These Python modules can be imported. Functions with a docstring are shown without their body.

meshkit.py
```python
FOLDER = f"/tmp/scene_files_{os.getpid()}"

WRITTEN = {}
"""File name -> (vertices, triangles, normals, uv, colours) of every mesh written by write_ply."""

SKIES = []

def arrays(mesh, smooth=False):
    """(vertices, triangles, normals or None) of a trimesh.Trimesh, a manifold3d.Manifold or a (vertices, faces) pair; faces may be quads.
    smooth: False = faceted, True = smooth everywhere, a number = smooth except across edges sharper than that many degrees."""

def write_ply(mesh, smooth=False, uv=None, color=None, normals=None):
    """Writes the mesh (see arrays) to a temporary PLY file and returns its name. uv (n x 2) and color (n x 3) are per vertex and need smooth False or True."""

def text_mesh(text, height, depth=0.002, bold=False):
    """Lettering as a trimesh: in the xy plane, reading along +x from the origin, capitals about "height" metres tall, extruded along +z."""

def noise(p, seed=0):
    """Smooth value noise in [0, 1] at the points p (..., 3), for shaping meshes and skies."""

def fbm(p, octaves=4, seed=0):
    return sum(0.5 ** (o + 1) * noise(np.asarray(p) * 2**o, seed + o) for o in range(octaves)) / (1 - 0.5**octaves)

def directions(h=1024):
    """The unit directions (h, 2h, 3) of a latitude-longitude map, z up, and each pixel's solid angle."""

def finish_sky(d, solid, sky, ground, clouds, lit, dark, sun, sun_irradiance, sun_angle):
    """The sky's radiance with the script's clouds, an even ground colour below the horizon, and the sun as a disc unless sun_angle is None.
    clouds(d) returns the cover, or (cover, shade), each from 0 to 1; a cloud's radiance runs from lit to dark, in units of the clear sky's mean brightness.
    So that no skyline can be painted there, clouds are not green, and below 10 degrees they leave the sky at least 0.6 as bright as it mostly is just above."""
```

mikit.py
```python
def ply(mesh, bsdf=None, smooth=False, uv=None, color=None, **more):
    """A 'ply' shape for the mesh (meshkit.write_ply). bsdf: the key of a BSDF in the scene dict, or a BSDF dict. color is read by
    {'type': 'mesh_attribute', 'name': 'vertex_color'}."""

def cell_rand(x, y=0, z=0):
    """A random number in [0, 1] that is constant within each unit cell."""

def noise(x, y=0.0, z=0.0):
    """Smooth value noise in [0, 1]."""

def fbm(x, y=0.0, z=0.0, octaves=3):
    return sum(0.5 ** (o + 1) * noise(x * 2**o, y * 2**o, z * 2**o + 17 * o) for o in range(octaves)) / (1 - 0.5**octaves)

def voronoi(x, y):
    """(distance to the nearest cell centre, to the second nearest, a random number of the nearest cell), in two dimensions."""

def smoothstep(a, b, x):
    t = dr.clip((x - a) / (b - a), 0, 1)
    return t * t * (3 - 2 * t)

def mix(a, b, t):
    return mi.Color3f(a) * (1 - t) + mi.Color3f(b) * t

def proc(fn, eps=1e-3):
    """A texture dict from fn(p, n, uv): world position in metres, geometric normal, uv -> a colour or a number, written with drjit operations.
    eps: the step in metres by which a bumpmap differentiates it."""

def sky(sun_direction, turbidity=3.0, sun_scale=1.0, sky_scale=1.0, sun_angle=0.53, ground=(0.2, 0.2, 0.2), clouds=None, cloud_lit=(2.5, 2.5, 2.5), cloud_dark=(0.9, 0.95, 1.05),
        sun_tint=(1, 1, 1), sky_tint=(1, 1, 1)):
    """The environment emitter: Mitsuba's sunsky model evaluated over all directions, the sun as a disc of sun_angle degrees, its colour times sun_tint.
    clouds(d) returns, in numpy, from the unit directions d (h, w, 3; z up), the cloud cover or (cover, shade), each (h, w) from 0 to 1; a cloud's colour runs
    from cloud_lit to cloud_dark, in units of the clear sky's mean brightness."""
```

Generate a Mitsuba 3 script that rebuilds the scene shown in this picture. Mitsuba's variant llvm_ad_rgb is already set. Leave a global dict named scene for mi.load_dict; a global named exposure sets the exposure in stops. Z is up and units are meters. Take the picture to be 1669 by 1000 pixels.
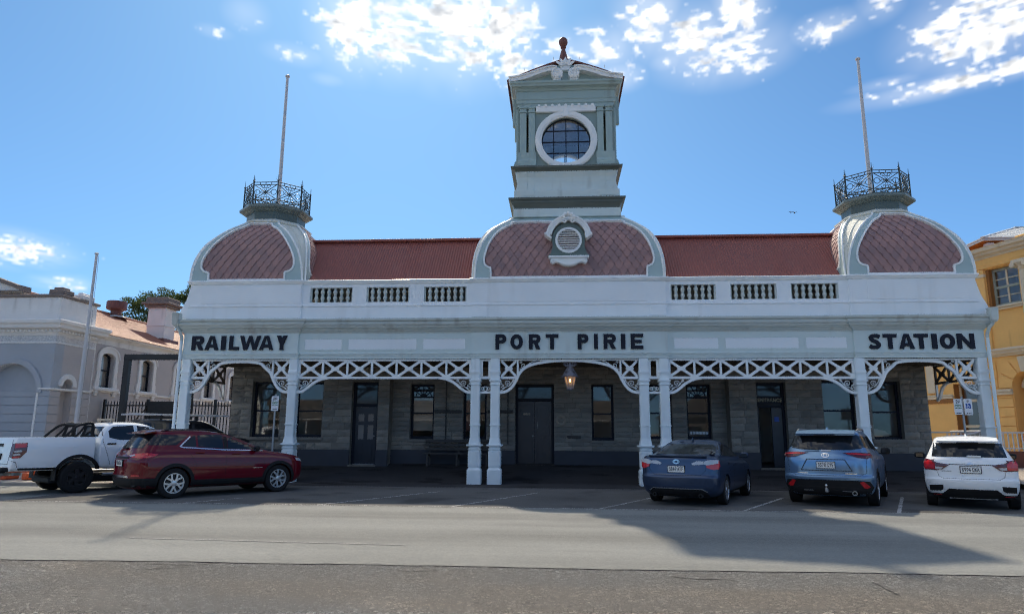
import math, random
import numpy as np, trimesh, drjit as dr, mitsuba as mi
import shapely
from shapely.geometry import Polygon, LineString, Point, box as sbox
from shapely.ops import unary_union
from shapely import affinity
import manifold3d as m3
import mikit, meshkit
from mikit import proc, noise, fbm, voronoi, cell_rand, smoothstep, mix

random.seed(7)
RNG = np.random.default_rng(11)
T = mi.ScalarTransform4f
scene, labels = {'type': 'scene'}, {}

# ------------------------------------------------------------------ camera, sky, exposure
CAM = np.array([-0.3909, -21.3983, 1.6])
FWD = np.array([-0.065649, 0.980663, 0.184364])
UPV = np.array([0.007138, -0.184296, 0.982845])
scene['camera'] = {'type': 'perspective', 'fov': 74.66, 'fov_axis': 'x', 'near_clip': 0.1, 'far_clip': 4000.0,
                   'to_world': T().look_at(origin=CAM.tolist(), target=(CAM + FWD).tolist(), up=UPV.tolist())}
SUN = np.array([-0.178, 0.655, 0.735])
exposure = 2.02

# clouds: (azimuth from +y towards +x, elevation, half width, half height, strength), degrees
PUFFS = [(-18.5, 32.6, 2.6, 2.6, .55), (-14.5, 33.5, 3.6, 3.0, .56), (-9, 33.2, 4.0, 3.2, .56), (-17, 30.6, 1.6, 1.2, .4), (-4.5, 33.3, 3.2, 2.6, .56),
         (-8, 31.0, 3.4, 1.4, .48), (-3, 30.8, 2.4, 1.8, .5), (0.4, 31.6, 2.0, 1.2, .44), (4.3, 31.4, 2.8, 1.5, .47), (5.6, 29.3, 1.9, .9, .44), (8.6, 33.4, 2.4, 2.2, .52),
         (12.5, 31.4, 3.0, 1.8, .50), (16.6, 32.8, 1.8, 2.2, .53), (15, 30.0, 3.8, 1.6, .53), (10.5, 30.0, 1.4, .7, .4), (23.5, 30.2, 2.4, .8, .42), (27.4, 30.7, 1.4, .8, .4),
         (34, 27.6, 3.8, 2.2, .56), (38, 29.5, 5, 3, .62), (33.0, 24.5, 5.5, .55, .58), (27.5, 25.5, 2.2, .35, .3), (-27.6, 31.7, 1.5, 1.0, .26), (-23.3, 29.6, 2.0, .6, .34),
         (-20.5, 28.2, 1.2, .4, .27), (-30, 30.0, 1.2, .4, .24), (-41.5, 12.3, 2.6, .9, .5), (-38.3, 10.3, 1.4, .45, .4), (-37.4, 10.3, .8, .5, .36)]


def clouds(d):
    az = np.degrees(np.arctan2(d[..., 0], d[..., 1]))
    el = np.degrees(np.arcsin(np.clip(d[..., 2], -1, 1)))
    q = d / np.maximum(d[..., 2:3], 0.08)
    q = np.stack([q[..., 0], q[..., 1], np.zeros_like(az)], -1)
    w = meshkit.fbm(q * 5.0 + 3.1, 3, 3)
    q2 = q + 0.12 * (w[..., None] - .5) * np.array([1, 1, 0])
    n = .45 * meshkit.fbm(q2 * 15.0 + 7.7, 5, 5) + .55 * meshkit.fbm(q2 * 42.0, 4, 9)
    m = np.zeros_like(az)
    for a, e, sa, se, k in PUFFS:
        r2 = ((az - a) / sa) ** 2 + ((el - e) / se) ** 2
        m = np.maximum(m, k * np.exp(-0.5 * r2))
    # outside the picture the same broken cloud goes on
    far = np.clip((np.maximum(np.abs(az + 4) - 46, el - 37)) / 8, 0, 1)
    m = np.maximum(m, far * np.clip(1.5 * meshkit.fbm(q * 1.1 + 40, 3, 21) - .48, 0, .5) * np.clip((el - 6) / 10, 0, 1))
    c = n + m - .845
    cover = np.clip((c + .07) / .27, 0, 1)
    cover = cover * cover * (3 - 2 * cover)
    thin = .42 * np.clip((m - .08) / .4, 0, 1) * meshkit.fbm(q * np.array([9, 3, 1.]) + 2, 4, 31)
    cover = np.maximum(cover * .97, thin)
    shade = np.clip(.10 + 2.6 * (meshkit.fbm(q2 * 26 + 5, 4, 41) - .46), 0, 1) * np.clip((c + .02) * 5, 0, 1)
    return np.where(el > 1.5, cover, 0), np.clip(shade, 0, 1)


scene['sky'] = mikit.sky(SUN, turbidity=3.1, clouds=clouds, sun_scale=1.0, sky_scale=.85, sky_tint=(.65, 1.0, 1.27), sun_tint=(.97, 1.01, 1.06), cloud_lit=(4.4, 4.35, 4.2), cloud_dark=(1.75, 1.85, 2.0), ground=(.14, .14, .13), sun_angle=1.1)

# ------------------------------------------------------------------ names


def numbered(base):
    if base not in USED:
        USED[base] = 0
        return base
    USED[base] += 1
    return f'{base}_{USED[base]:03d}'


USED = {}


def tag(key, label=None, cat=None, group=None, kind=None):
    d = labels.setdefault(key, {})
    for k, v in (('label', label), ('category', cat), ('group', group), ('kind', kind)):
        if v:
            d[k] = v
    return key


def thing(base, label, cat, group=None):
    return tag(numbered(base), label, cat, group)


def ply(mesh, mat, smooth=False, **more):
    return mikit.ply(mesh, 'look_' + mat, smooth, **more)


def put(name, mesh, mat, parent=None, smooth=False, M=None, **more):
    """one entry; mesh may be a list of meshes; M is a 4x4"""
    if isinstance(mesh, (list, tuple)) and len(mesh) and hasattr(mesh[0], 'faces'):
        mesh = cat(mesh)
    key = numbered(f'{parent}__{name}' if parent else name)
    if M is not None:
        more['to_world'] = T(np.asarray(M, float).tolist())
    scene[key] = ply(mesh, mat, smooth, **more)
    return key


def reuse(name, src, parent, M):
    key = numbered(f'{parent}__{name}' if parent else name)
    scene[key] = {**src, 'to_world': T(np.asarray(M, float).tolist())}
    return key


# ------------------------------------------------------------------ geometry
def cat(ms):
    vs, fs, n = [], [], 0
    for m in ms:
        vs.append(np.asarray(m.vertices)); fs.append(np.asarray(m.faces) + n); n += len(vs[-1])
    return trimesh.Trimesh(np.vstack(vs), np.vstack(fs), process=False)


def tri(v, f):
    f = np.asarray(f, int)
    if f.shape[1] == 4:
        f = np.vstack([f[:, [0, 1, 2]], f[:, [0, 2, 3]]])
    return trimesh.Trimesh(np.asarray(v, float), f, process=False)


def _bev(h, b):
    v = []
    for sx in (-1, 1):
        for sy in (-1, 1):
            for sz in (-1, 1):
                for k in range(3):
                    p = np.array([sx * h[0], sy * h[1], sz * h[2]], float)
                    for j in range(3):
                        if j != k:
                            p[j] -= np.sign(p[j]) * b
                    v.append(p)
    return np.array(v)


_h = trimesh.convex.convex_hull(_bev((1, 1, 1), .2))
_ref = _bev((1, 1, 1), .2)
_map = [int(np.argmin(((_ref - p) ** 2).sum(1))) for p in _h.vertices]
BEVF = np.array([[_map[i] for i in f] for f in _h.faces])
BOXF = np.array([[0, 1, 3], [0, 3, 2], [4, 6, 7], [4, 7, 5], [0, 4, 5], [0, 5, 1], [2, 3, 7], [2, 7, 6], [0, 2, 6], [0, 6, 4], [1, 5, 7], [1, 7, 3]])


def box(x0, x1, y0, y1, z0, z1, bev=0.006):
    c = np.array([(x0 + x1) / 2, (y0 + y1) / 2, (z0 + z1) / 2])
    h = np.array([abs(x1 - x0) / 2, abs(y1 - y0) / 2, abs(z1 - z0) / 2])
    b = min(bev, h.min() * .45)
    if b <= 0:
        v = np.array([[x, y, z] for x in (-1, 1) for y in (-1, 1) for z in (-1, 1)], float) * h + c
        return trimesh.Trimesh(v, BOXF, process=False)
    return trimesh.Trimesh(_bev(h, b) + c, BEVF, process=False)


def xf(m, M):
    v = np.asarray(m.vertices) @ np.asarray(M)[:3, :3].T + np.asarray(M)[:3, 3]
    f = np.asarray(m.faces)
    if np.linalg.det(np.asarray(M)[:3, :3]) < 0:
        f = f[:, ::-1]
    return trimesh.Trimesh(v, f, process=False)


def mv(x=0, y=0, z=0):
    M = np.eye(4); M[:3, 3] = (x, y, z); return M


def rz(deg):
    a = math.radians(deg); M = np.eye(4); M[0, 0] = M[1, 1] = math.cos(a); M[0, 1] = -math.sin(a); M[1, 0] = math.sin(a); return M


def rx(deg):
    a = math.radians(deg); M = np.eye(4); M[1, 1] = M[2, 2] = math.cos(a); M[1, 2] = -math.sin(a); M[2, 1] = math.sin(a); return M


def ry(deg):
    a = math.radians(deg); M = np.eye(4); M[0, 0] = M[2, 2] = math.cos(a); M[0, 2] = math.sin(a); M[2, 0] = -math.sin(a); return M


def sc(x, y, z):
    return np.diag([x, y, z, 1.0])


MIRX = sc(-1, 1, 1)


def polys(g):
    if g.is_empty:
        return []
    return [p for p in (g.geoms if hasattr(g, 'geoms') else [g]) if p.geom_type == 'Polygon' and p.area > 1e-7]


def plate(g, y0, y1):
    """a polygon in (x, z) made solid from y0 to y1"""
    ms = [trimesh.creation.extrude_polygon(p, y1 - y0, engine='earcut') for p in polys(g)]
    m = cat(ms)
    v = np.asarray(m.vertices)
    return trimesh.Trimesh(np.stack([v[:, 0], y1 - v[:, 2], v[:, 1]], 1), m.faces, process=False)


def plate_x(g, x0, x1):
    """a polygon in (y, z) made solid from x0 to x1"""
    m = cat([trimesh.creation.extrude_polygon(p, x1 - x0, engine='earcut') for p in polys(g)])
    v = np.asarray(m.vertices)
    return trimesh.Trimesh(np.stack([x0 + v[:, 2], v[:, 0], v[:, 1]], 1), m.faces, process=False)


def plate_z(g, z0, z1):
    m = cat([trimesh.creation.extrude_polygon(p, z1 - z0, engine='earcut') for p in polys(g)])
    v = np.asarray(m.vertices)
    return trimesh.Trimesh(v + [0, 0, z0], m.faces, process=False)


def room_box(x0, x1, y0, y1, z0, z1, t=.02):
    """the inside of a room behind an opening in a wall: back, two sides, floor, ceiling"""
    return cat([box(x0, x1, y1, y1 + t, z0, z1, 0), box(x0 - t, x0, y0, y1, z0, z1, 0), box(x1, x1 + t, y0, y1, z0, z1, 0), box(x0, x1, y0, y1, z0 - t, z0, 0), box(x0, x1, y0, y1, z1, z1 + t, 0)])


def lathe(prof, n=16, cap=True):
    """prof: (r, z) from bottom to top"""
    prof = np.asarray(prof, float)
    a = np.arange(n) / n * 2 * np.pi
    v = np.stack([np.outer(prof[:, 0], np.cos(a)), np.outer(prof[:, 0], np.sin(a)), np.repeat(prof[:, 1:], n, 1)], -1).reshape(-1, 3)
    i, j = np.meshgrid(np.arange(len(prof) - 1), np.arange(n), indexing='ij')
    q = np.stack([i * n + j, i * n + (j + 1) % n, (i + 1) * n + (j + 1) % n, (i + 1) * n + j], -1).reshape(-1, 4)
    f = np.vstack([q[:, [0, 1, 2]], q[:, [0, 2, 3]]])
    if cap:
        k = len(v)
        v = np.vstack([v, [[0, 0, prof[0, 1]], [0, 0, prof[-1, 1]]]])
        jj = np.arange(n)
        f = np.vstack([f, np.stack([np.full(n, k), (jj + 1) % n, jj], 1), np.stack([np.full(n, k + 1), (len(prof) - 1) * n + jj, (len(prof) - 1) * n + (jj + 1) % n], 1)])
    return trimesh.Trimesh(v, f, process=False)


def stack(rings, cap=True):
    """rings (k, n, 3) stitched; n points each, anticlockwise seen from the end"""
    rings = np.asarray(rings, float)
    k, n = rings.shape[:2]
    v = rings.reshape(-1, 3)
    i, j = np.meshgrid(np.arange(k - 1), np.arange(n), indexing='ij')
    q = np.stack([i * n + j, i * n + (j + 1) % n, (i + 1) * n + (j + 1) % n, (i + 1) * n + j], -1).reshape(-1, 4)
    f = [q[:, [0, 1, 2]], q[:, [0, 2, 3]]]
    if cap:
        for r, o in ((0, -1), (k - 1, 1)):
            jj = np.arange(1, n - 1)
            t = np.stack([np.full(n - 2, 0), jj, jj + 1], 1)
            f.append((t if o > 0 else t[:, ::-1]) + r * n)
    return trimesh.Trimesh(v, np.vstack(f), process=False)


def tube(pts, r, n=6, closed=False):
    pts = np.asarray(pts, float)
    r = np.broadcast_to(np.asarray(r, float), len(pts))
    d = np.gradient(pts, axis=0) if not closed else np.roll(pts, -1, 0) - np.roll(pts, 1, 0)
    d /= np.linalg.norm(d, axis=1, keepdims=True) + 1e-12
    up = np.array([0, 0, 1.]) if abs(d[:, 2]).mean() < .9 else np.array([0, 1., 0])
    a = np.arange(n) / n * 2 * np.pi
    rings = []
    for p, t, rr in zip(pts, d, r):
        s = np.cross(t, up); s /= np.linalg.norm(s) + 1e-12
        u = np.cross(s, t)
        rings.append(p + rr * (np.outer(np.cos(a), u) + np.outer(np.sin(a), -s)) * 1.0)
    rings = np.array(rings)
    if closed:
        rings = np.concatenate([rings, rings[:1]])
    m = stack(rings, cap=not closed)
    return trimesh.Trimesh(m.vertices, m.faces[:, ::-1], process=False)


def bar(p, q, w, t):
    """a square bar between two points"""
    p, q = np.asarray(p, float), np.asarray(q, float)
    d = q - p; L = np.linalg.norm(d); d /= L
    up = np.array([0, 0, 1.]) if abs(d[2]) < .95 else np.array([0, 1., 0])
    s = np.cross(d, up); s /= np.linalg.norm(s); u = np.cross(s, d)
    m = box(-L / 2, L / 2, -w / 2, w / 2, -t / 2, t / 2, min(w, t) * .12)
    M = np.eye(4); M[:3, 0] = d; M[:3, 1] = -s; M[:3, 2] = u; M[:3, 3] = (p + q) / 2
    return xf(m, M)


def mould(path, prof, closed=False):
    """a moulding run along a plan path (x, y); prof is a closed ring of (out, z); outwards is to the right of travel"""
    P = np.asarray(path, float)
    n = len(P)
    nr = []
    for i in range(n):
        a = P[i] - P[i - 1] if (closed or i > 0) else P[1] - P[0]
        b = P[(i + 1) % n] - P[i] if (closed or i < n - 1) else P[-1] - P[-2]
        a, b = a / np.linalg.norm(a), b / np.linalg.norm(b)
        na, nb = np.array([a[1], -a[0]]), np.array([b[1], -b[0]])
        m = na + nb
        nr.append(m / (1 + na @ nb + 1e-9))
    prof = np.asarray(prof, float)
    rings = [np.stack([p[0] + v[0] * prof[:, 0], p[1] + v[1] * prof[:, 0], prof[:, 1]], 1) for p, v in zip(P, nr)]
    if closed:
        rings.append(rings[0])
    m = stack(rings, cap=not closed)
    m = trimesh.Trimesh(m.vertices, m.faces, process=False)
    if m.volume < 0:
        m.invert()
    return m


def strips(g, h):
    """the polygon cut into horizontal strips, as (vertices, triangles) in 2D"""
    vs, fs, n = [], [], 0
    for p in polys(g):
        x0, z0, x1, z1 = p.bounds
        k = max(1, int(math.ceil((z1 - z0) / h)))
        for i in range(k):
            a, b = z0 + (z1 - z0) * i / k, z0 + (z1 - z0) * (i + 1) / k
            for s in polys(p.intersection(sbox(x0 - 1, a, x1 + 1, b))):
                v, f = trimesh.creation.triangulate_polygon(s, engine='earcut')
                vs.append(v); fs.append(np.asarray(f) + n); n += len(v)
    return np.vstack(vs), np.vstack(fs)


def grid2(g, h):
    """like strips, cut into a grid of cells"""
    vs, fs, n = [], [], 0
    for p in polys(g):
        x0, z0, x1, z1 = p.bounds
        kx, kz = max(1, int(math.ceil((x1 - x0) / h))), max(1, int(math.ceil((z1 - z0) / h)))
        pp = shapely.prepared.prep(p)
        for i in range(kx):
            for j in range(kz):
                c = sbox(x0 + (x1 - x0) * i / kx, z0 + (z1 - z0) * j / kz, x0 + (x1 - x0) * (i + 1) / kx, z0 + (z1 - z0) * (j + 1) / kz)
                if not pp.intersects(c):
                    continue
                for s in polys(c if pp.contains(c) else p.intersection(c)):
                    v, f = trimesh.creation.triangulate_polygon(s, engine='earcut')
                    vs.append(v); fs.append(np.asarray(f) + n); n += len(v)
    return np.vstack(vs), np.vstack(fs)


def shell(g, fn, t0, t1, h, cutter=strips):
    """a polygon (u, s) laid on a curved surface: fn(uv, t) -> points at height t; solid from t0 to t1"""
    v, f = cutter(g, h)
    top, bot = fn(v, t1), fn(v, t0)
    V, F = [top, bot], [f, f[:, ::-1] + len(v)]
    n = 2 * len(v)
    for p in polys(g):
        for ring in [p.exterior, *p.interiors]:
            c = np.array(shapely.segmentize(LineString(ring.coords), h).coords)[:-1]
            m = len(c)
            V += [fn(c, t1), fn(c, t0)]
            j = np.arange(m); k = (j + 1) % m
            F.append(np.vstack([np.stack([j, j + m, k], 1), np.stack([k, j + m, k + m], 1)]) + n)
            n += 2 * m
    m = trimesh.Trimesh(np.vstack(V), np.vstack(F), process=False)
    # the outer face must look along +t
    a = fn(v[:1], 1.0) - fn(v[:1], 0.0)
    fn0 = np.cross(top[f[0, 1]] - top[f[0, 0]], top[f[0, 2]] - top[f[0, 0]])
    if fn0 @ a[0] < 0:
        m.invert()
    return m


def arc(cx, cz, r, a0, a1, n=16, rz_=None):
    a = np.radians(np.linspace(a0, a1, n))
    return np.stack([cx + r * np.cos(a), cz + (rz_ or r) * np.sin(a)], 1)


def curve(pts, n=8):
    """Catmull-Rom through the points"""
    P = np.asarray(pts, float)
    P = np.vstack([2 * P[0] - P[1], P, 2 * P[-1] - P[-2]])
    out = []
    for i in range(1, len(P) - 2):
        t = np.linspace(0, 1, n, endpoint=False)[:, None]
        a, b, c, d = P[i - 1], P[i], P[i + 1], P[i + 2]
        out.append(.5 * (2 * b + (c - a) * t + (2 * a - 5 * b + 4 * c - d) * t ** 2 + (3 * b - a - 3 * c + d) * t ** 3))
    out.append(P[-2][None])
    return np.vstack(out)


def ribbon(pts, w, cap=2):
    return LineString(np.asarray(pts)).buffer(w / 2, cap_style=cap, join_style=1, quad_segs=4)


def spiral(cx, cz, r0, turns, a0, sgn=1, n=28, r1=0.02):
    t = np.linspace(0, 1, n)
    r = r0 + (r1 - r0) * t
    a = math.radians(a0) + sgn * t * turns * 2 * np.pi
    return np.stack([cx + r * np.cos(a), cz + r * np.sin(a)], 1)


def letter(ch, x0, x1, z0, z1, y0, y1, bold=True):
    m = meshkit.text_mesh(ch, 1.0, 0.1, bold)
    v = np.asarray(m.vertices)
    lo, hi = v.min(0), v.max(0)
    u = (v - lo) / (hi - lo)
    out = np.stack([x0 + (x1 - x0) * u[:, 0], y1 + (y0 - y1) * u[:, 2], z0 + (z1 - z0) * u[:, 1]], 1)
    return trimesh.Trimesh(out, m.faces, process=False)


def line_text(s, x, z, h, y, depth=.004, bold=True, centre=True):
    """lettering in the xz plane, facing -y"""
    m = meshkit.text_mesh(s, h, depth, bold)
    v = np.asarray(m.vertices)
    dx = -(v[:, 0].min() + v[:, 0].max()) / 2 if centre else -v[:, 0].min()
    return trimesh.Trimesh(np.stack([x + v[:, 0] + dx, y - v[:, 2], z + v[:, 1]], 1), m.faces, process=False)
# ------------------------------------------------------------------ materials


def rgb(*c):
    return {'type': 'rgb', 'value': list(c[0]) if len(c) == 1 else list(c)}


def mat(name, col, rough=.5, spec=.5, metallic=0.0, clear=0.0, bump=None, two=True, **more):
    b = {'type': 'principled', 'base_color': col if isinstance(col, dict) else rgb(col), 'roughness': rough, 'specular': spec, 'metallic': metallic}
    if clear:
        b['clearcoat'] = clear; b['clearcoat_gloss'] = .95
    b.update(more)
    if bump:
        b = {'type': 'bumpmap', 'arbitrary': proc(bump[0], bump[2] if len(bump) > 2 else 2e-3), 'scale': bump[1], 'bsdf': b}
    scene['look_' + name] = {'type': 'twosided', 'bsdf': b} if two else b
    return name


def grainy(c, amt=.12, s=3.0, fine=40.0, streak=None):
    c = tuple(c)

    def fn(p, n, uv):
        a = fbm(p.x * s, p.y * s, p.z * s, 3) - .5
        b = noise(p.x * fine, p.y * fine, p.z * fine) - .5
        k = 1 + amt * (1.3 * a + .5 * b)
        if streak:
            w = smoothstep(.52, .8, fbm(p.x * 5.0, p.y * 5.0, p.z * .35, 3)) * smoothstep(.35, .7, noise(p.x * .7, p.y * .7, p.z * .9 + 9))
            return mix(mi.Color3f(c) * k, mi.Color3f(streak[0]) * k, streak[1] * w)
        return mi.Color3f(c) * k
    return proc(fn)


GRIME = (.33, .30, .25)
mat('paint_pale', grainy((.745, .79, .815), .07, 1.5, 30, (GRIME, .1)), .42, .4)
mat('paint_trim', grainy((.755, .79, .79), .06, 2.0, 35, (GRIME, .24)), .40, .4)
mat('paint_column', grainy((.70, .775, .80), .07, 2.0, 30, (GRIME, .24)), .40, .4)
mat('paint_sage', grainy((.565, .65, .64), .07, 1.6, 30, (GRIME, .30)), .42, .4)
mat('paint_gutter', grainy((.50, .555, .535), .09, 2.6, 30, ((.25, .23, .19), .5)), .45, .4)
mat('paint_band', grainy((.36, .47, .475), .08, 2.0, 30, ((.2, .22, .2), .4)), .42, .4)
mat('paint_tower', grainy((.31, .415, .405), .08, 1.6, 25, ((.14, .16, .14), .45)), .42, .4)
mat('paint_tower_pale', grainy((.54, .635, .63), .08, 1.6, 25, ((.22, .24, .22), .35)), .42, .4)
mat('paint_deep_green', grainy((.085, .12, .115), .1, 2, 30), .4, .4)
mat('paint_cream', grainy((.60, .615, .55), .1, 2.5, 22, ((.33, .31, .24), .5)), .5, .3)
mat('paint_navy', (.010, .014, .026), .5, .2)
mat('paint_door', grainy((.016, .02, .03), .2, 4, 40), .3, .5)
mat('paint_finial', grainy((.15, .062, .05), .14, 6, 40), .5, .4)
mat('iron_green', (.030, .048, .05), .4, .5)
mat('soffit', grainy((.085, .075, .062), .12, 3, 30), .7, .2)
mat('corrugated_red', grainy((.25, .082, .068), .16, .7, 14, ((.30, .14, .11), .4)), .45, .35)
for i, c in enumerate(((.30, .185, .18), (.33, .20, .19), (.265, .172, .172))):
    mat(f'shingle_{i}', grainy(c, .14, 3, 40), .55, .3)
for i, c in enumerate(((.25, .235, .21), (.205, .195, .178), (.28, .262, .23))):
    mat(f'sandstone_{i}', grainy(c, .26, 6, 45), .9, .1)
mat('mortar', grainy((.16, .15, .132), .2, 5, 60), .95, .1)
mat('plinth_paint', grainy((.042, .048, .062), .18, 3, 30), .6, .3)
mat('room_plaster', (.34, .31, .27), .9, .1)
mat('blind', (.34, .30, .25), .8, .1)
scene['look_window_glass'] = {'type': 'thindielectric', 'int_ior': 1.52, 'ext_ior': 1.0}
mat('timber_grey', grainy((.07, .068, .066), .3, 8, 60), .7, .2)
mat('steel_grey', (.32, .33, .34), .35, .5, .7)
mat('pole_white', (.52, .53, .55), .5, .2)
mat('crack_tar', (.02, .02, .02), .7, .2)
mat('edging_stone', grainy((.085, .085, .085), .3, 4, 40), .85, .2)
mat('sign_white', (.72, .74, .76), .4, .4)
mat('sign_blue', (.02, .08, .36), .4, .4)
mat('sign_ink', (.02, .02, .025), .5, .3)
mat('sign_green', (.03, .16, .07), .5, .3)


def asphalt_col(p, n, uv):
    x, y = p.x, p.y
    a = fbm(x * .35, y * .9, 3.0, 3)
    lane = fbm(x * .05, y * 1.9, 11.0, 3)
    g = noise(x * 70, y * 70, .5)
    g2 = noise(x * 26, y * 26, 8.5)
    k = .165 * (1 + .30 * (a - .5) + .42 * (lane - .5) + .36 * (g - .5) + .22 * (g2 - .5))
    tar = smoothstep(.63, .8, fbm(x * .22 + 40, y * 1.1, 2.0, 4))
    c = mi.Color3f(k * .98, k * 1.015, k * .96)
    return mix(c, mi.Color3f(.09, .09, .088), .34 * tar)


def bay_col(p, n, uv):
    x, y = p.x, p.y
    a = fbm(x * .5, y * .7, 23.0, 4)
    oil = smoothstep(.60, .74, fbm(x * .8 + 11, y * .8, 5.0, 4))
    g = noise(x * 70, y * 70, .5)
    k = .080 * (1 + .55 * (a - .5) + .4 * (g - .5))
    return mix(mi.Color3f(k, k, k * .97), mi.Color3f(.03, .03, .03), .5 * oil)


mat('bay_asphalt', proc(bay_col), .88, .2)
mat('asphalt', proc(asphalt_col), .86, .25, bump=(lambda p, n, uv: noise(p.x * 90, p.y * 90, 1.0) + .7 * noise(p.x * 38, p.y * 38, 4.0), .0035, .004))


def seal_col(p, n, uv):
    x, y = p.x, p.y
    d1, d2, r = voronoi(x * 24, y * 24)
    e1, e2, r2 = voronoi(x * 58 + 5, y * 58)
    stone = smoothstep(.03, .22, d2 - d1) * smoothstep(.02, .2, e2 - e1)
    warm = fbm(x * .28, y * .7, 1.0, 3)
    base = mix(mi.Color3f(.172, .173, .164), mi.Color3f(.205, .180, .146), smoothstep(.4, .68, warm))
    k = .72 + 1.6 * r * r * r + .8 * r2 * r2
    worn = smoothstep(.5, .75, fbm(x * .6 + 9, y * .6, 7.0, 3))
    return mix(mi.Color3f(.05, .048, .045), base * k, stone * (.75 + .25 * worn))


def seal_bump(p, n, uv):
    d1, d2, r = voronoi(p.x * 24, p.y * 24)
    e1, e2, r2 = voronoi(p.x * 58 + 5, p.y * 58)
    return smoothstep(.0, .4, d2 - d1) * (.4 + r) + .6 * smoothstep(.0, .4, e2 - e1) * (.4 + r2)


mat('chip_seal', proc(seal_col), .8, .3, bump=(seal_bump, .007, .003))
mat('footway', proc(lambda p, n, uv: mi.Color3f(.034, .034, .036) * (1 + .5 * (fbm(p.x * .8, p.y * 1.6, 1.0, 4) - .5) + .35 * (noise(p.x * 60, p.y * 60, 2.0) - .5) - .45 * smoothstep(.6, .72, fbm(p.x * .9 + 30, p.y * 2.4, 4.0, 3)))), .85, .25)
mat('paving', grainy((.30, .265, .225), .2, 2, 30), .85, .2)
mat('kerb_stone', grainy((.27, .26, .24), .2, 3, 30), .8, .2)
mat('earth', grainy((.20, .165, .12), .25, .5, 6), .95, .1)


def line_col(p, n, uv):
    w = smoothstep(.44, .62, fbm(p.x * 5, p.y * 5, 1.0, 3) * .6 + noise(p.x * 55, p.y * 55, 3.0) * .4)
    return mix(mi.Color3f(.30, .30, .295), mi.Color3f(.125, .125, .12), .9 * w)


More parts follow.
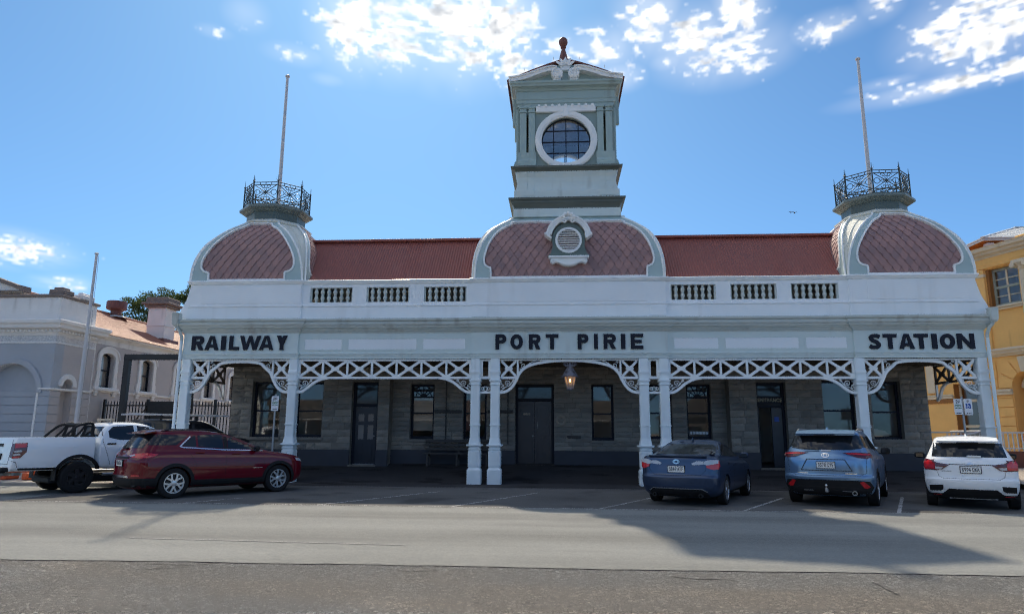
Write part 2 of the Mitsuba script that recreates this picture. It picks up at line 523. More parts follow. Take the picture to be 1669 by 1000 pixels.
mat('road_line', proc(line_col), .8, .2)
mat('faint_line', grainy((.25, .25, .24), .2, 4, 50), .85, .2)
mat('frosted_pane', (.22, .21, .20), .12, .6)
mat('gold_letter', (.34, .30, .20), .5, .4)
mat('frosted_dark', (.02, .022, .028), .08, .6)
mat('paint_brown', (.07, .055, .045), .5, .4)
mat('paint_cornice_dark', grainy((.105, .125, .112), .1, 2, 30), .45, .4)
mat('paint_cupola', grainy((.15, .195, .19), .1, 2, 30), .42, .4)
scene['look_tower_glass'] = {'type': 'thindielectric', 'int_ior': 2.2, 'ext_ior': 1.0}
mat('paint_vent', grainy((.11, .155, .145), .1, 2, 30), .45, .4)
mat('paint_tower_field', grainy((.225, .30, .285), .08, 1.6, 25), .42, .4)
# ------------------------------------------------------------------ the setting: ground, road, forecourt


def sheet(pts, z):
    v, f = trimesh.creation.triangulate_polygon(Polygon(pts), engine='earcut')
    return trimesh.Trimesh(np.column_stack([v, np.broadcast_to(z, len(v))]), f, process=False)


def struct(name, mesh, m, **k):
    return tag(put(name, mesh, m, **k), kind='structure')


def zg(y):
    """height of the ground that rises from the kerb to the building line"""
    return float(np.interp(y, [-1.0, .35, 3.3, 40], [0.0, .045, .53, .6]))


struct('ground', sheet([(-2500, -2500), (2500, -2500), (2500, 2500), (-2500, 2500)], -.12), 'earth')
xs = np.arange(-40, 40.01, .22)
edge = -12.83 + .075 * np.sin(xs * .21 + .6) + .07 * (meshkit.fbm(np.stack([xs * .5, xs * 0, xs * 0], 1), 4, 3) - .5) * 2 + .035 * (RNG.random(len(xs)) - .5)
struct('road', sheet([(-140, -1.02), (-140, -12.83), *zip(xs, edge), (140, -12.83), (140, -1.02)], 0.0), 'asphalt')
struct('chip_seal_road', sheet([(-140, -12.5), (-140, -27), (140, -27), (140, -12.5)], -.009), 'chip_seal')
struct('verge', sheet([(-140, -26.9), (-140, -70), (140, -70), (140, -26.9)], -.03), 'paving')  # unseen pale ground, added to throw light back onto the facade
ys = [-1.0, .35, 1.3, 2.3, 3.3, 6.5]
v = [[x, y, zg(y)] for y in ys for x in (-13.2, 13.4)]
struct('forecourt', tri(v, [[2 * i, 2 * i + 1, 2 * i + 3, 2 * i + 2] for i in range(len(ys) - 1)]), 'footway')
xb = np.arange(-13.2, 13.41, .3)
eb = -6.22 + .05 * (RNG.random(len(xb)) - .5)
struct('parking_bay', sheet([(-13.2, -1.17), *zip(xb, eb), (13.4, -1.17)], .003), 'bay_asphalt')
# a low edging between the road and the forecourt, nearly flush
struct('edging', box(-13.2, 13.4, -1.16, -.99, -.1, .012, .01), 'edging_stone')


def side_ground(x0, x1):
    yy = [-1.85, -.5, 1, 3, 6, 12, 60]
    zz = [.10, .14, .26, .45, .56, .60, .62]
    v = [[x, y, z] for y, z in zip(yy, zz) for x in (x0, x1)]
    return tri(v, [[2 * i, 2 * i + 1, 2 * i + 3, 2 * i + 2] for i in range(len(yy) - 1)])


struct('footpath', side_ground(-140, -13.2), 'paving')
struct('footpath', side_ground(13.4, 140), 'paving')
struct('kerb', box(-140, -13.2, -2.02, -1.84, -.1, .11, .02), 'kerb_stone')
struct('kerb', box(13.4, 140, -2.02, -1.84, -.1, .11, .02), 'kerb_stone')


def strip_line(a, b, w, z=.0065):
    a, b = np.array(a, float), np.array(b, float)
    d = (b - a) / np.linalg.norm(b - a); n = np.array([-d[1], d[0]]) * w / 2
    k = max(2, int(np.linalg.norm(b - a) / .5))
    L = [a + (b - a) * i / k + n * (1 + .10 * (RNG.random() - .5)) for i in range(k + 1)]
    R = [a + (b - a) * i / k - n * (1 + .10 * (RNG.random() - .5)) for i in range(k + 1)]
    return sheet([*L, *R[::-1]], z)


for a, b, lab in (((-12.8, -6.10), (6.75, -6.38), 'long worn white line along the backs of the parking bays'),
                  ((-5.75, -6.2), (-3.6, -2.3), 'slanting bay line beside the dark red suv'), ((-2.75, -6.22), (-.9, -2.4), 'slanting bay line in front of the paired columns'),
                  ((.52, -6.25), (2.25, -3.1), 'slanting bay line to the left of the dark blue sedan'), ((3.5, -6.4), (5.3, -3.3), 'slanting bay line between the dark blue sedan and the light blue suv'),
                  ((6.70, -6.37), (8.6, -2.6), 'slanting bay line between the light blue suv and the white hatchback'),
                  ((-8.9, -6.2), (-8.1, -4.8), 'short bay line near the rear wheel of the dark red suv'),
                  ((-6.9, -11.1), (-2.6, -11.35), 'faint worn lane line on the open road')):
    k = struct('road_line', strip_line(a, b, .05 if 'lane' in lab else .08), 'faint_line' if 'lane' in lab else 'road_line')
    tag(k, lab)


def crack(x, y, L, ang, seed):
    R = np.random.default_rng(seed)
    n = int(L / .12)
    a = math.radians(ang) + np.cumsum(R.normal(0, .28, n))
    p = np.array([x, y]) + np.cumsum(np.stack([np.cos(a), np.sin(a)], 1) * .12, 0)
    w = R.uniform(.006, .016, n)[:, None]
    nn = np.stack([-np.sin(a), np.cos(a)], 1)
    return sheet([*(p + nn * w), *(p - nn * w)[::-1]], -.0045)


for i, (x, y, L, a) in enumerate(((-5.6, -12.98, 1.1, -28), (-4.75, -13.05, .7, -150), (-5.1, -13.0, .5, -60), (.8, -13.1, .9, -40), (3.1, -13.15, .8, -110), (-2.4, -13.05, .6, -15))):
    struct('road_crack', crack(x, y, L, a, 90 + i), 'crack_tar')
# ------------------------------------------------------------------ the railway station
ST = thing('railway_station', 'pale victorian railway station with red domed roofs, central clock tower and fretwork verandah', 'railway station')


def sp(name, mesh, m, parent=ST, **k):
    return put(name, mesh, m, parent, **k)


YC, YT = .15, .13

# ---- verandah columns
def sq(rings):
    """a square post from (half width, z) rings, edges chamfered"""
    out = []
    for h, z in rings:
        c = min(.022, h * .14)
        out.append([(-h + c, -h, z), (h - c, -h, z), (h, -h + c, z), (h, h - c, z), (h - c, h, z), (-h + c, h, z), (-h, h - c, z), (-h, -h + c, z)])
    return stack(out)


shaft_m = sq([(.182, 1.252), (.176, 1.30), (.150, 1.44), (.145, 1.46), (.145, 1.822), (.168, 1.826), (.170, 1.862), (.145, 1.868), (.145, 3.10)])
pan = [box(-.098, .098, -.199, -.185, .60, 1.02, .006), box(-.098, .098, .185, .199, .60, 1.02, .006), box(.185, .199, -.098, .098, .60, 1.02, .006), box(-.199, -.185, -.098, .098, .60, 1.02, .006)]
ped_m = cat([sq([(.220, -.06), (.220, .455), (.214, .475), (.186, .515), (.180, .53), (.176, .55), (.192, .575), (.192, 1.035), (.172, 1.06), (.168, 1.075), (.197, 1.092), (.197, 1.112),
                 (.170, 1.125), (.170, 1.175), (.205, 1.185), (.243, 1.20), (.243, 1.246), (.19, 1.251)]), *pan])
cap_m = sq([(.145, 3.101), (.146, 3.105), (.176, 3.112), (.176, 3.135), (.152, 3.142), (.152, 3.205), (.176, 3.212), (.188, 3.225), (.188, 3.272), (.150, 3.278), (.148, 3.42), (.166, 3.50), (.166, 3.53), (.146, 3.60), (.146, 3.945)])
COLX = [-12.62, -8.985, -2.99, -2.355, 2.355, 2.99, 8.985, 12.62]
first = None
for x in COLX:
    c = numbered(f'{ST}__verandah_column')
    if first is None:
        first = (put('shaft', shaft_m, 'paint_column', c, M=mv(x, YC)), put('pedestal', ped_m, 'paint_column', c, M=mv(x, YC)), put('capital', cap_m, 'paint_column', c, M=mv(x, YC)))
    else:
        for n, k in zip(('shaft', 'pedestal', 'capital'), first):
            reuse(n, scene[k], c, mv(x, YC))

# ---- fretwork friezes
ZB, ZT = 3.30, 3.935


def brace(w, h, t=.084):
    x = unary_union([LineString([(-w / 2, 0), (w / 2, h)]).buffer(t / 2, cap_style=3), LineString([(-w / 2, h), (w / 2, 0)]).buffer(t / 2, cap_style=3)]).intersection(sbox(-w / 2, 0, w / 2, h))
    boss = Polygon([(-.135, 0), (-.08, .068), (.08, .068), (.135, 0), (.08, -.068), (-.08, -.068)])
    return cat([plate(x, -.022, .022), plate(affinity.translate(boss, 0, h / 2), -.034, .034)])


def frieze(x0, x1, n, M=None, mat_='paint_trim'):
    M = mv(0, YT) if M is None else M
    g = numbered(f'{ST}__timber_frieze')
    put('bottom_rail', box(x0, x1, -.04, .04, ZB, ZB + .078), mat_, g, M=M)
    put('top_rail', box(x0, x1, -.04, .04, ZT - .055, ZT), mat_, g, M=M)
    w = (x1 - x0) / n
    z0, h = ZB + .078, ZT - .055 - ZB - .078
    b = brace(w - .068, h)
    s = None
    for i in range(n):
        Mi = M @ mv(x0 + (i + .5) * w, 0, z0)
        if s is None:
            s = put('cross_brace', b, mat_, g, M=Mi)
        else:
            reuse('cross_brace', scene[s], g, Mi)
    p = None
    for i in range(n + 1):
        xx = np.clip(x0 + i * w, x0 + .034, x1 - .034)
        Mi = M @ mv(xx, 0, z0)
        if p is None:
            p = put('post', box(-.034, .034, -.03, .03, .001, h - .001), mat_, g, M=Mi)
        else:
            reuse('post', scene[p], g, Mi)


def scrolls(items, r=.011):
    return cat([tube(np.stack([c[:, 0], np.zeros(len(c)), c[:, 1]], 1), np.linspace(r * 1.15, r, len(c)), 6) for c in items])


def bracket_scroll(s):
    """scroll work in the corner between column (x=0), rail (z=3.30) and the curved brace; s = +1 to the right"""
    a = spiral(.235, 3.165, .105, 1.55, -70, 1, 30, .012)
    b = spiral(.10, 3.03, .06, 1.1, 200, -1, 20, .01)
    c = spiral(.43, 3.265, .05, .9, 250, 1, 18, .01)
    d = curve([(.03, 2.93), (.10, 2.97), (.20, 3.05), (.27, 3.065)], 6)
    e = curve([(.30, 3.09), (.36, 3.15), (.40, 3.22), (.45, 3.29)], 6)
    f = curve([(.02, 3.22), (.06, 3.14), (.13, 3.10)], 5)
    return scrolls([np.stack([s * q[:, 0], q[:, 1]], 1) for q in (a, b, c, d, e, f)])


def arched(x0, x1, mat_='paint_trim'):
    """an arched bay between two columns: the timber arch, a braced panel at each end, scrolls in the corners"""
    xm, L = (x0 + x1) / 2, (x1 - x0) / 2
    k = numbered(f'{ST}__timber_arch')
    up = [(-L, 2.868), (-L + .20, 2.905), (-L + .385, 3.04), (-L + .53, 3.27), (-L + .645, 3.50), (-L + .86, 3.69)]
    if L > 1.9:
        up += [(-1.0, 3.80), (-.5, 3.872), (0, 3.893)]
    else:
        up += [(-.62, 3.82), (0, 3.868)]
    c = curve(up + [(-a, b) for a, b in up[-2::-1]], 6)
    g = ribbon(c, .086)
    put('curved_rib', xf(plate(g, -.045, .045), mv(xm)), mat_, k, M=mv(0, YT))
    put('top_rail', box(x0 + .002, x1 - .002, -.04, .04, 3.885, ZT), mat_, k, M=mv(0, YT))
    z0, h = ZB + .078, 3.885 - ZB - .078
    for s in (-1, 1):
        xa, xb = sorted((xm + s * (L - .02), xm + s * (L - .575)))
        put('bottom_rail', box(xa, xb, -.038, .038, ZB, ZB + .078), mat_, k, M=mv(0, YT))
        put('post', box(xm + s * (L - .575) - .03, xm + s * (L - .575) + .03, -.034, .034, ZB + .02, 3.884), mat_, k, M=mv(0, YT))
        put('cross_brace', xf(brace(.49, h, .078), mv(xm + s * (L - .285), 0, z0)), mat_, k, M=mv(0, YT))
        put('bracket_scroll', xf(bracket_scroll(1 if s < 0 else -1), mv(xm + s * L)), mat_, k, M=mv(0, YT))
        q = L - .62
        sp_ = [spiral(0, 0, .10, 1.5, 20, -1, 26, .012) + [.14, 3.73], spiral(0, 0, .055, 1.1, 180, 1, 18, .01) + [.34, 3.79], curve([(.01, 3.60), (.06, 3.63), (.11, 3.64)], 5), curve([(.22, 3.69), (.28, 3.74), (.40, 3.84), (.52, 3.87)], 6),
               spiral(0, 0, .04, 1, 0, 1, 14, .01) + [.05, 3.83]]
        if L > 1.9:
            sp_ += [curve([(.45, 3.80), (.6, 3.845), (.75, 3.87)], 5)]
        put('spandrel_scroll', xf(scrolls([np.stack([s * (q - a[:, 0]) if True else a, a[:, 1]], 1) for a in sp_]), mv(xm)), mat_, k, M=mv(0, YT))


arched(-12.475, -9.13); arched(9.13, 12.475); arched(-2.21, 2.21)
frieze(-8.84, -3.135, 7); frieze(3.135, 8.84, 7)
for x0, s in ((-8.84, 1), (-3.135, -1), (3.135, 1), (8.84, -1)):
    k = numbered(f'{ST}__corner_bracket')
    c = curve([(0, 2.868), (.17, 2.90), (.35, 3.02), (.5, 3.145), (.68, 3.25), (.88, 3.315), (1.02, 3.328)], 6)
    put('curved_rib', xf(plate(ribbon(np.stack([s * c[:, 0], c[:, 1]], 1), .084), -.045, .045), mv(x0)), 'paint_trim', k, M=mv(0, YT))
    put('bracket_scroll', xf(bracket_scroll(s), mv(x0)), 'paint_trim', k, M=mv(0, YT))
for x0, x1 in ((-2.845, -2.50), (2.50, 2.845)):
    k = numbered(f'{ST}__paired_column_frame')
    put('frame', plate(sbox(x0, ZB, x1, ZT).difference(sbox(x0 + .085, ZB + .085, x1 - .085, ZT - .06)), -.035, .035), 'paint_trim', k, M=mv(0, YT))
    put('tie', box(x0, x1, -.045, .045, 2.835, 2.905), 'paint_trim', k, M=mv(0, YT))
    put('quatrefoil', cat([scrolls([arc((x0 + x1) / 2, 2.99, .07, 0, 360, 18), arc((x0 + x1) / 2 - .09, 3.0, .045, 0, 360, 12), arc((x0 + x1) / 2 + .09, 3.0, .045, 0, 360, 12)], .01)]), 'paint_trim', k, M=mv(0, YT))
for s in (-1, 1):
    M = mv(s * 12.60) @ rz(90)
    frieze(.15, 2.66, 3, M, 'paint_brown')
    k = numbered(f'{ST}__corner_bracket')
    c = curve([(2.66, 2.76), (2.54, 2.82), (2.44, 2.94), (2.33, 3.10), (2.18, 3.23), (1.98, 3.305), (1.8, 3.325)], 6)
    put('curved_rib', xf(plate(ribbon(c, .07), -.04, .04), M), 'paint_trim', k)
    put('wall_post', xf(box(2.61, 2.66, -.035, .035, 2.74, 3.30), M), 'paint_trim', k)

# ---- entablature; the pavilions and the centre stand forward of the bays between
BAYS = [(-12.76, -8.865, 0), (-8.865, -3.14, 1), (-3.14, 3.14, 0), (3.14, 8.865, 1), (8.865, 12.76, 0)]
# plan line of the wall face: outward to the right of travel means travelling in +x with -y outwards
STEP = .07


def plan_path(y=0.0, ext=0.0, back=2.9):
    P = [(-12.76 - 0, back), (-12.76, y)]
    for x0, x1, r in BAYS:
        yy = y + STEP * r
        if P[-1][1] != yy:
            P.append((x0, yy))
        if x1 < 12.7:
            P.append((x1, yy))
    P += [(12.76, y), (12.76, back)]
    Q = [P[0]]
    for p in P[1:]:
        if abs(p[0] - Q[-1][0]) + abs(p[1] - Q[-1][1]) > 1e-6:
            Q.append(p)
    return Q


PATH = plan_path()
sp('architrave', mould(PATH, [(-.12, 3.95), (.012, 3.95), (.012, 4.03), (.03, 4.036), (.03, 4.085), (.052, 4.092), (.056, 4.125), (.004, 4.135), (-.12, 4.135)]), 'paint_sage')
fr = sp('frieze_board', mould(PATH, [(-.12, 4.136), (0, 4.136), (0, 4.80), (-.12, 4.80)]), 'paint_sage')
sp('bed_moulding', mould(PATH, [(-.12, 4.801), (.02, 4.801), (.035, 4.84), (.075, 4.862), (.09, 4.90), (.14, 4.925), (.14, 4.962), (-.12, 4.962)]), 'paint_gutter')
sp('cornice', mould(PATH, [(-.12, 4.963), (.19, 4.963), (.20, 5.01), (.24, 5.03), (.262, 5.085), (.262, 5.115), (.235, 5.12), (.235, 5.14), (-.12, 5.14)]), 'paint_gutter')
sp('gutter', mould(PATH, [(-.12, 5.141), (.25, 5.141), (.292, 5.165), (.305, 5.21), (.305, 5.232), (.286, 5.238), (.27, 5.20), (.02, 5.21), (.0, 5.30), (-.12, 5.30)]), 'paint_gutter')
for xs_ in (((-8.70, -7.38), (-7.24, -4.90), (-4.76, -3.30)), ((3.30, 4.76), (4.90, 7.24), (7.38, 8.70))):
    for x0, x1 in xs_:
        k = sp('frieze_panel', box(x0 + .045, x1 - .045, STEP - .006, STEP + .03, 4.265, 4.60, .003), 'paint_pale', fr)
        sp('panel_frame', plate(sbox(x0, 4.22, x1, 4.645).difference(sbox(x0 + .045, 4.265, x1 - .045, 4.60)), STEP - .018, STEP + .02), 'paint_sage', fr)


def glyph(ch, w, h, t):
    """a heavy grotesque capital in a box w by h, stem t"""
    c = sbox(0, 0, w, h)
    L = lambda p, q=t: LineString(p).buffer(q / 2, cap_style=2, join_style=2, mitre_limit=3)

    def bowl(y0):
        r = (h - y0) / 2
        o = sbox(0, y0, w - r * .9, h).union(affinity.scale(Point(0, 0).buffer(1, quad_segs=12), r * .9, r).buffer(0).intersection(sbox(-9, -9, 9, 9)))
        o = sbox(0, y0, w - r * .9, h).union(affinity.translate(affinity.scale(Point(0, 0).buffer(1, quad_segs=12), r * .9, r), w - r * .9, y0 + r))
        i = h - y0 - 1.75 * t
        ri = i / 2
        n = sbox(t, y0 + .87 * t, max(w - t - ri * .8, t + .01), h - .87 * t).union(affinity.translate(affinity.scale(Point(0, 0).buffer(1, quad_segs=12), ri * .8, ri), max(w - t - ri * .8, t + .01), y0 + r))
        return o.difference(n)
    if ch == 'I':
        return c
    if ch == 'L':
        return sbox(0, 0, t, h).union(sbox(0, 0, w, t * .9))
    if ch == 'T':
        return sbox(0, h - t * .9, w, h).union(sbox(w / 2 - t / 2, 0, w / 2 + t / 2, h))
    if ch == 'E':
        return unary_union([sbox(0, 0, t, h), sbox(0, 0, w, t * .88), sbox(0, h - t * .88, w, h), sbox(0, h / 2 - t * .42, w * .88, h / 2 + t * .42)])
    if ch == 'P':
        return sbox(0, 0, t, h).union(bowl(h * .40))
    if ch == 'R':
        return unary_union([sbox(0, 0, t, h), bowl(h * .40), Polygon([(w * .40, h * .45), (w * .40 + t, h * .45), (w, 0), (w - t * 1.12, 0)])])
    if ch == 'A':
        return unary_union([Polygon([(0, 0), (t * 1.02, 0), (w / 2 + t * .10, h), (w / 2 - t * .55, h)]), Polygon([(w, 0), (w - t * 1.02, 0), (w / 2 - t * .10, h), (w / 2 + t * .55, h)]), sbox(w * .24, h * .18, w * .76, h * .18 + t * .8)])
    if ch == 'W':
        a, b = t * .50, w * .29
        return unary_union([Polygon([(0, h), (t * 1.0, h), (b + t * .42, 0), (b - t * .52, 0)]), Polygon([(w, h), (w - t * 1.0, h), (w - b - t * .42, 0), (w - b + t * .52, 0)]),
                            Polygon([(b - t * .3, 0), (b + t * .42, 0), (w / 2 + t * .35, h), (w / 2 - t * .40, h)]), Polygon([(w - b + t * .3, 0), (w - b - t * .42, 0), (w / 2 - t * .35, h), (w / 2 + t * .40, h)])])
    if ch == 'Y':
        return unary_union([sbox(w / 2 - t / 2, 0, w / 2 + t / 2, h * .48), Polygon([(0, h), (t * 1.1, h), (w / 2 + t * .5, h * .45), (w / 2 - t * .5, h * .38)]), Polygon([(w, h), (w - t * 1.1, h), (w / 2 - t * .5, h * .45), (w / 2 + t * .5, h * .38)])])
    if ch == 'N':
        return unary_union([sbox(0, 0, t, h), sbox(w - t, 0, w, h), Polygon([(0, h), (t * 1.05, h), (w, 0), (w - t * 1.05, 0)])])
    if ch == 'O':
        e = lambda a, b: affinity.translate(affinity.scale(Point(0, 0).buffer(1, quad_segs=14), a, b), w / 2, h / 2)
        return e(w / 2, h / 2).difference(e(w / 2 - t * .98, h / 2 - t * .92))
    q = curve([(w * .93, h * .80), (w * .74, h - t * .5), (w * .40, h - t * .46), (t * .55, h * .76), (w * .34, h * .57), (w * .66, h * .46), (w - t * .52, h * .25), (w * .62, t * .46), (w * .30, t * .46), (w * .06, h * .22)], 6)
    return L(q, t * .94).intersection(c)


# ---- lettering
WORDS = [(280, 6.667, 4.238, 4.712, [('R', 221, 350), ('A', 365, 515), ('I', 543, 592), ('L', 632, 738), ('W', 747, 973), ('A', 960, 1112), ('Y', 1146, 1260)], -12.475, -9.222, 215, 1260),
         (740, 6.667, 4.236, 4.722, [('P', 450, 570), ('O', 615, 752), ('R', 818, 945), ('T', 1002, 1140), ('P', 1350, 1467), ('I', 1527, 1568), ('R', 1630, 1763), ('I', 1818, 1864), ('E', 1923, 2056)], -2.352, 2.357, 450, 2056),
         (1350, 5.563, 4.212, 4.682, [('S', 362, 470), ('T', 496, 620), ('A', 640, 780), ('T', 780, 908), ('I', 942, 988), ('O', 1018, 1150), ('N', 1174, 1328)], 9.290, 12.427, 362, 1328)]
for _, _, z0, z1, ls, X0, X1, p0, p1 in WORDS:
    for ch, a, b in ls:
        xa, xb = X0 + (X1 - X0) * (a - p0) / (p1 - p0), X0 + (X1 - X0) * (b - p0) / (p1 - p0)
        hh = z1 - z0
        sp('sign_letter', xf(plate(glyph(ch, xb - xa, hh, .122 if ch != 'I' else .2).buffer(0), -.055, -.004), mv(xa, 0, z0)), 'paint_navy', fr)

# ---- parapet, balustrades
PPATH = [(p[0] if abs(p[0]) < 12.7 else math.copysign(12.72, p[0]), p[1] + (.03 if p[1] < 1 else 0)) for p in PATH]
px_ = [(-.22, 5.30), (.0, 5.30), (.0, 5.68), (-.22, 5.68)]
pw = sp('parapet', mould(PPATH, px_), 'paint_pale')
sp('string_course', mould(PPATH, [(-.22, 5.681), (.012, 5.681), (.03, 5.70), (.03, 5.745), (.012, 5.757), (-.22, 5.757)]), 'paint_pale', pw)
sp('coping', mould(PPATH, [(-.25, 6.452), (.012, 6.452), (.05, 6.475), (.055, 6.51), (.085, 6.535), (.085, 6.575), (.06, 6.59), (-.25, 6.59)]), 'paint_trim', pw)
yf = .03
for s in (-1, 1):      # the solid pavilion blocks with a raised panel, and their end faces
    a, b = (-12.72, -8.865) if s < 0 else (8.865, 12.72)
    sp('pavilion_block', box(a, b, yf, yf + .22, 5.758, 6.451, .004), 'paint_pale', pw)
    i0, i1 = (a + .42, b - .02) if s < 0 else (a + .55, b - .42)
    sp('raised_panel', box(i0, i1, yf - .02, yf + .1, 5.80, 6.42, .006), 'paint_pale', pw)
    sp('end_block', box(s * 12.72 - (.22 if s > 0 else 0), s * 12.72 + (.22 if s < 0 else 0), yf + .222, 2.9, 5.758, 6.451, .004), 'paint_pale', pw)
    c = curve([(12.70, 6.45), (12.76, 6.2), (12.84, 5.9), (12.98, 5.6), (13.06, 5.36), (13.06, 5.31)], 6)
    g = Polygon([(12.70, 5.31), *c[::-1], (12.70, 6.45)])
    w_ = plate(g, yf + .002, yf + .16)
    sp('end_scroll', w_ if s > 0 else xf(w_, MIRX), 'paint_pale', pw)
sp('centre_block', box(-3.14, 3.14, yf, yf + .22, 5.758, 6.451, .004), 'paint_pale', pw)
sp('raised_panel', box(-2.55, 2.52, yf - .02, yf + .1, 5.80, 6.42, .006), 'paint_pale', pw)
for s in (-1, 1):
    sp('block_pilaster', box(*sorted((s * 2.62, s * 3.13)), yf - .025, yf + .1, 5.32, 5.66, .006), 'paint_pale', pw)
yb_ = yf + STEP
OPEN = [(-8.60, -7.155), (-6.685, -5.245), (-4.75, -3.33), (3.295, 4.735), (5.195, 6.65), (7.09, 8.565)]
bal_m = lathe([(.048, 5.845), (.048, 5.875), (.036, 5.885), (.040, 5.91), (.068, 5.965), (.072, 6.005), (.052, 6.055), (.036, 6.075), (.052, 6.085), (.052, 6.105), (.036, 6.115),
               (.052, 6.135), (.072, 6.185), (.068, 6.225), (.040, 6.28), (.036, 6.305), (.05, 6.315), (.05, 6.34)], 14)
for a, b in ((-8.865, -3.14), (3.14, 8.865)):
    os_ = [o for o in OPEN if a < o[0] < b]
    g = sbox(a, 5.758, b, 6.451)
    for o in os_:
        g = g.difference(sbox(o[0], 5.842, o[1], 6.342))
    sp('balustrade_wall', plate(g, yb_, yb_ + .2), 'paint_pale', pw)
    for o in os_:
        n = 6
        sp_w = (o[1] - o[0]) / (n + .75)
        for i in range(n):
            Mi = mv((o[0] + o[1]) / 2 + (i - (n - 1) / 2) * sp_w, yb_ + .1)
            if 'BAL' not in globals():
                BAL = put('baluster', bal_m, 'paint_gutter', pw, True, Mi)
            else:
                reuse('baluster', scene[BAL], pw, Mi)
        for e in (0, 1):
            xx = o[e]
            sp('half_baluster', box(xx, xx + (.045 if e == 0 else -.045), yb_ + .05, yb_ + .15, 5.845, 6.34, .01), 'paint_gutter', pw)
    sp('box_gutter_wall', box(a, b, yb_ + 1.7, yb_ + 1.74, 5.2, 7.6, 0), 'paint_gutter', pw)

# ---- downpipes at the two ends
for s in (-1, 1):
    k = numbered(f'{ST}__downpipe')
    X = s * 12.80
    put('pipe', tube([(X, -.07, .0), (X, -.07, 4.55)], .05, 12), 'paint_column', k, 40)
    put('swan_neck', tube([(X, -.07, 4.55), (X, -.08, 4.66), (X + s * .04, -.16, 4.86), (X + s * .1, -.24, 4.96), (X + s * .12, -.26, 5.05)], .05, 12), 'paint_gutter', k, 40)
    put('rainhead', sq([(.06, 5.0), (.10, 5.06), (.115, 5.20), (.115, 5.40), (.125, 5.41), (.125, 5.44)]).apply_translation([X + s * .12, -.27, 0]), 'paint_gutter', k)

# ---- verandah ceiling and flat roof
sp('verandah_ceiling', cat([box(-12.7, 12.7, .125, 3.35, 3.99, 4.05, 0)]), 'soffit')
for i in range(6):
    sp('ceiling_joist', box(-12.6, 12.6, .32 + .46 * i, .36 + .46 * i, 3.955, 3.989, .004), 'soffit', f'{ST}__verandah_ceiling')
sp('verandah_roof', box(-12.68, 12.68, .04, 2.9, 5.16, 5.2, 0), 'paint_gutter')

# ---- the stone front under the verandah
WING, MID = 2.70, 3.20
WALLS = [(-12.30, -6.42, WING), (-6.42, 5.62, MID), (5.62, 12.30, WING)]
WIN = [(-11.52, -10.45, 1.42, 3.41, WING, 0), (-9.90, -8.87, 1.42, 3.40, WING, 0), (-5.76, -4.88, 1.37, 3.35, MID, 2), (-3.80, -2.95, 1.37, 3.35, MID, 1),
       (.86, 1.65, 1.36, 3.35, MID, 0), (2.86, 3.72, 1.42, 3.35, MID, 0), (4.24, 5.10, 1.42, 3.35, MID, 3), (8.80, 9.90, 1.50, 3.45, WING, 0), (10.42, 11.42, 1.44, 3.42, WING, 4)]
DOOR = [(-7.80, -6.84, .47, 3.40, WING, 'l'), (-1.90, -.50, .50, 3.36, MID, 'c'), (6.56, 7.56, .47, 3.38, WING, 'r')]
wk = numbered(f'{ST}__stone_wall')
ms = []
for x0, x1, y in WALLS:
    g = sbox(x0, .30, x1, 4.0)
    for o in WIN + DOOR:
        if o[4] == y and x0 < o[0] < x1:
            g = g.difference(sbox(o[0], o[2], o[1], o[3]))
    ms.append(plate(g, y, y + .42))
for s, x in ((-1, -6.42), (1, 5.62)):
    ms.append(box(x - (.3 if s < 0 else 0), x + (.3 if s > 0 else 0), WING + .421, MID + .42, .3, 4.0, 0))
scene[wk] = ply(cat(ms), 'mortar')
sp('side_wall', cat([box(-12.30, -11.9, WING + .42, 6.2, .3, 6.5, 0), box(11.9, 12.30, WING + .42, 6.2, .3, 6.5, 0), box(-12.3, 12.3, 6.2, 6.6, .3, 6.5, 0)]), 'mortar')
sp('upper_wall', box(-12.3, 12.3, 2.95, 3.3, 4.06, 6.4, 0), 'paint_gutter')
for x0, x1, y in WALLS:
    g = sbox(x0 - (.06 if x0 < -12 else 0), .1, x1 + (.06 if x1 > 12 else 0), .985)
    for o in DOOR:
        if o[4] == y:
            g = g.difference(sbox(o[0], 0, o[1], 2))
    sp('plinth', plate(g, y - .07, y - .003), 'plinth_paint')


def stones():
    out = []
    R = np.random.default_rng(5)
    for x0, x1, y in WALLS:
        z = .985
        row = 0
        while z < 3.93:
            h = (.225 if y == WING else .165) * R.uniform(.88, 1.14)
            z1 = min(z + h, 3.97)
            spans = [(x0, x1)]
            for o in WIN + DOOR:
                if o[4] == y and z1 > o[2] + .03 and z < o[3] - .03:
                    spans = [q for a, b in spans for q in ((a, min(b, o[0])), (max(a, o[1]), b)) if q[1] - q[0] > .06]
            for a, b in spans:
                x = a
                while x < b - .02:
                    w = R.uniform(.30, .62) * (1 if y == WING else 1.25)
                    if b - (x + w) < .22:
                        w = b - x
                    out.append((x, x + w, z, z1, y))
                    x += w
            z = z1
            row += 1
    return out


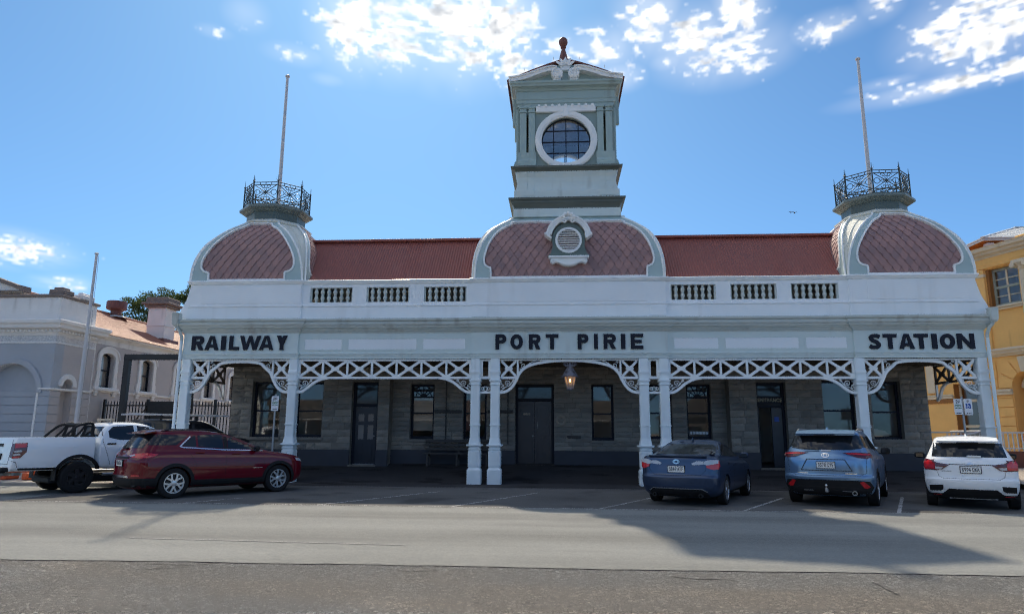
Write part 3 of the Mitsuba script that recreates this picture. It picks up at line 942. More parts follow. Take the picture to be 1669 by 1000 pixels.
def stone_mesh(x0, x1, z0, z1, y, seed, rough=1.0):
    """a rock-faced block: its margins dressed, its face broken"""
    n, m = (5, 4) if x1 - x0 > .2 else (4, 4)
    g = .008
    u, w = np.meshgrid(np.linspace(x0 + g, x1 - g, n), np.linspace(z0 + g, z1 - g, m))
    pt = np.stack([u, np.full_like(u, seed * 3.7), w], -1)
    d = .012 + rough * (.085 * meshkit.fbm(pt * [4.5, 1, 7], 3, 1) - .012)
    e = np.minimum(np.minimum(np.arange(n)[None], np.arange(n)[::-1][None]), np.minimum(np.arange(m)[:, None], np.arange(m)[::-1][:, None]))
    d = np.where(e == 0, .008, d)
    F = np.stack([u, y - d, w], -1).reshape(-1, 3)
    B = np.stack([u, np.full_like(u, y + .01), w], -1).reshape(-1, 3)
    i = np.arange(m - 1)[:, None] * n + np.arange(n - 1)[None]
    q = np.stack([i, i + 1, i + n + 1, i + n], -1).reshape(-1, 4)
    f = [q[:, [0, 1, 2]], q[:, [0, 2, 3]]]
    loop = [*range(n), *[r * n + n - 1 for r in range(1, m)], *[(m - 1) * n + c for c in range(n - 2, -1, -1)], *[r * n for r in range(m - 2, 0, -1)]]
    L = np.array(loop); K = np.roll(L, -1); N = n * m
    f.append(np.stack([L, L + N, K], 1)); f.append(np.stack([K, L + N, K + N], 1))
    return trimesh.Trimesh(np.vstack([F, B]), np.vstack(f), process=False)


SS = stones()
order = sorted(range(len(SS)), key=lambda i: -(SS[i][1] - SS[i][0]) * (SS[i][3] - SS[i][2]) * (1.2 if SS[i][4] == WING else 1))
left = [[], [], []]
for r, i in enumerate(order):
    s = SS[i]
    m = stone_mesh(*s, i, 1.0 if s[4] == WING else .55)
    c = int(RNG.integers(3))
    if r < 300:
        put('stone', m, f'sandstone_{c}', wk)
    else:
        left[c].append(m)
for c in range(3):
    if left[c]:
        tag(put('small_stone', cat(left[c]), f'sandstone_{c}', wk), kind='stuff')

# rooms behind: dark boxes so that the panes have depth
for x0, x1, y in WALLS:
    sp('room', room_box(x0 + .1, x1 - .1, y + .43, 6.1, .44, 3.8), 'room_plaster')
for x0, x1, z0, z1, y, kind in WIN:
    k = numbered(f'{ST}__window')
    yr = y + .20
    g = sbox(x0, z0, x1, z1)
    zm = z0 + (z1 - z0) * .47
    holes = [sbox(x0 + .075, z0 + .10, x1 - .075, zm - .025), sbox(x0 + .075, zm + .03, x1 - .075, z1 - .075)]
    fanz = z1 - .46
    if kind in (2, 3):
        holes[1] = sbox(x0 + .075, zm + .03, x1 - .075, fanz - .03)
        xc = (x0 + x1) / 2
        fan = sbox(x0 + .075, fanz + .03, x1 - .075, z1 - .075)
        bars = unary_union([LineString([(xc, fanz), (xc + .9 * math.cos(a), fanz + .9 * math.sin(a))]).buffer(.014) for a in np.radians([35, 62, 90, 118, 145])] + [Point(xc, fanz).buffer(.13), LineString(arc(xc, fanz, .29, 0, 180, 20)).buffer(.012)])
        holes.append(fan.difference(bars))
    for hh in holes:
        g = g.difference(hh)
    put('frame', plate(g, yr, yr + .07), 'paint_navy', k)
    put('lower_pane', tri([[x0 + .07, yr + .045, z0 + .09], [x1 - .07, yr + .045, z0 + .09], [x1 - .07, yr + .045, zm], [x0 + .07, yr + .045, zm]], [[0, 1, 2, 3]]), 'window_glass', k)
    put('upper_pane', tri([[x0 + .07, yr + .03, zm], [x1 - .07, yr + .03, zm], [x1 - .07, yr + .03, z1 - .07], [x0 + .07, yr + .03, z1 - .07]], [[0, 1, 2, 3]]), 'window_glass', k)
    put('sill', box(x0 - .07, x1 + .07, y - .075, y + .27, z0 - .11, z0 - .003, .012), 'sandstone_1', k)
    if kind == 2:
        put('blind', box(x0 + .05, x1 - .05, yr + .13, yr + .14, z0 + .3, z1 - .40, 0), 'blind', k)
    if kind == 1:
        put('blind', box(x0 + .05, x0 + .45, yr + .13, yr + .14, z0 + .3, z1 - .55, 0), 'paint_finial', k)
    if kind == 3:
        for i in range(6):
            put('window_lettering', box(x0 + .12 + i * .11, x0 + .20 + i * .11, yr + .028, yr + .034, z0 + .17, z0 + .27, .002), 'sign_white', k)
    if kind == 4:
        put('desk_papers', plate(Polygon([(x0 + .08, z0 + .2), (x0 + .1, z0 + .42), (x0 + .35, z0 + .36), (x0 + .6, z0 + .3), (x1 - .2, z0 + .16), (x1 - .3, z0 + .1), (x0 + .3, z0 + .1)]), yr + .35, yr + .4), 'blind', k)

for x0, x1, z0, z1, y, kind in DOOR:
    k = numbered(f'{ST}__door')
    yr = y + .22
    zt = z0 + (2.05 if kind != 'c' else 2.25)
    put('frame', cat([box(x0, x0 + .09, yr - .02, yr + .12, z0, z1), box(x1 - .09, x1, yr - .02, yr + .12, z0, z1), box(x0 + .09, x1 - .09, yr - .02, yr + .12, z1 - .1, z1 - .001), box(x0 + .09, x1 - .09, yr - .02, yr + .12, zt, zt + .1)]), 'paint_navy', k)
    put('transom_light', box(x0 + .09, x1 - .09, yr + .05, yr + .06, zt + .1, z1 - .1, 0), 'frosted_dark', k)
    put('step', box(x0 - .02, x1 + .02, y - .12, y + .45, z0 - .2, z0 - .003, .01), 'mortar', k)
    a, b = x0 + .09, x1 - .09
    if kind == 'l':
        g = sbox(a, z0 + .01, b, zt - .005)
        w = (b - a - .36) / 2
        hs = []
        for j in (0, 1):
            xa = a + .11 + j * (w + .14)
            hs += [sbox(xa, zt - .52, xa + w, zt - .27), sbox(xa, zt - 1.16, xa + w, zt - .66)]
        for q in hs:
            g = g.difference(q)
        lk = put('leaf', plate(g, yr + .03, yr + .08), 'paint_door', k)
        for q in hs:
            put('pane', plate(q, yr + .05, yr + .056), 'frosted_pane', k)
        for j in (0, 1):
            xa = a + .11 + j * (w + .14)
            put('panel', box(xa + .02, xa + w - .02, yr + .015, yr + .03, z0 + .15, z0 + .78, .008), 'paint_door', k)
        put('handle', xf(lathe([(.0, 0), (.03, .01), (.03, .03), (.012, .04), (.012, .06)], 12), mv(b - .07, yr + .04, z0 + 1.0) @ rx(90)), 'steel_grey', k, 40)
        put('threshold', box(a, b, yr - .12, yr + .02, z0 + .0, z0 + .03), 'steel_grey', k)
    elif kind == 'c':
        xm = (a + b) / 2
        for j, (p, q) in enumerate(((a, xm - .003), (xm + .003, b))):
            put('leaf', box(p, q, yr + .03, yr + .08, z0 + .01, zt - .005, .005), 'paint_door', k)
            put('panel', box(p + .09, q - .09, yr + .016, yr + .03, z0 + .2, z0 + .85, .01), 'paint_door', k)
            put('panel', box(p + .09, q - .09, yr + .016, yr + .03, z0 + 1.0, zt - .15, .01), 'paint_door', k)
        put('notice', box(xm - .42, xm - .17, yr + .008, yr + .0155, zt - .5, zt - .43, .001), 'blind', k)
        put('handle', xf(lathe([(.0, 0), (.03, .01), (.034, .03), (.015, .04), (.015, .06)], 12), mv(xm - .07, yr + .03, z0 + 1.0) @ rx(90)), 'steel_grey', k, 40)
        put('push_plate', box(xm + .08, xm + .15, yr + .02, yr + .03, z0 + 1.25, z0 + 1.5, .002), 'steel_grey', k)
    else:
        put('leaf', box(a + (b - a) * .55, b, yr + .03, yr + .08, z0 + .01, zt - .005, .005), 'paint_door', k)
        put('open_leaf', box(a + .01, a + .06, yr + .13, yr + .85, z0 + .01, zt - .005, .005), 'paint_door', k)
        put('notice', box(b - .28, b - .12, yr + .02, yr + .03, zt - .48, zt - .32, .001), 'sign_blue', k)
        sg = put('door_sign', box(x0 + .1, x1 - .1, yr - .04, yr - .021, zt + .12, zt + .40, .004), 'paint_navy', k)
        put('sign_lettering', line_text('ENTRANCE', (x0 + x1) / 2, zt + .205, .115, yr - .0415, .004), 'gold_letter', k)
for xa, xb in ((-4.85, -3.85), (-2.9, -1.98)):
    sp('wall_rail', box(xa, xb, MID - .07, MID - .045, 2.30, 2.42, .004), 'timber_grey')
for x in (-4.42, -2.16, -2.62):
    sp('wall_conduit', tube([(x, MID - .075, 1.2), (x, MID - .075, 3.9)], .022, 8), 'timber_grey', smooth=True)
mk = sp('wall_medallion', xf(lathe([(.10, 0), (.19, .0), (.19, .03), (.155, .045), (.13, .03), (.10, .02)], 28, False), mv(-.25, MID - .045, 2.06) @ rx(90)), 'blind', smooth=40)
sp('wall_vent', cat([box(-.03, .46, MID - .055, MID - .04, 1.42, 1.52, .003), *[box(.0 + .08 * i, .04 + .08 * i, MID - .062, MID - .054, 1.435, 1.505, .002) for i in range(6)]]), 'timber_grey')
# ------------------------------------------------------------------ roofs, domes, tower
ZC = 6.592


def corrugated(x0, x1, ya, za, yb, zb, pitch=.09, amp=.014, t=.006):
    n = int((x1 - x0) / pitch * 6)
    x = np.linspace(x0, x1, n)
    d = np.array([yb - ya, zb - za]); d /= np.linalg.norm(d); nn = np.array([-d[1], d[0]])
    w = amp * np.cos((x - x0) / pitch * 2 * np.pi)
    rows = []
    for y, z, o in ((ya, za, 1), (yb, zb, 1), (yb, zb, -1), (ya, za, -1)):
        off = w + (t / 2) * o
        rows.append(np.stack([x, y + nn[0] * off, z + nn[1] * off], 1))
    V = np.array(rows).transpose(1, 0, 2)
    return stack(V)


RY, RZ_ = 2.1, 8.51
for s, (a, b) in ((-1, (-10.2, -2.3)), (1, (2.3, 10.2))):
    k = numbered(f'{ST}__corrugated_roof')
    put('front_slope', corrugated(a, b, .30, 6.50, RY, RZ_), 'corrugated_red', k, 50)
    put('rear_slope', corrugated(a, b, RY + .002, RZ_, 6.9, 5.9), 'corrugated_red', k, 50)
    put('ridge_capping', cat([tube([(a, RY, RZ_ + .02), (b, RY, RZ_ + .02)], .06, 10), bar((a, RY - .09, RZ_ - .045), (b, RY - .09, RZ_ - .045), .15, .008)]), 'corrugated_red', k, 40)

# the front face of a dome: z -> inset, half width
PROF = np.array([(6.592, 0, 1.93), (6.8, 0, 1.925), (7.0, .005, 1.90), (7.3, .03, 1.83), (7.6, .085, 1.715), (7.9, .165, 1.55), (8.2, .30, 1.325), (8.5, .50, 1.03), (8.8, .78, .665), (8.97, .98, .54), (9.0, 1.02, .52)])
zz = np.linspace(6.592, 9.0, 60)
from scipy.interpolate import PchipInterpolator
_in, _hw = PchipInterpolator(PROF[:, 0], PROF[:, 1])(zz), PchipInterpolator(PROF[:, 0], PROF[:, 2])(zz)
SARC = np.concatenate([[0], np.cumsum(np.hypot(np.diff(zz), np.diff(_in)))])
YD = .10


def dome_fn(uv, t):
    """uv: (x from the axis, arc length up the face); t outwards"""
    uv = np.atleast_2d(uv)
    s = np.clip(uv[:, 1], 0, SARC[-1])
    y, z = np.interp(s, SARC, _in), np.interp(s, SARC, zz)
    dy, dz = np.interp(s, SARC, np.gradient(_in, SARC)), np.interp(s, SARC, np.gradient(zz, SARC))
    z = z + (uv[:, 1] - s) * dz
    return np.stack([uv[:, 0], YD + y - dz * t, z + dy * t], 1)


def s_of(z):
    return np.interp(z, zz, SARC)


def w_of(z):
    return np.interp(z, zz, _hw)


SHW, SHR = .275, .205
half = [(0, -.205), (.045, -.160), (.095, -.085), (.122, -.01), (.122, .04), (.095, .11), (.0, .17)]
SH_OUT = np.array(half + [(-x, y) for x, y in half[-2:0:-1]])


def shingle_solid(u, s, jit):
    """one scale: its tip stands proud, its head lies under the row above"""
    o = SH_OUT * [1, 1] + [u, s]
    lift = np.interp(SH_OUT[:, 1], [-.215, .17], [.044 + jit, .004])
    c = dome_fn(o, 0)
    top, bot = np.array([dome_fn(o[i], lift[i])[0] for i in range(len(o))]), np.array([dome_fn(o[i], max(lift[i] - .030, -.01))[0] for i in range(len(o))])
    n = len(o)
    cu = np.array([[u, s - .02]])
    ct = dome_fn(cu, float(np.interp(-.02, [-.215, .17], [.044 + jit, .004])) + .004)
    V = np.vstack([top, bot, ct])
    j = np.arange(n); k = (j + 1) % n
    F = np.vstack([np.stack([np.full(n, 2 * n), j, k], 1), np.stack([j, j + n, k], 1), np.stack([k, j + n, k + n], 1)])
    m = trimesh.Trimesh(V, F, process=False)
    return m


def mapz(c):
    return np.stack([np.asarray(c)[:, 0], s_of(np.asarray(c)[:, 1])], 1)


def dome_face(k, xc, W, hwf, inner, M, pieces=True, seed=0, bead=True):
    """shingles, border band and beads on one face. hwf(z): half width; inner: the outline of the shingled field, (x, z), one side, from the bottom up"""
    zs = np.linspace(6.595, 8.96, 40)
    outer = np.vstack([np.stack([hwf(zs), zs], 1)])
    oc = mapz(outer)
    O = Polygon(np.vstack([oc, (oc * [-1, 1])[::-1]]))
    ic = curve(inner, 5)
    icm = mapz(ic)
    I = Polygon(np.vstack([icm, (icm * [-1, 1])[::-1]])).buffer(0)
    I2 = I.intersection(O.buffer(-.05))
    field = I2.buffer(.02)
    band = O.buffer(-.002).difference(I2.buffer(.045))
    put('border_band', shell(band, dome_fn, .0, .055, .10), 'paint_band', k, 30, M=M)
    bd = I2.buffer(.05).difference(I2.buffer(-.005)).intersection(O)
    put('inner_bead', shell(bd, dome_fn, .0, .085, .10), 'paint_trim', k, 30, M=M)
    edge = np.vstack([oc, (oc * [-1, 1])[::-1]])
    eb = LineString(edge).buffer(.032, cap_style=2).union(LineString(edge[[0]] + [[0, 0], [0, .001]]))
    e3 = dome_fn(edge, .045)
    nb = len(oc)
    put('edge_bead', tube(e3[:nb], .034, 8), 'paint_trim', k, 50, M=M)
    put('edge_bead', tube(e3[nb:], .034, 8), 'paint_trim', k, 50, M=M)
    put('field', shell(field, dome_fn, -.02, .002, .12), 'shingle_2', k, M=M)
    R = np.random.default_rng(seed + 3)
    rest = [[], [], []]
    smax = field.bounds[3]
    r = 0
    fb = field.buffer(.015)
    got = []
    while r * SHR < smax + .2:
        s = r * SHR + .06
        n = int(W / SHW) + 2
        for i in range(-n, n + 1):
            u = (i + .5 * (r % 2)) * SHW
            pg = Polygon(SH_OUT + [u, s])
            q = pg.intersection(fb)
            if q.area > .35 * pg.area and s > -.1:
                got.append((u, s, R.uniform(-.004, .006), int(R.integers(3)), q.area >= .999 * pg.area, r))
        r += 1
    for u, s, j, c, whole, r in got:
        m = shingle_solid(u, s, j + .004 * (0))
        if not whole:
            m = None if False else clip_piece(m, u, s, fb, j)
        if pieces:
            put('shingle', m, f'shingle_{c}', k, M=M)
        else:
            rest[c].append(m)
    for c in range(3):
        if rest[c]:
            tag(put('small_shingle', rest[c], f'shingle_{c}', k, M=M), kind='stuff')


def clip_piece(m, u, s, fb, j):
    g = Polygon(SH_OUT + [u, s]).intersection(fb)
    g = max(polys(g), key=lambda p: p.area)
    o = np.array(shapely.segmentize(g.exterior, .1).coords)[:-1]
    v = np.interp(o[:, 1] - s, [-.215, .17], [.044 + j, .004])
    n = len(o)
    top = np.array([dome_fn(o[i], v[i])[0] for i in range(n)])
    bot = np.array([dome_fn(o[i], -.012)[0] for i in range(n)])
    F = trimesh.creation.triangulate_polygon(Polygon(o), engine='earcut')
    F = np.asarray(F[1]) if len(F[0]) == n else np.stack([np.zeros(n - 2, int), np.arange(1, n - 1), np.arange(2, n)], 1)
    k = np.arange(n); kk = (k + 1) % n
    return trimesh.Trimesh(np.vstack([top, bot]), np.vstack([F, np.stack([k, k + n, kk], 1), np.stack([kk, k + n, kk + n], 1)]), process=False)


INNER_S = [(1.30, 6.594), (1.30, 6.86), (1.36, 6.915), (1.47, 6.95), (1.555, 7.03), (1.585, 7.16), (1.56, 7.36), (1.44, 7.63), (1.26, 7.92), (1.02, 8.22), (.74, 8.50), (.52, 8.63), (.42, 8.72), (.36, 8.80), (.0, 8.81)]
YCEN = 2.05
for si, s in enumerate((-1, 1)):
    xc = s * 10.82
    k = numbered(f'{ST}__corner_dome')
    rings = []
    for z, i, w in zip(zz, _in, _hw):
        b = 1.95 - i
        w = min(w, b - .01)
        rings.append([(xc + x, YCEN + y, z) for x, y in ((-w, -b), (w, -b), (b, -w), (b, w), (w, b), (-w, b), (-b, w), (-b, -w))])
    scene[k] = ply(stack(rings[::2] + [rings[-1]]), 'paint_cream', 20)
    for q in range(4):
        M = mv(xc, YCEN) @ rz(90 * q) @ mv(0, -YCEN)
        dome_face(k, xc, 1.9, lambda z: np.interp(z, zz, _hw) - .01, INNER_S, M, q == 0, 10 * si + q)
    # raised cover strips on the cream corners
    for q in range(4):
        a = rz(90 * q)
        pts = np.array([[(b0 + w0) / 2, -(b0 + w0) / 2, z + .01] for z, b0, w0 in zip(zz[24:56:3], (1.95 - _in)[24:56:3], np.minimum(_hw, 1.94 - _in)[24:56:3])])
        put('hip_roll', tube(pts, .022, 6), 'paint_cream', k, 50, M=mv(xc, YCEN) @ a)
    oct_ = lambda R: [(xc + R * math.sin(t), YCEN + .02 - R * math.cos(t)) for t in np.radians(np.arange(8) * 45 - 22.5)]
    c = numbered(f'{ST}__cupola_deck')
    put('base_ring', mould(oct_(1.0), [(-.3, 8.90), (.22, 8.90), (.27, 8.94), (.27, 8.985), (.16, 9.03), (.10, 9.09), (-.3, 9.09)], True), 'paint_cream', c)
    put('neck', mould(oct_(1.0), [(-.3, 9.091), (.03, 9.091), (.03, 9.40), (-.3, 9.40)], True), 'paint_deep_green', c)
    put('cornice', mould(oct_(1.0), [(-.3, 9.401), (.05, 9.401), (.13, 9.44), (.15, 9.47), (.20, 9.475), (.27, 9.515), (.28, 9.53), (.28, 9.60), (-.3, 9.60)], True), 'paint_cupola', c)
    put('deck', sheet(oct_(.8), 9.595), 'paint_cream', c)
    # the iron railing
    rl = numbered(f'{ST}__cupola_railing')
    V = np.array(oct_(1.17))
    pw_ = np.linalg.norm(V[1] - V[0])
    hw = pw_ / 2 - .03

    def rod(p, r=.010):
        p = np.asarray(p, float)
        return tube(np.stack([p[:, 0], 0 * p[:, 0], p[:, 1]], 1), r, 5)
    z0, z1, z2, z3 = 9.66, 9.80, 10.36, 10.46
    zc = (z1 + z2) / 2
    P = [box(-hw, hw, -.012, .012, z - .013, z + .013, .003) for z in (z0, z1, z2, z3)]
    P += [box(x - .01, x + .01, -.01, .01, z2, z3, 0) for x in (-hw * .5, hw * .0, hw * .5)]
    for sx in (-1, 1):
        for sz in (-1, 1):
            P.append(rod([(sx * .04, zc + sz * .03), (sx * hw, zc + sz * (z2 - zc))], .016))
            P.append(rod(arc(sx * hw * .50, zc + sz * .0, .0 + .10, 90 if sx > 0 else 90, 450, 14) * [1, 1] + [sx * .10, 0], .013)) if sz > 0 else None
            P.append(rod(spiral(sx * .10, zc + sz * .20, .085, 1.1, 90 - 90 * sx, sx * sz, 14, .02), .014))
            P.append(rod(curve([(0, zc + sz * .05), (sx * .045, zc + sz * .12), (0, zc + sz * .19)], 5), .012))
            P.append(rod(curve([(sx * .06, zc), (sx * .13, zc + sz * .04), (sx * .20, zc)], 5), .012))
    P.append(xf(lathe([(.0, -.02), (.05, -.018), (.05, .018), (.0, .02)], 10), mv(0, 0, zc) @ rx(90)))
    for x in np.linspace(-hw * .75, hw * .75, 4):
        P.append(rod(arc(x, z0 + .012, hw * .25, 0, 180, 9), .012))
    panel = cat([p for p in P if p is not None])
    post = cat([sq([(.028, 9.60), (.028, 9.70), (.021, 9.71), (.021, 10.48), (.033, 10.49), (.033, 10.51), (.012, 10.53), (.006, 10.74)]),
                tube([(-.002, 0, 10.52), (.05, 0, 10.55), (.065, 0, 10.60), (.05, 0, 10.66)], [.01, .01, .009, .004], 5), tube([(.002, 0, 10.52), (-.05, 0, 10.55), (-.065, 0, 10.60), (-.05, 0, 10.66)], [.01, .01, .009, .004], 5)])
    for i in range(8):
        p, q = V[i], V[(i + 1) % 8]
        M = mv(*((p + q) / 2)) @ rz(45 * i)
        put('railing_panel', panel, 'iron_green', rl, M=M) if i == 0 and 'RP' not in globals() else None
        if 'RP' not in globals():
            RP = scene[f'{rl}__railing_panel']; RPOST = None
        elif not (si == 0 and i == 0):
            reuse('railing_panel', RP, rl, M)
        Mp = mv(p[0], p[1]) @ rz(45 * i - 22.5)
        if RPOST is None:
            RPOST = scene[put('railing_post', post, 'iron_green', rl, M=Mp)]
        else:
            reuse('railing_post', RPOST, rl, Mp)

# ---- the centre mansard under the tower
k = numbered(f'{ST}__centre_dome')
CW = PchipInterpolator([6.592, 6.8, 7.3, 7.6, 7.84, 8.1, 8.3, 8.5, 8.7, 8.85, 9.0], [3.09, 3.085, 3.03, 2.95, 2.86, 2.72, 2.58, 2.38, 2.12, 1.93, 1.80])
rings = []
YB = 5.6
for z, i in zip(zz[::2], _in[::2]):
    w = float(CW(z)); b = 3.12 - i; w = min(w, b - .005); f, r = YD + i, YB - i
    c = b - w
    rings.append([(-w, f, z), (w, f, z), (b, f + c, z), (b, r - c, z), (w, r, z), (-w, r, z), (-b, r - c, z), (-b, f + c, z)])
scene[k] = ply(stack(rings), 'paint_cream', 20)
INNER_C = [(2.52, 6.594), (2.54, 6.94), (2.60, 6.985), (2.69, 7.03), (2.745, 7.12), (2.755, 7.28), (2.70, 7.55), (2.60, 7.83), (2.40, 8.17), (2.16, 8.40), (1.90, 8.55), (1.72, 8.66), (.0, 8.665)]
dome_face(k, 0, 2.9, lambda z: CW(z) - .01, INNER_C, mv(.015), True, 77)
side = [(2.30, 6.594), (2.30, 7.0), (2.38, 7.1), (2.36, 7.5), (2.15, 8.0), (1.8, 8.4), (1.5, 8.6), (0, 8.6)]
for s in (-1, 1):
    M = mv(s * 3.12, (YD + YB) / 2) @ rz(90 * s) @ mv(0, -YD)
    dome_face(k, 0, 2.6, lambda z: CW(z) - .50, side, M, False, 81 + s)
put('top_flat', box(-2.0, 2.0, 1.1, 4.6, 8.985, 9.02, 0), 'paint_cream', k)

# ---- the oval vent on the mansard
v = numbered(f'{ST}__roof_vent')
body = Polygon([*[(.03 + .54 * math.cos(a), 7.86 + .56 * math.sin(a)) for a in np.radians(np.linspace(0, 180, 25))], (-.49, 7.62), (-.55, 7.40), (-.66, 7.29), (.72, 7.29), (.61, 7.40), (.55, 7.62)])
hole = Point(.03, 7.82).buffer(.36, quad_segs=16)
put('housing', plate(body.difference(hole), YD - .17, YD + 1.0), 'paint_vent', v)
put('rim', plate(Point(.03, 7.82).buffer(.435, quad_segs=16).difference(hole), YD - .215, YD - .12), 'paint_trim', v)
put('back', plate(hole.buffer(.02), YD + .7, YD + .74), 'paint_tower', v)
for i in range(9):
    z = 7.82 + (i - 4) * .079
    w = math.sqrt(max(.365 ** 2 - (z - 7.82) ** 2, .01))
    put('louvre_slat', xf(box(-w, w, -.03, .03, -.013, .013, .004), mv(.03, YD - .15, z) @ rx(-14)), 'paint_trim', v)
hood_o, hood_i = arc(.03, 7.93, .74, 8, 172, 30), arc(.03, 7.93, .55, 8, 172, 30)
H = Polygon([*hood_o, *hood_i[::-1]])
put('hood', plate(H, YD - .28, YD + .5), 'paint_trim', v)
for r, y in ((.70, .31), (.62, .295)):
    put('hood_moulding', plate(LineString(arc(.03, 7.93, r, 6, 174, 30)).buffer(.022), YD - y, YD - .27), 'paint_trim', v)
for s in (-1, 1):
    e = .03 + s * .66
    put('hood_return', plate(Polygon([(e - .13, 8.05), (e + s * .06, 8.08), (e + s * .12, 8.02), (e + s * .02, 7.93), (e - s * .08, 7.86), (e - s * .12, 7.90)]).convex_hull, YD - .30, YD + .1), 'paint_trim', v)
crown = [xf(lathe([(.0, 0), (.02, .0), (.06, .06), (.05, .12), (.0, .15)], 8), mv(.03 + .10 * math.sin(a), YD - .33, 8.52 + .10 * math.cos(a)) @ ry(math.degrees(a))) for a in np.radians([-70, -35, 0, 35, 70])]
crown += [xf(tube(np.stack([c[:, 0], 0 * c[:, 0], c[:, 1]], 1), np.linspace(.03, .02, len(c)), 7), mv(.03, YD - .33)) for c in (spiral(-.12, 8.44, .085, 1.2, 60, 1, 16, .02), spiral(.12, 8.44, .085, 1.2, 120, -1, 16, .02))]
put('crown_ornament', cat(crown), 'paint_trim', v, 40)
put('sill', box(-.63, .69, YD - .27, YD + .1, 7.215, 7.288, .015), 'paint_trim', v)
apron = Polygon([(-.55, 7.21), (-.58, 7.10), (-.50, 7.03), (-.40, 7.08), (-.28, 7.05), (-.18, 6.985), (.03, 6.95), (.24, 6.985), (.34, 7.05), (.46, 7.08), (.56, 7.03), (.64, 7.10), (.61, 7.21)])
put('apron', plate(apron.buffer(.03).buffer(-.03), YD - .22, YD + .05), 'paint_trim', v)
put('apron_scroll', cat([xf(tube(np.stack([c[:, 0], 0 * c[:, 0], c[:, 1]], 1), .02, 6), mv(0, YD - .225)) for c in (spiral(-.50, 7.12, .07, 1.2, 0, 1, 14, .02), spiral(.56, 7.12, .07, 1.2, 180, -1, 14, .02), curve([(-.42, 7.15), (-.2, 7.03), (.03, 7.0), (.26, 7.03), (.48, 7.15)], 5))]), 'paint_trim', v, 40)

# ---- the clock tower
tw = numbered(f'{ST}__clock_tower')
YW, XW, TD = 1.0, 1.70, 3.40     # front face, half width, depth


def trect(o=0.0):
    return [(-XW - o, YW - o), (XW + o, YW - o), (XW + o, YW + TD + o), (-XW - o, YW + TD + o)]


def ring(prof, mt, name, o=0.0):
    return put(name, mould(trect(o), [(-.12, prof[0][1]), *prof, (-.12, prof[-1][1])], True), mt, tw)


ring([(.15, 8.95), (.15, 9.24)], 'paint_tower_pale', 'skirting')
ring([(.12, 9.241), (.125, 9.30), (.20, 9.42), (.23, 9.44), (.235, 9.50), (.30, 9.53), (.315, 9.56), (.315, 9.60), (.16, 9.62)], 'paint_cornice_dark', 'lower_cornice')
ring([(.13, 9.621), (.13, 9.90), (.11, 9.93)], 'paint_tower_pale', 'plinth_course')
ring([(.085, 9.931), (.04, 10.10), (.02, 10.25), (.035, 10.42), (.08, 10.56), (.09, 10.62)], 'paint_tower_pale', 'waist')
for s in (-1, 1):
    for a, b in ((1.38, 1.60), (1.14, 1.345)):
        x0, x1 = sorted((s * a, s * b))
        c = [(YW - .09, 9.92), (YW - .10, 9.931), (YW - .075, 10.1), (YW - .055, 10.25), (YW - .065, 10.42), (YW - .11, 10.56), (YW - .115, 10.618), (YW + .1, 10.618), (YW + .1, 9.92)]
        put('waist_pilaster', plate_x(Polygon(c), x0, x1), 'paint_tower_pale', tw)
    put('pilaster_foot', box(*sorted((s * 1.10, s * 1.70)), YW - .145, YW, 9.70, 9.925, .01), 'paint_tower_pale', tw)
ring([(.10, 10.621), (.12, 10.66), (.20, 10.70), (.24, 10.72), (.25, 10.775), (.12, 10.785)], 'paint_cornice_dark', 'middle_cornice')
for s in (-1, 1):
    put('cornice_break', box(*sorted((s * 1.06, s * 1.78)), YW - .29, YW - .1, 10.70, 10.782, .012), 'paint_cornice_dark', tw)
# the window stage: four walls, the front and the back with a round opening
ZW0, ZW1 = 10.786, 13.10
RC, RR = 11.79, .865
hole = Point(0, RC).buffer(RR, quad_segs=24)
face = sbox(-XW, ZW0, XW, ZW1)
slots = unary_union([sbox(a, 11.36, b, 12.80) for a, b in ((-1.404, -1.326), (1.326, 1.404))])
put('front_wall', plate(face.difference(hole).difference(slots), YW, YW + .22), 'paint_tower_field', tw)
put('rear_wall', plate(face.difference(hole), YW + TD - .22, YW + TD), 'paint_tower', tw)
put('side_wall', cat([box(s * XW - .11 - .11 * s, s * XW + .11 - .11 * s, YW + .221, YW + TD - .221, ZW0, ZW1, 0) for s in (-1, 1)]), 'paint_tower', tw)
put('loft_floor', box(-1.47, 1.47, YW + .23, YW + TD - .23, ZW0 + .02, ZW0 + .04, 0), 'timber_grey', tw)
put('loft_ceiling', box(-1.47, 1.47, YW + .23, YW + TD - .23, ZW1 - .1, ZW1 - .08, 0), 'timber_grey', tw)
for y0, y1, sg, nm in ((YW - .10, YW, -1, 'round_window'), (YW + TD, YW + TD + .10, 1, 'round_window')):
    r = numbered(f'{tw}__{nm}')
    P = [Point(0, RC).buffer(1.095, quad_segs=24).difference(hole)]
    scene[r] = ply(cat([plate(P[0], y0, y1), plate(Point(0, RC).buffer(1.05, quad_segs=24).difference(Point(0, RC).buffer(.93, quad_segs=24)), *(sorted((y0 if sg < 0 else y1, (y0 if sg < 0 else y1) + sg * .025)))),
                              box(-.09, .09, *sorted((y0 if sg < 0 else y1, (y0 if sg < 0 else y1) + sg * .05)), RC + RR, RC + 1.10, .01)]), 'paint_trim', 30)
yg = YW + .12
bars = unary_union([hole.difference(Point(0, RC).buffer(RR - .035, quad_segs=24)), *[sbox(x - .016, RC - RR, x + .016, RC + RR) for x in (-.44, 0, .44)], *[sbox(-RR, RC + z - .016, RR, RC + z + .016) for z in (-.42, 0, .42)]]).intersection(hole)
put('glazing_bar', plate(bars, yg - .02, yg + .02), 'paint_navy', tw)
v2, f2 = trimesh.creation.triangulate_polygon(hole, engine='earcut')
put('round_pane', trimesh.Trimesh(np.stack([v2[:, 0], 0 * v2[:, 0] + yg + .005, v2[:, 1]], 1), f2, process=False), 'tower_glass', tw)
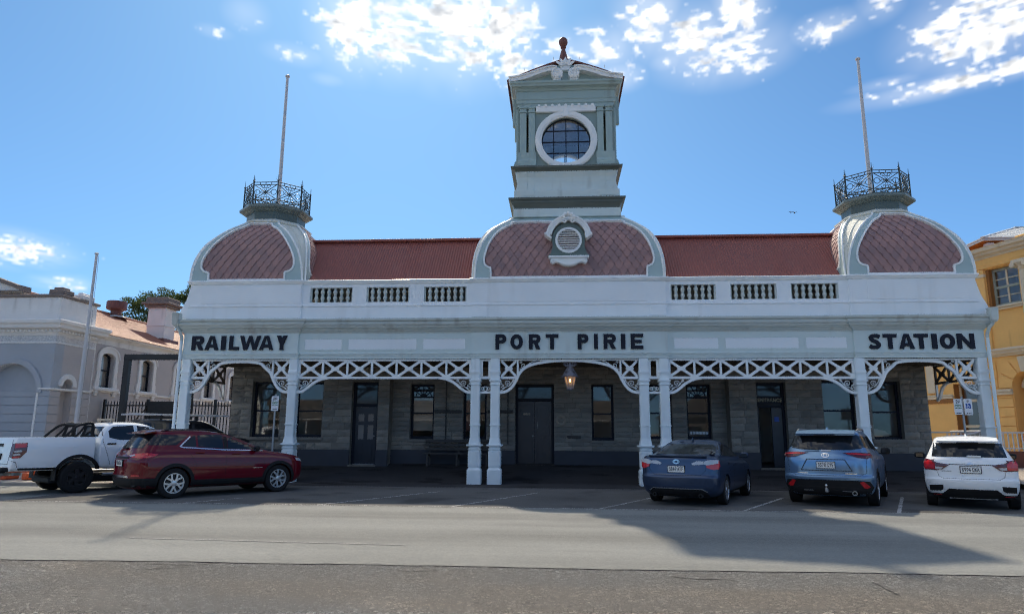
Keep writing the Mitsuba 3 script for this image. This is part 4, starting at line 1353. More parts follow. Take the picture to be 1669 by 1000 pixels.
put('round_pane', trimesh.Trimesh(np.stack([v2[:, 0], 0 * v2[:, 0] + YW + TD - .1, v2[:, 1]], 1), f2, process=False), 'window_glass', tw)
put('rear_glazing_bar', plate(sbox(-.02, RC - RR, .02, RC + RR).union(sbox(-RR, RC - .02, RR, RC + .02)).intersection(hole), YW + TD - .13, YW + TD - .09), 'paint_navy', tw)
for s in (-1, 1):
    for a, b in ((1.405, 1.63), (1.10, 1.325)):
        x0, x1 = sorted((s * a, s * b))
        put('pilaster', box(x0, x1, YW - .09, YW, 11.10, 12.84, .01), 'paint_tower', tw)
        put('capital', cat([box(x0 - .02, x1 + .02, YW - .115, YW, 12.845, 12.90, .01), box(x0 - .03, x1 + .03, YW - .13, YW, 13.0, 13.06, .01), box(x0, x1, YW - .10, YW, 12.90, 13.0, .004)]), 'paint_tower', tw)
    x0, x1 = sorted((s * 1.06, s * 1.70))
    put('pilaster_base', cat([plate_x(Polygon([(YW - .17, 10.79), (YW - .17, 10.93), (YW - .15, 10.95), (YW - .15, 11.0), (YW - .12, 11.04), (YW - .095, 11.10), (YW - .095, 11.34), (YW, 11.34), (YW, 10.79)]), x0, x1)]), 'paint_tower', tw)
    fl = [(0, 10.79), (.15, 10.79), (.15, 10.93), (.13, 10.95), (.13, 11.0), (.09, 11.05), (.05, 11.10), (.045, 11.34), (0, 11.34)]
    for y0, y1 in ((YW + .001, YW + .72), (YW + TD - .72, YW + TD)):
        put('pilaster_base', plate(Polygon([(s * (XW + a), b) for a, b in fl]), y0, y1), 'paint_tower', tw)
    # the same pilasters along the sides
    for ya in (YW + .05, YW + TD - .70):
        put('side_pilaster', box(*sorted((s * XW, s * (XW + .07))), ya, ya + .60, 10.79, 13.05, .01), 'paint_tower', tw)
    for y in (YW + .35, YW + 1.6, YW + 2.9):
        put('side_bracket', box(*sorted((s * XW, s * (XW + .22))), y, y + .16, 12.55, 13.62, .02), 'paint_tower', tw)

lt = put('lintel_panel', box(-1.06, 1.06, YW - .12, YW, 12.85, 13.085, .02), 'paint_trim', tw)
put('lintel_scallop', cat([xf(lathe([(.0, 0), (.05, .0), (.05, .05), (.0, .06)], 10), mv(x, YW - .1, 13.085) @ rx(90)) for x in np.linspace(-.95, .95, 9)]), 'paint_trim', tw)
ring([(.03, 13.101), (.03, 13.20), (.06, 13.215), (.06, 13.34), (.08, 13.36), (.08, 13.40)], 'paint_tower', 'architrave')
ring([(.05, 13.401), (.05, 13.68)], 'paint_tower', 'frieze')
ring([(.08, 13.681), (.11, 13.74), (.20, 13.79), (.24, 13.80), (.26, 13.86), (.30, 13.90), (.31, 13.965)], 'paint_tower', 'upper_cornice')
# the broken pediment
YP = YW - .27
tym = Polygon([(-1.75, 13.97), (1.75, 13.97), (1.3, 14.42), (0, 14.74), (-1.3, 14.42)])
put('tympanum', plate(tym, YP + .22, YP + .3), 'paint_tower', tw)
for s in (-1, 1):
    c = curve([(2.03, 14.045), (1.72, 14.085), (1.42, 14.15), (1.10, 14.265), (.80, 14.37), (.52, 14.43), (.31, 14.42)], 7)
    c[:, 0] *= s
    th = np.linspace(.11, .10, len(c))
    put('raking_scroll', plate(ribbon(c, .20, 2), YP - .06, YP + .30), 'paint_trim', tw)
    put('scroll_moulding', plate(ribbon(c + [0, .06], .05, 2), YP - .10, YP - .05), 'paint_trim', tw)
    put('volute', cat([plate(Point(s * .30, 14.235).buffer(.205), YP - .05, YP + .30)] + [xf(tube(np.stack([q[:, 0], 0 * q[:, 0], q[:, 1]], 1), np.linspace(.036, .02, len(q)), 8), mv(0, YP - .055)) for q in (spiral(s * .30, 14.235, .18, 2.1, 90, -s, 44, .02),)]), 'paint_trim', tw, 40)
    put('scroll_foot', box(*sorted((s * 1.70, s * 2.03)), YP - .05, YP + .30, 13.968, 14.02, .01), 'paint_trim', tw)
    put('volute_block', box(*sorted((s * .16, s * .44)), YP + .0, YP + .28, 13.97, 14.06, .015), 'paint_trim', tw)
pal = [xf(sq([(.02, 0), (.05, .12), (.035, .24), (.008, .30)]), mv(.10 * math.sin(a), YP, 14.52 + .05 * math.cos(a)) @ ry(math.degrees(a) * .9) @ sc(1, .6, 1)) for a in np.radians([-62, -32, 0, 32, 62])]
put('palmette', cat(pal + [plate(Polygon([(-.13, 14.40), (.13, 14.40), (.2, 14.62), (.12, 14.76), (0, 14.83), (-.12, 14.76), (-.2, 14.62)]), YP + .04, YP + .2)]), 'paint_trim', tw, 30)
# tower roof
R0 = [(-2.06, YW - .33, 14.05), (2.06, YW - .33, 14.05), (2.06, YW + TD + .33, 14.05), (-2.06, YW + TD + .33, 14.05)]
RT = [(0, YW - .28, 15.0), (0, YW + TD + .28, 15.0)]
sl = []
for s in (-1, 1):
    p = np.array([(s * 2.10, 14.08), (s * 1.75, 14.23), (s * 1.2, 14.46), (s * .55, 14.70), (0, 14.87)])
    g = LineString(p).buffer(.03, cap_style=2)
    sl.append(plate(g, YW - .16, YW + TD + .3))
put('roof', cat(sl), 'paint_finial', tw)
put('rear_gable', plate(Polygon([(-1.9, 13.97), (1.9, 13.97), (1.2, 14.5), (0, 14.88), (-1.2, 14.5)]), YW + TD + .05, YW + TD + .15), 'paint_tower', tw)
put('roof_hook', cat([tube([(x, YW - .17, z), (x, YW - .22, z + .05), (x, YW - .22, z + .10)], .014, 6) for x, z in ((-1.48, 14.44), (-.42, 14.84), (1.40, 14.47), (.5, 14.82))]), 'paint_trim', tw)
put('finial', xf(lathe([(.145, 14.80), (.15, 15.0), (.155, 15.10), (.13, 15.25), (.085, 15.42), (.062, 15.50), (.066, 15.53), (.10, 15.545), (.10, 15.57), (.07, 15.59), (.11, 15.63), (.15, 15.70), (.165, 15.77), (.155, 15.85), (.11, 15.92), (.03, 15.955), (.02, 15.99)], 20), mv(-.06, YW + .25)), 'paint_finial', tw, 50)

# ---- flagstaffs on the domes
for s, lab in ((-1, 'tall bare white flagstaff on the left corner dome'), (1, 'tall bare white flagstaff on the right corner dome')):
    fs = thing('flagpole', lab, 'flagpole', 'flagpoles')
    M = mv(s * 10.80, YCEN + .05)
    put('pole', lathe([(.068, 9.60), (.066, 11.5), (.048, 15.2)], 14), 'pole_white', fs, 50, M=M)
    put('truck', lathe([(.05, 15.201), (.085, 15.21), (.085, 15.26), (.04, 15.30), (.0, 15.32)], 14), 'pole_white', fs, 40, M=M)
    put('foot', box(-.13, .13, -.13, .13, 9.596, 9.80, .02), 'paint_cream', fs, M=M)
# ------------------------------------------------------------------ cars
from scipy.interpolate import LinearNDInterpolator, NearestNDInterpolator
scene['look_car_glass'] = {'type': 'twosided', 'bsdf': {'type': 'plastic', 'diffuse_reflectance': rgb(.010, .012, .015), 'int_ior': 1.55}}
mat('car_black', grainy((.016, .017, .019), .2, 3, 60), .55, .2)
mat('tyre', grainy((.018, .018, .019), .25, 8, 50), .8, .25)
mat('alloy', (.60, .61, .63), .26, .5, .85)
mat('alloy_dark', (.03, .03, .032), .4, .5, .3)
mat('chrome', (.72, .73, .75), .12, .5, 1.0)
mat('lamp_red', (.50, .010, .016), .12, .7, clear=.8)
mat('lamp_dark_red', (.085, .006, .010), .1, .7, clear=.8)
mat('lamp_clear', (.42, .44, .48), .12, .7, clear=.8)
mat('plate_white', (.70, .71, .70), .4, .4)
scene['look_paint_red'] = {'type': 'twosided', 'bsdf': {'type': 'plastic', 'diffuse_reflectance': rgb(.125, .003, .012), 'int_ior': 1.5}}
scene['look_paint_white_car'] = {'type': 'twosided', 'bsdf': {'type': 'plastic', 'diffuse_reflectance': rgb(.80, .84, .87), 'int_ior': 1.45}}
mat('paint_navy_car', (.034, .060, .118), .17, .4, .55, clear=1.0)
mat('paint_blue_car', (.15, .265, .42), .19, .4, .6, clear=1.0)
mat('paint_dark_car', (.02, .022, .026), .3, .6, .3, clear=1.0)


class Car:
    """a body lofted from horizontal loops. keys: rows of (rear x, rear z, front x, front z, half width, rear corner, front corner); x forward from the rear axle, y to the left"""

    def __init__(self, base, label, cat_, keys, paint, pos, heading, wb, track, tyre, arch, zoff=0.0, nloop=58, group=None):
        self.k = thing(base, label, cat_, group)
        self.paint = paint
        a = math.radians(heading)
        f, l = np.array([math.sin(a), math.cos(a)]), np.array([-math.cos(a), math.sin(a)])
        M = np.eye(4); M[:2, 0], M[:2, 1], M[:2, 3] = f, l, pos; M[2, 3] = zoff
        self.M, self.wb, self.track, self.tyre, self.arch = M, wb, track, tyre, arch
        K = np.asarray(keys, float)
        t = np.arange(len(K))
        tt = np.linspace(0, len(K) - 1, nloop)
        R = PchipInterpolator(t, K)(tt)
        self.loops = np.array([self.loop(r) for r in R])
        V = self.loops
        m = stack(V)
        if m.volume < 0:
            m.invert()
        self.solid = m
        n = m.vertex_normals
        v = m.vertices
        h = v[:, 1] > .02
        p = h & (n[:, 1] > .30)
        self._side = (LinearNDInterpolator(v[p][:, [0, 2]], v[p][:, 1]), NearestNDInterpolator(v[p][:, [0, 2]], v[p][:, 1]))
        p = (n[:, 0] < -.22)
        q = np.vstack([v[p], v[p] * [1, -1, 1]])
        self._rear = (LinearNDInterpolator(q[:, [1, 2]], q[:, 0]), NearestNDInterpolator(q[:, [1, 2]], q[:, 0]))
        p = (n[:, 0] > .22)
        q = np.vstack([v[p], v[p] * [1, -1, 1]])
        self._front = (LinearNDInterpolator(q[:, [1, 2]], q[:, 0]), NearestNDInterpolator(q[:, [1, 2]], q[:, 0]))
        p = (n[:, 2] > .3)
        self._top = (LinearNDInterpolator(v[p][:, [0, 1]], v[p][:, 2]), NearestNDInterpolator(v[p][:, [0, 1]], v[p][:, 2]))

    @staticmethod
    def loop(r):
        xr, zr, xf, zf, w, cr, cf = r
        L = xf - xr
        cr, cf = min(cr, L * .49), min(cf, L * .49)
        a = np.linspace(0, np.pi / 2, 13)
        m = 2.5
        ca, sa = np.cos(a) ** (2 / m), np.sin(a) ** (2 / m)
        rear = np.stack([xr + cr * (1 - ca), w * sa * .985], 1)
        x = np.linspace(xr + cr, xf - cf, 26)[1:-1]
        u = (x - xr) / L
        side = np.stack([x, w * (.985 + .015 * np.sin(np.pi * u))], 1)
        front = np.stack([xf - cf * (1 - ca[::-1]), w * sa[::-1] * .985], 1)
        half = np.vstack([rear, side, front])
        P = np.vstack([half, half[-2:0:-1] * [1, -1]])
        z = zr + (zf - zr) * np.clip((P[:, 0] - xr) / L, 0, 1)
        return np.column_stack([P, z])[::-1]

    def _ev(self, fs, uv):
        a = fs[0](uv)
        b = fs[1](uv)
        return np.where(np.isfinite(a), a, b)

    def fn(self, view):
        if view in ('left', 'right'):
            s = 1 if view == 'left' else -1
            return lambda uv, t: np.stack([uv[:, 0], s * (self._ev(self._side, uv) + t), uv[:, 1]], 1)
        if view == 'rear':
            return lambda uv, t: np.stack([self._ev(self._rear, uv) - t, uv[:, 0], uv[:, 1]], 1)
        if view == 'front':
            return lambda uv, t: np.stack([self._ev(self._front, uv) + t, uv[:, 0], uv[:, 1]], 1)
        return lambda uv, t: np.stack([uv[:, 0], uv[:, 1], self._ev(self._top, uv) + t], 1)

    def patch(self, name, view, g, m, t=.006, t0=-.012, h=.06, parent=None, smooth=35):
        g = g if hasattr(g, 'area') else Polygon(g).buffer(0)
        return put(name, shell(g, self.fn(view), t0, t, h, grid2), m, parent or self.k, smooth, M=self.M)

    def both(self, name, g, m, **kw):
        for s in ('right', 'left'):
            self.patch(name, s, g, m, **kw)

    def rears(self, name, pts, m, **kw):
        """a patch on the rear and its mirror image"""
        g = Polygon(pts).buffer(0) if not hasattr(pts, 'area') else pts
        self.patch(name, 'rear', g, m, **kw)
        self.patch(name, 'rear', affinity.scale(g, -1, 1, origin=(0, 0)), m, **kw)

    def part(self, name, mesh, m, parent=None, smooth=False):
        return put(name, mesh, m, parent or self.k, smooth, M=self.M)

    def line(self, view, pts, w=.006, t=.002, m='car_black', name='panel_gap'):
        self.patch(name, view, ribbon(pts, w), m, t=t, t0=-.004, h=.10)

    def finish(self, cuts=(), smooth=32):
        r, w, _ = self.tyre
        b = m3.Manifold(m3.Mesh(np.asarray(self.solid.vertices, np.float32), np.asarray(self.solid.faces, np.uint32)))
        for x in (0, self.wb):
            for s in (-1, 1):
                c = m3.Manifold.cylinder(.75, self.arch, self.arch, 40).rotate([90, 0, 0]).translate([x, 0, r])
                b = b - c.translate([0, s * (self.track / 2 + .02) + .375, 0])
        for c in cuts:
            b = b - c
        mm = b.to_mesh()
        self.part('body', trimesh.Trimesh(mm.vert_properties[:, :3], mm.tri_verts, process=False), self.paint, smooth=smooth)
        # the dark inside of the arches and the underbody
        for x in (0, self.wb):
            self.part('axle', tube([(x, -self.track / 2 + .1, r), (x, self.track / 2 - .1, r)], .05, 8), 'car_black')
        self.part('underbody', box(-.55, self.wb + .5, -self.track / 2 + w / 2 + .0, self.track / 2 - w / 2, r * .62, r * 1.05, .05), 'car_black')

    def wheels(self, style, rim_r):
        r, w, _ = self.tyre
        h = w / 2
        ty = lathe([(rim_r - .012, -h * .86), (rim_r + .02, -h * .96), (r - .05, -h), (r - .018, -h * .93), (r - .004, -h * .78), (r, -h * .6), (r - .006, -h * .2), (r - .006, h * .2), (r, h * .6), (r - .004, h * .78), (r - .018, h * .93), (r - .05, h), (rim_r + .02, h * .96), (rim_r - .012, h * .86)], 40, False)
        rim = [lathe([(rim_r * .3, -h * .2), (rim_r - .03, -h * .25), (rim_r - .02, -h * .7), (rim_r + .006, -h * .84), (rim_r + .006, -h * .92), (rim_r - .012, -h * .92), (rim_r - .016, -h * .8)], 40, False)]
        sp_ = []
        n, kind = style
        for i in range(n):
            a = 360 / n * i + 90
            if kind == 'split':
                gs = [Polygon([(.02, -.035), (rim_r * .45, -.035), (rim_r * .98, -.105), (rim_r * .98, -.055), (rim_r * .55, .0), (rim_r * .98, .055), (rim_r * .98, .105), (rim_r * .45, .035), (.02, .035)])]
            elif kind == 'plain':
                gs = [Polygon([(.02, -.045), (rim_r * .98, -.028), (rim_r * .98, .028), (.02, .045)])]
            else:
                gs = [Polygon([(.02, -.06), (rim_r * .6, -.05), (rim_r * .98, -.075), (rim_r * .98, .03), (rim_r * .6, .045), (.02, .06)])]
            for g in gs:
                g = affinity.rotate(g, a, origin=(0, 0))
                sp_.append(trimesh.creation.extrude_polygon(g, .035, engine='earcut').apply_translation([0, 0, -h * .86]))
        hub = lathe([(.065, -h * .8), (.06, -h * .93), (.03, -h * .96), (.0, -h * .96)], 20)
        back = lathe([(.0, -h * .30), (rim_r * .96, -h * .30), (rim_r * .96, -h * .28), (.0, -h * .28)], 24, False)
        for x in (0, self.wb):
            for s in (-1, 1):
                W = numbered(f'{self.k}__wheel')
                # lathe axis z -> y; the outer face (at -z) looks to the side s
                Mw = self.M @ mv(x, s * (self.track / 2), r) @ (rx(-90) if s < 0 else rx(90)) @ rz(17 * (x > 0) + 31 * (s > 0))
                if not hasattr(self, '_w'):
                    self._w = (put('tyre', ty, 'tyre', W, 40, M=Mw), put('rim', cat([*rim, *sp_, hub]), style_m(style), W, 30, M=Mw), put('brake_disc', back, 'alloy_dark', W, M=Mw))
                else:
                    for nme, k in zip(('tyre', 'rim', 'brake_disc'), self._w):
                        reuse(nme, scene[k], W, Mw)

    def plate(self, text, y, z, w=.372, h=.134, view='rear', tilt=0, t=.02):
        g = sbox(y - w / 2, z - h / 2, y + w / 2, z + h / 2)
        x0 = float(np.min(self._ev(self._rear, np.array([[y - w / 2, z], [y + w / 2, z], [y, z], [y, z + h / 2], [y, z - h / 2]])))) - t
        k = numbered(f'{self.k}__number_plate')
        # a flat plate with its frame, standing just off the panel
        put('frame', box(x0, x0 + .03, y - w / 2 - .014, y + w / 2 + .014, z - h / 2 - .014, z + h / 2 + .014, .004), 'car_black', k, M=self.M)
        put('blank', box(x0 - .005, x0 - .0005, y - w / 2, y + w / 2, z - h / 2, z + h / 2, .0015), 'plate_white', k, M=self.M)
        tm = line_text(text, 0, z - .034, .078, 0, .003)
        v = np.asarray(tm.vertices)
        sx = min(1.0, (w - .05) / (v[:, 0].max() - v[:, 0].min()))
        vv = np.stack([x0 - .0055 + v[:, 1], y - v[:, 0] * sx, v[:, 2]], 1)
        put('lettering', trimesh.Trimesh(vv, tm.faces, process=False), 'sign_ink', k, M=self.M)
        return k


def style_m(s):
    return 'alloy_dark' if s[1] == 'dark' else 'alloy'


def mirror_obj(c, x, z, y, w=.20, h=.15, m=None):
    for s in (-1, 1):
        k = numbered(f'{c.k}__door_mirror')
        g = trimesh.creation.icosphere(3)
        v = np.asarray(g.vertices)
        v = np.sign(v) * np.abs(v) ** .7
        put('shell', trimesh.Trimesh(v * [.055, w / 2, h / 2] + [x, s * (y + w / 2), z], g.faces, process=False), m or c.paint, k, True, M=c.M)
        put('glass', box(x - .058, x - .050, s * (y + w / 2) - w * .34, s * (y + w / 2) + w * .34, z - h * .32, z + h * .32, .003), 'car_glass', k, M=c.M)
        put('arm', bar((x + .02, s * (y - .08), z - h * .42), (x + .01, s * (y + w * .35), z - h * .30), .05, .04), 'car_black', k, M=c.M)


# ---- dark red SUV, seen from its right rear
KEYS = [(-.80, .24, 3.42, .22, .74, .35, .5), (-.92, .34, 3.56, .30, .885, .42, .6), (-.955, .52, 3.68, .46, .915, .42, .7), (-.95, .70, 3.70, .64, .92, .42, .75), (-.955, .86, 3.67, .80, .915, .42, .75),
        (-.93, 1.00, 3.52, .93, .90, .42, .7), (-.885, 1.10, 3.05, 1.03, .875, .42, .5), (-.84, 1.18, 2.52, 1.11, .84, .42, .4), (-.74, 1.34, 2.10, 1.30, .765, .42, .45), (-.62, 1.50, 1.62, 1.49, .685, .40, .5),
        (-.55, 1.585, 1.28, 1.57, .63, .35, .45), (-.45, 1.625, .95, 1.62, .54, .3, .4), (-.2, 1.648, .6, 1.648, .2, .2, .2)]
c = Car('parked_suv', 'dark red suv with chrome window line parked nose-in at left of the station', 'suv', KEYS, 'paint_red', (-10.37, -4.62), 38.5, 2.725, 1.58, (.362, .225, 0), .405)
c.finish()
c.wheels((5, 'split'), .235)
DLO = Polygon([(.10, 1.235), (.42, 1.50), (.75, 1.535), (1.15, 1.53), (1.48, 1.475), (1.82, 1.335), (2.20, 1.135), (1.2, 1.16)])
for a, b in ((.10, .50), (.53, 1.19), (1.29, 2.3)):
    c.both('side_window', DLO.intersection(sbox(a, 1, b, 1.7)).buffer(-.012), 'car_glass', t=.005)
c.both('window_pillar', DLO.intersection(sbox(1.19, 1, 1.29, 1.7)), 'car_black', t=.004)
c.both('quarter_window', Polygon([(-.62, 1.27), (-.42, 1.27), (.02, 1.27), (.30, 1.50), (-.48, 1.53)]), 'car_glass', t=.004)
c.both('chrome_strip', ribbon([(.36, 1.475), (.095, 1.238), (.16, 1.215), (1.2, 1.142), (2.26, 1.108)], .026), 'chrome', t=.010)
c.patch('rear_window', 'rear', Polygon([(-.66, 1.20), (.66, 1.20), (.60, 1.53), (-.60, 1.53)]), 'car_glass', t=.006)
c.part('spoiler', sq_s := stack([[(-.70, y, 1.545), (-.56, y, 1.575), (-.40, y, 1.61), (-.40, y, 1.585), (-.66, y, 1.53)] for y in np.linspace(-.6, .6, 9)]), 'paint_red')
c.part('wiper_cover', box(-.885, -.84, -.12, .12, 1.175, 1.215, .015), 'car_black')
c.rears('tail_light', [(.40, 1.035), (.60, 1.075), (.82, 1.09), (.875, 1.06), (.86, .99), (.78, .965), (.55, .985)], 'lamp_red', t=.016)
c.rears('lamp_strip', [(.42, 1.025), (.60, 1.06), (.62, 1.03), (.50, 1.0)], 'lamp_clear', t=.021)
c.both('tail_light', Polygon([(-.78, 1.08), (-.60, 1.085), (-.42, 1.06), (-.50, 1.01), (-.66, .975), (-.80, .98)]), 'lamp_red', t=.014)
c.patch('garnish', 'rear', Polygon([(-.42, .995), (.42, .995), (.40, .955), (-.40, .955)]), 'car_black', t=.014)
c.plate('S312 BGT', 0, .84)
c.patch('lower_bumper', 'rear', Polygon([(-.86, .28), (.86, .28), (.88, .50), (-.88, .50)]), 'car_black', t=.010)
c.both('lower_bumper', Polygon([(-.86, .30), (-.42, .30), (-.46, .50), (-.90, .50)]), 'car_black', t=.008)
c.patch('skid_strip', 'rear', Polygon([(-.50, .51), (.50, .51), (.46, .56), (-.46, .56)]), 'chrome', t=.022)
c.rears('reflector', [(.60, .545), (.80, .55), (.79, .585), (.61, .58)], 'lamp_red', t=.012)
c.both('sill_cladding', Polygon([(.40, .25), (2.31, .25), (2.31, .42), (.42, .43)]), 'car_black', t=.012)
for xw in (0, 2.725):
    ring_ = Point(xw, .362).buffer(.475, quad_segs=20).difference(Point(xw, .362).buffer(.395, quad_segs=20)).intersection(sbox(xw - .6, .29, xw + .6, 1))
    c.both('arch_cladding', ring_, 'car_black', t=.012)
for pts in ([(.42, .44), (.50, .78), (.36, 1.02), (.20, 1.21)], [(1.24, .43), (1.235, 1.15)], [(2.24, .44), (2.28, .8), (2.25, 1.10)]):
    c.line('right', pts); c.line('left', pts)
for x, z in ((.48, 1.08), (1.42, 1.035)):
    for s in (-1, 1):
        yy = float(c._ev(c._side, np.array([[x, z]]))[0])
        c.part('door_handle', box(x - .02, x + .20, s * (yy + .02) - .016, s * (yy + .02) + .016, z - .015, z + .018, .012), 'paint_red')
c.both('rocker_crease', ribbon([(.55, .50), (1.4, .485), (2.15, .53)], .022), 'paint_red', t=.012)
c.both('nameplate', sbox(1.98, .66, 2.24, .68), 'chrome', t=.008)
c.rears('badge', [(.0, 1.12), (.07, 1.12), (.07, 1.10), (.0, 1.10)], 'chrome', t=.014)
c.part('roof_rail', cat([tube([(-.30, s * .575, 1.60), (-.1, s * .585, 1.645), (.9, s * .59, 1.645), (1.25, s * .56, 1.585)], .018, 8) for s in (-1,)]), 'car_black', smooth=50)
c.part('roof_rail', cat([tube([(-.30, s * .575, 1.60), (-.1, s * .585, 1.645), (.9, s * .59, 1.645), (1.25, s * .56, 1.585)], .018, 8) for s in (1,)]), 'car_black', smooth=50)
c.patch('windscreen', 'front', Polygon([(-.68, 1.16), (.68, 1.16), (.56, 1.53), (-.56, 1.53)]), 'car_glass', t=.006)
for s in (-1, 1):
    c.patch('headlight', 'front', affinity.scale(Polygon([(.45, .82), (.82, .90), (.84, .82), (.5, .76)]), s, 1, origin=(0, 0)), 'lamp_clear', t=.012)
c.patch('grille', 'front', Polygon([(-.5, .5), (.5, .5), (.44, .82), (-.44, .82)]), 'car_black', t=.010)
mirror_obj(c, 2.02, 1.16, .86, m='car_black')

# ---- dark blue sedan
KEYS = [(-.88, .20, 3.50, .20, .72, .35, .5), (-1.03, .30, 3.62, .28, .86, .42, .6), (-1.10, .46, 3.71, .42, .90, .45, .7), (-1.115, .60, 3.72, .55, .912, .45, .75), (-1.118, .645, 3.72, .575, .912, .45, .75), (-1.075, .695, 3.715, .60, .910, .45, .75), (-1.06, .80, 3.66, .68, .908, .44, .75), (-1.04, .95, 3.48, .79, .90, .42, .7),
        (-1.03, 1.06, 3.05, .90, .88, .42, .5), (-.93, 1.095, 2.60, .97, .86, .40, .4), (-.50, 1.115, 2.28, 1.02, .83, .35, .4), (-.10, 1.24, 1.85, 1.21, .735, .38, .45), (.32, 1.38, 1.42, 1.36, .635, .36, .45), (.55, 1.43, 1.15, 1.425, .57, .3, .4), (.62, 1.455, .98, 1.455, .42, .2, .3), (.7, 1.465, .85, 1.465, .15, .1, .1)]
c = Car('parked_sedan', 'dark blue sedan parked in front of the station, with split clear and red tail lights', 'sedan', KEYS, 'paint_navy_car', (2.74, -4.62), 25.0, 2.775, 1.575, (.33, .215, 0), .365)
c.finish()
c.wheels((10, 'plain'), .22)
DLO = Polygon([(-.22, 1.10), (.22, 1.30), (.52, 1.375), (1.1, 1.375), (1.42, 1.315), (1.85, 1.15), (2.12, 1.035), (1.0, 1.06)])
for a, b in ((-.3, .10), (.13, .80), (.90, 2.2)):
    c.both('side_window', DLO.intersection(sbox(a, 1, b, 1.7)).buffer(-.01), 'car_glass', t=.005)
c.both('window_pillar', DLO.intersection(sbox(.80, 1, .90, 1.7)), 'car_black', t=.004)
c.patch('rear_window', 'rear', Polygon([(-.70, 1.135), (.70, 1.135), (.585, 1.39), (.4, 1.41), (-.4, 1.41), (-.585, 1.39)]), 'car_glass', t=.005)
c.part('boot_lip', stack([[(-1.035 + .10 * (y / .7) ** 2, y, 1.075), (-1.065 + .10 * (y / .7) ** 2, y, 1.11), (-1.02 + .10 * (y / .7) ** 2, y, 1.122), (-.93 + .1 * (y / .7) ** 2, y, 1.105)] for y in np.linspace(-.66, .66, 15)]), 'paint_navy_car', smooth=40)
c.rears('tail_light', [(.62, 1.00), (.66, .86), (.80, .815), (.888, .83), (.895, 1.01), (.80, 1.03)], 'lamp_red', t=.014)
c.both('tail_light', Polygon([(-.88, 1.02), (-.70, 1.00), (-.66, .90), (-.76, .84), (-.90, .835)]), 'lamp_red', t=.012)
c.rears('lamp_clear', [(.60, .94), (.66, .915), (.885, .955), (.89, 1.03), (.74, 1.035), (.62, 1.01)], 'lamp_clear', t=.022)
c.rears('reversing_light', [(.34, .95), (.37, .915), (.595, .93), (.60, 1.0), (.46, 1.005)], 'lamp_clear', t=.016)
c.patch('number_plate_recess', 'rear', Polygon([(-.42, .72), (.42, .72), (.36, .91), (-.36, .91)]), 'paint_navy_car', t=.004)
c.plate('S849 ATF', 0, .82, t=.012)
e_ = ribbon(np.array([(.07 * math.cos(a), .985 + .045 * math.sin(a)) for a in np.linspace(0, 2 * np.pi, 20)]), .012).union(ribbon(np.array([(.03 * math.cos(a), .985 + .043 * math.sin(a)) for a in np.linspace(0, 2 * np.pi, 16)]), .010)).union(ribbon([(-.045, 1.012), (.045, 1.012)], .012))
c.patch('badge', 'rear', e_, 'chrome', t=.018, h=.03)
c.patch('boot_gap', 'rear', ribbon([(-.66, 1.00), (-.64, .80), (-.52, .69), (.52, .69), (.64, .80), (.66, 1.00)], .006), 'car_black', t=.003)
c.patch('bumper_crease', 'rear', ribbon([(-.84, .47), (-.7, .435), (.7, .435), (.84, .47)], .035), 'paint_navy_car', t=.022)
c.patch('diffuser', 'rear', Polygon([(-.70, .22), (.70, .22), (.64, .33), (.56, .385), (-.56, .385), (-.64, .33)]), 'car_black', t=.012)
c.patch('diffuser_edge', 'rear', ribbon([(-.66, .33), (-.56, .395), (.56, .395), (.66, .33)], .016), 'alloy', t=.02)
for y in (-.52, .52):
    c.part('exhaust', xf(lathe([(.03, -.08), (.042, -.08), (.042, .08), (.03, .08)], 16, False), mv(-.98, y, .25) @ ry(90)), 'alloy_dark', smooth=40)
for pts in ([(.30, .36), (.42, .72), (.18, 1.0)], [(.85, .30), (.85, 1.06)], [(2.24, .36), (2.26, .7), (2.16, 1.02)]):
    c.line('right', pts); c.line('left', pts)
for x, z in ((.30, .93), (1.05, .90)):
    for s in (-1, 1):
        yy = float(c._ev(c._side, np.array([[x, z]]))[0])
        c.part('door_handle', box(x - .02, x + .18, s * (yy + .02) - .014, s * (yy + .02) + .014, z - .014, z + .016, .01), 'paint_navy_car')
c.both('sill', Polygon([(.38, .21), (2.38, .21), (2.38, .28), (.38, .28)]), 'car_black', t=.006)
c.patch('windscreen', 'front', Polygon([(-.66, 1.06), (.66, 1.06), (.53, 1.36), (-.53, 1.36)]), 'car_glass', t=.006)
for s in (-1, 1):
    c.patch('headlight', 'front', affinity.scale(Polygon([(.45, .70), (.80, .78), (.84, .70), (.5, .62)]), s, 1, origin=(0, 0)), 'lamp_clear', t=.012)
c.patch('grille', 'front', Polygon([(-.45, .3), (.45, .3), (.42, .62), (-.42, .62)]), 'car_black', t=.010)
mirror_obj(c, 1.98, 1.07, .86)
c.part('aerial_fin', stack([[(.45, -.02 * q, 1.445 + .0), (.62, -.02 * q, 1.45), (.60 - .02, -.004 * q, 1.51), (.58, -.004 * q, 1.515)] for q in (1, -1)]), 'paint_navy_car')

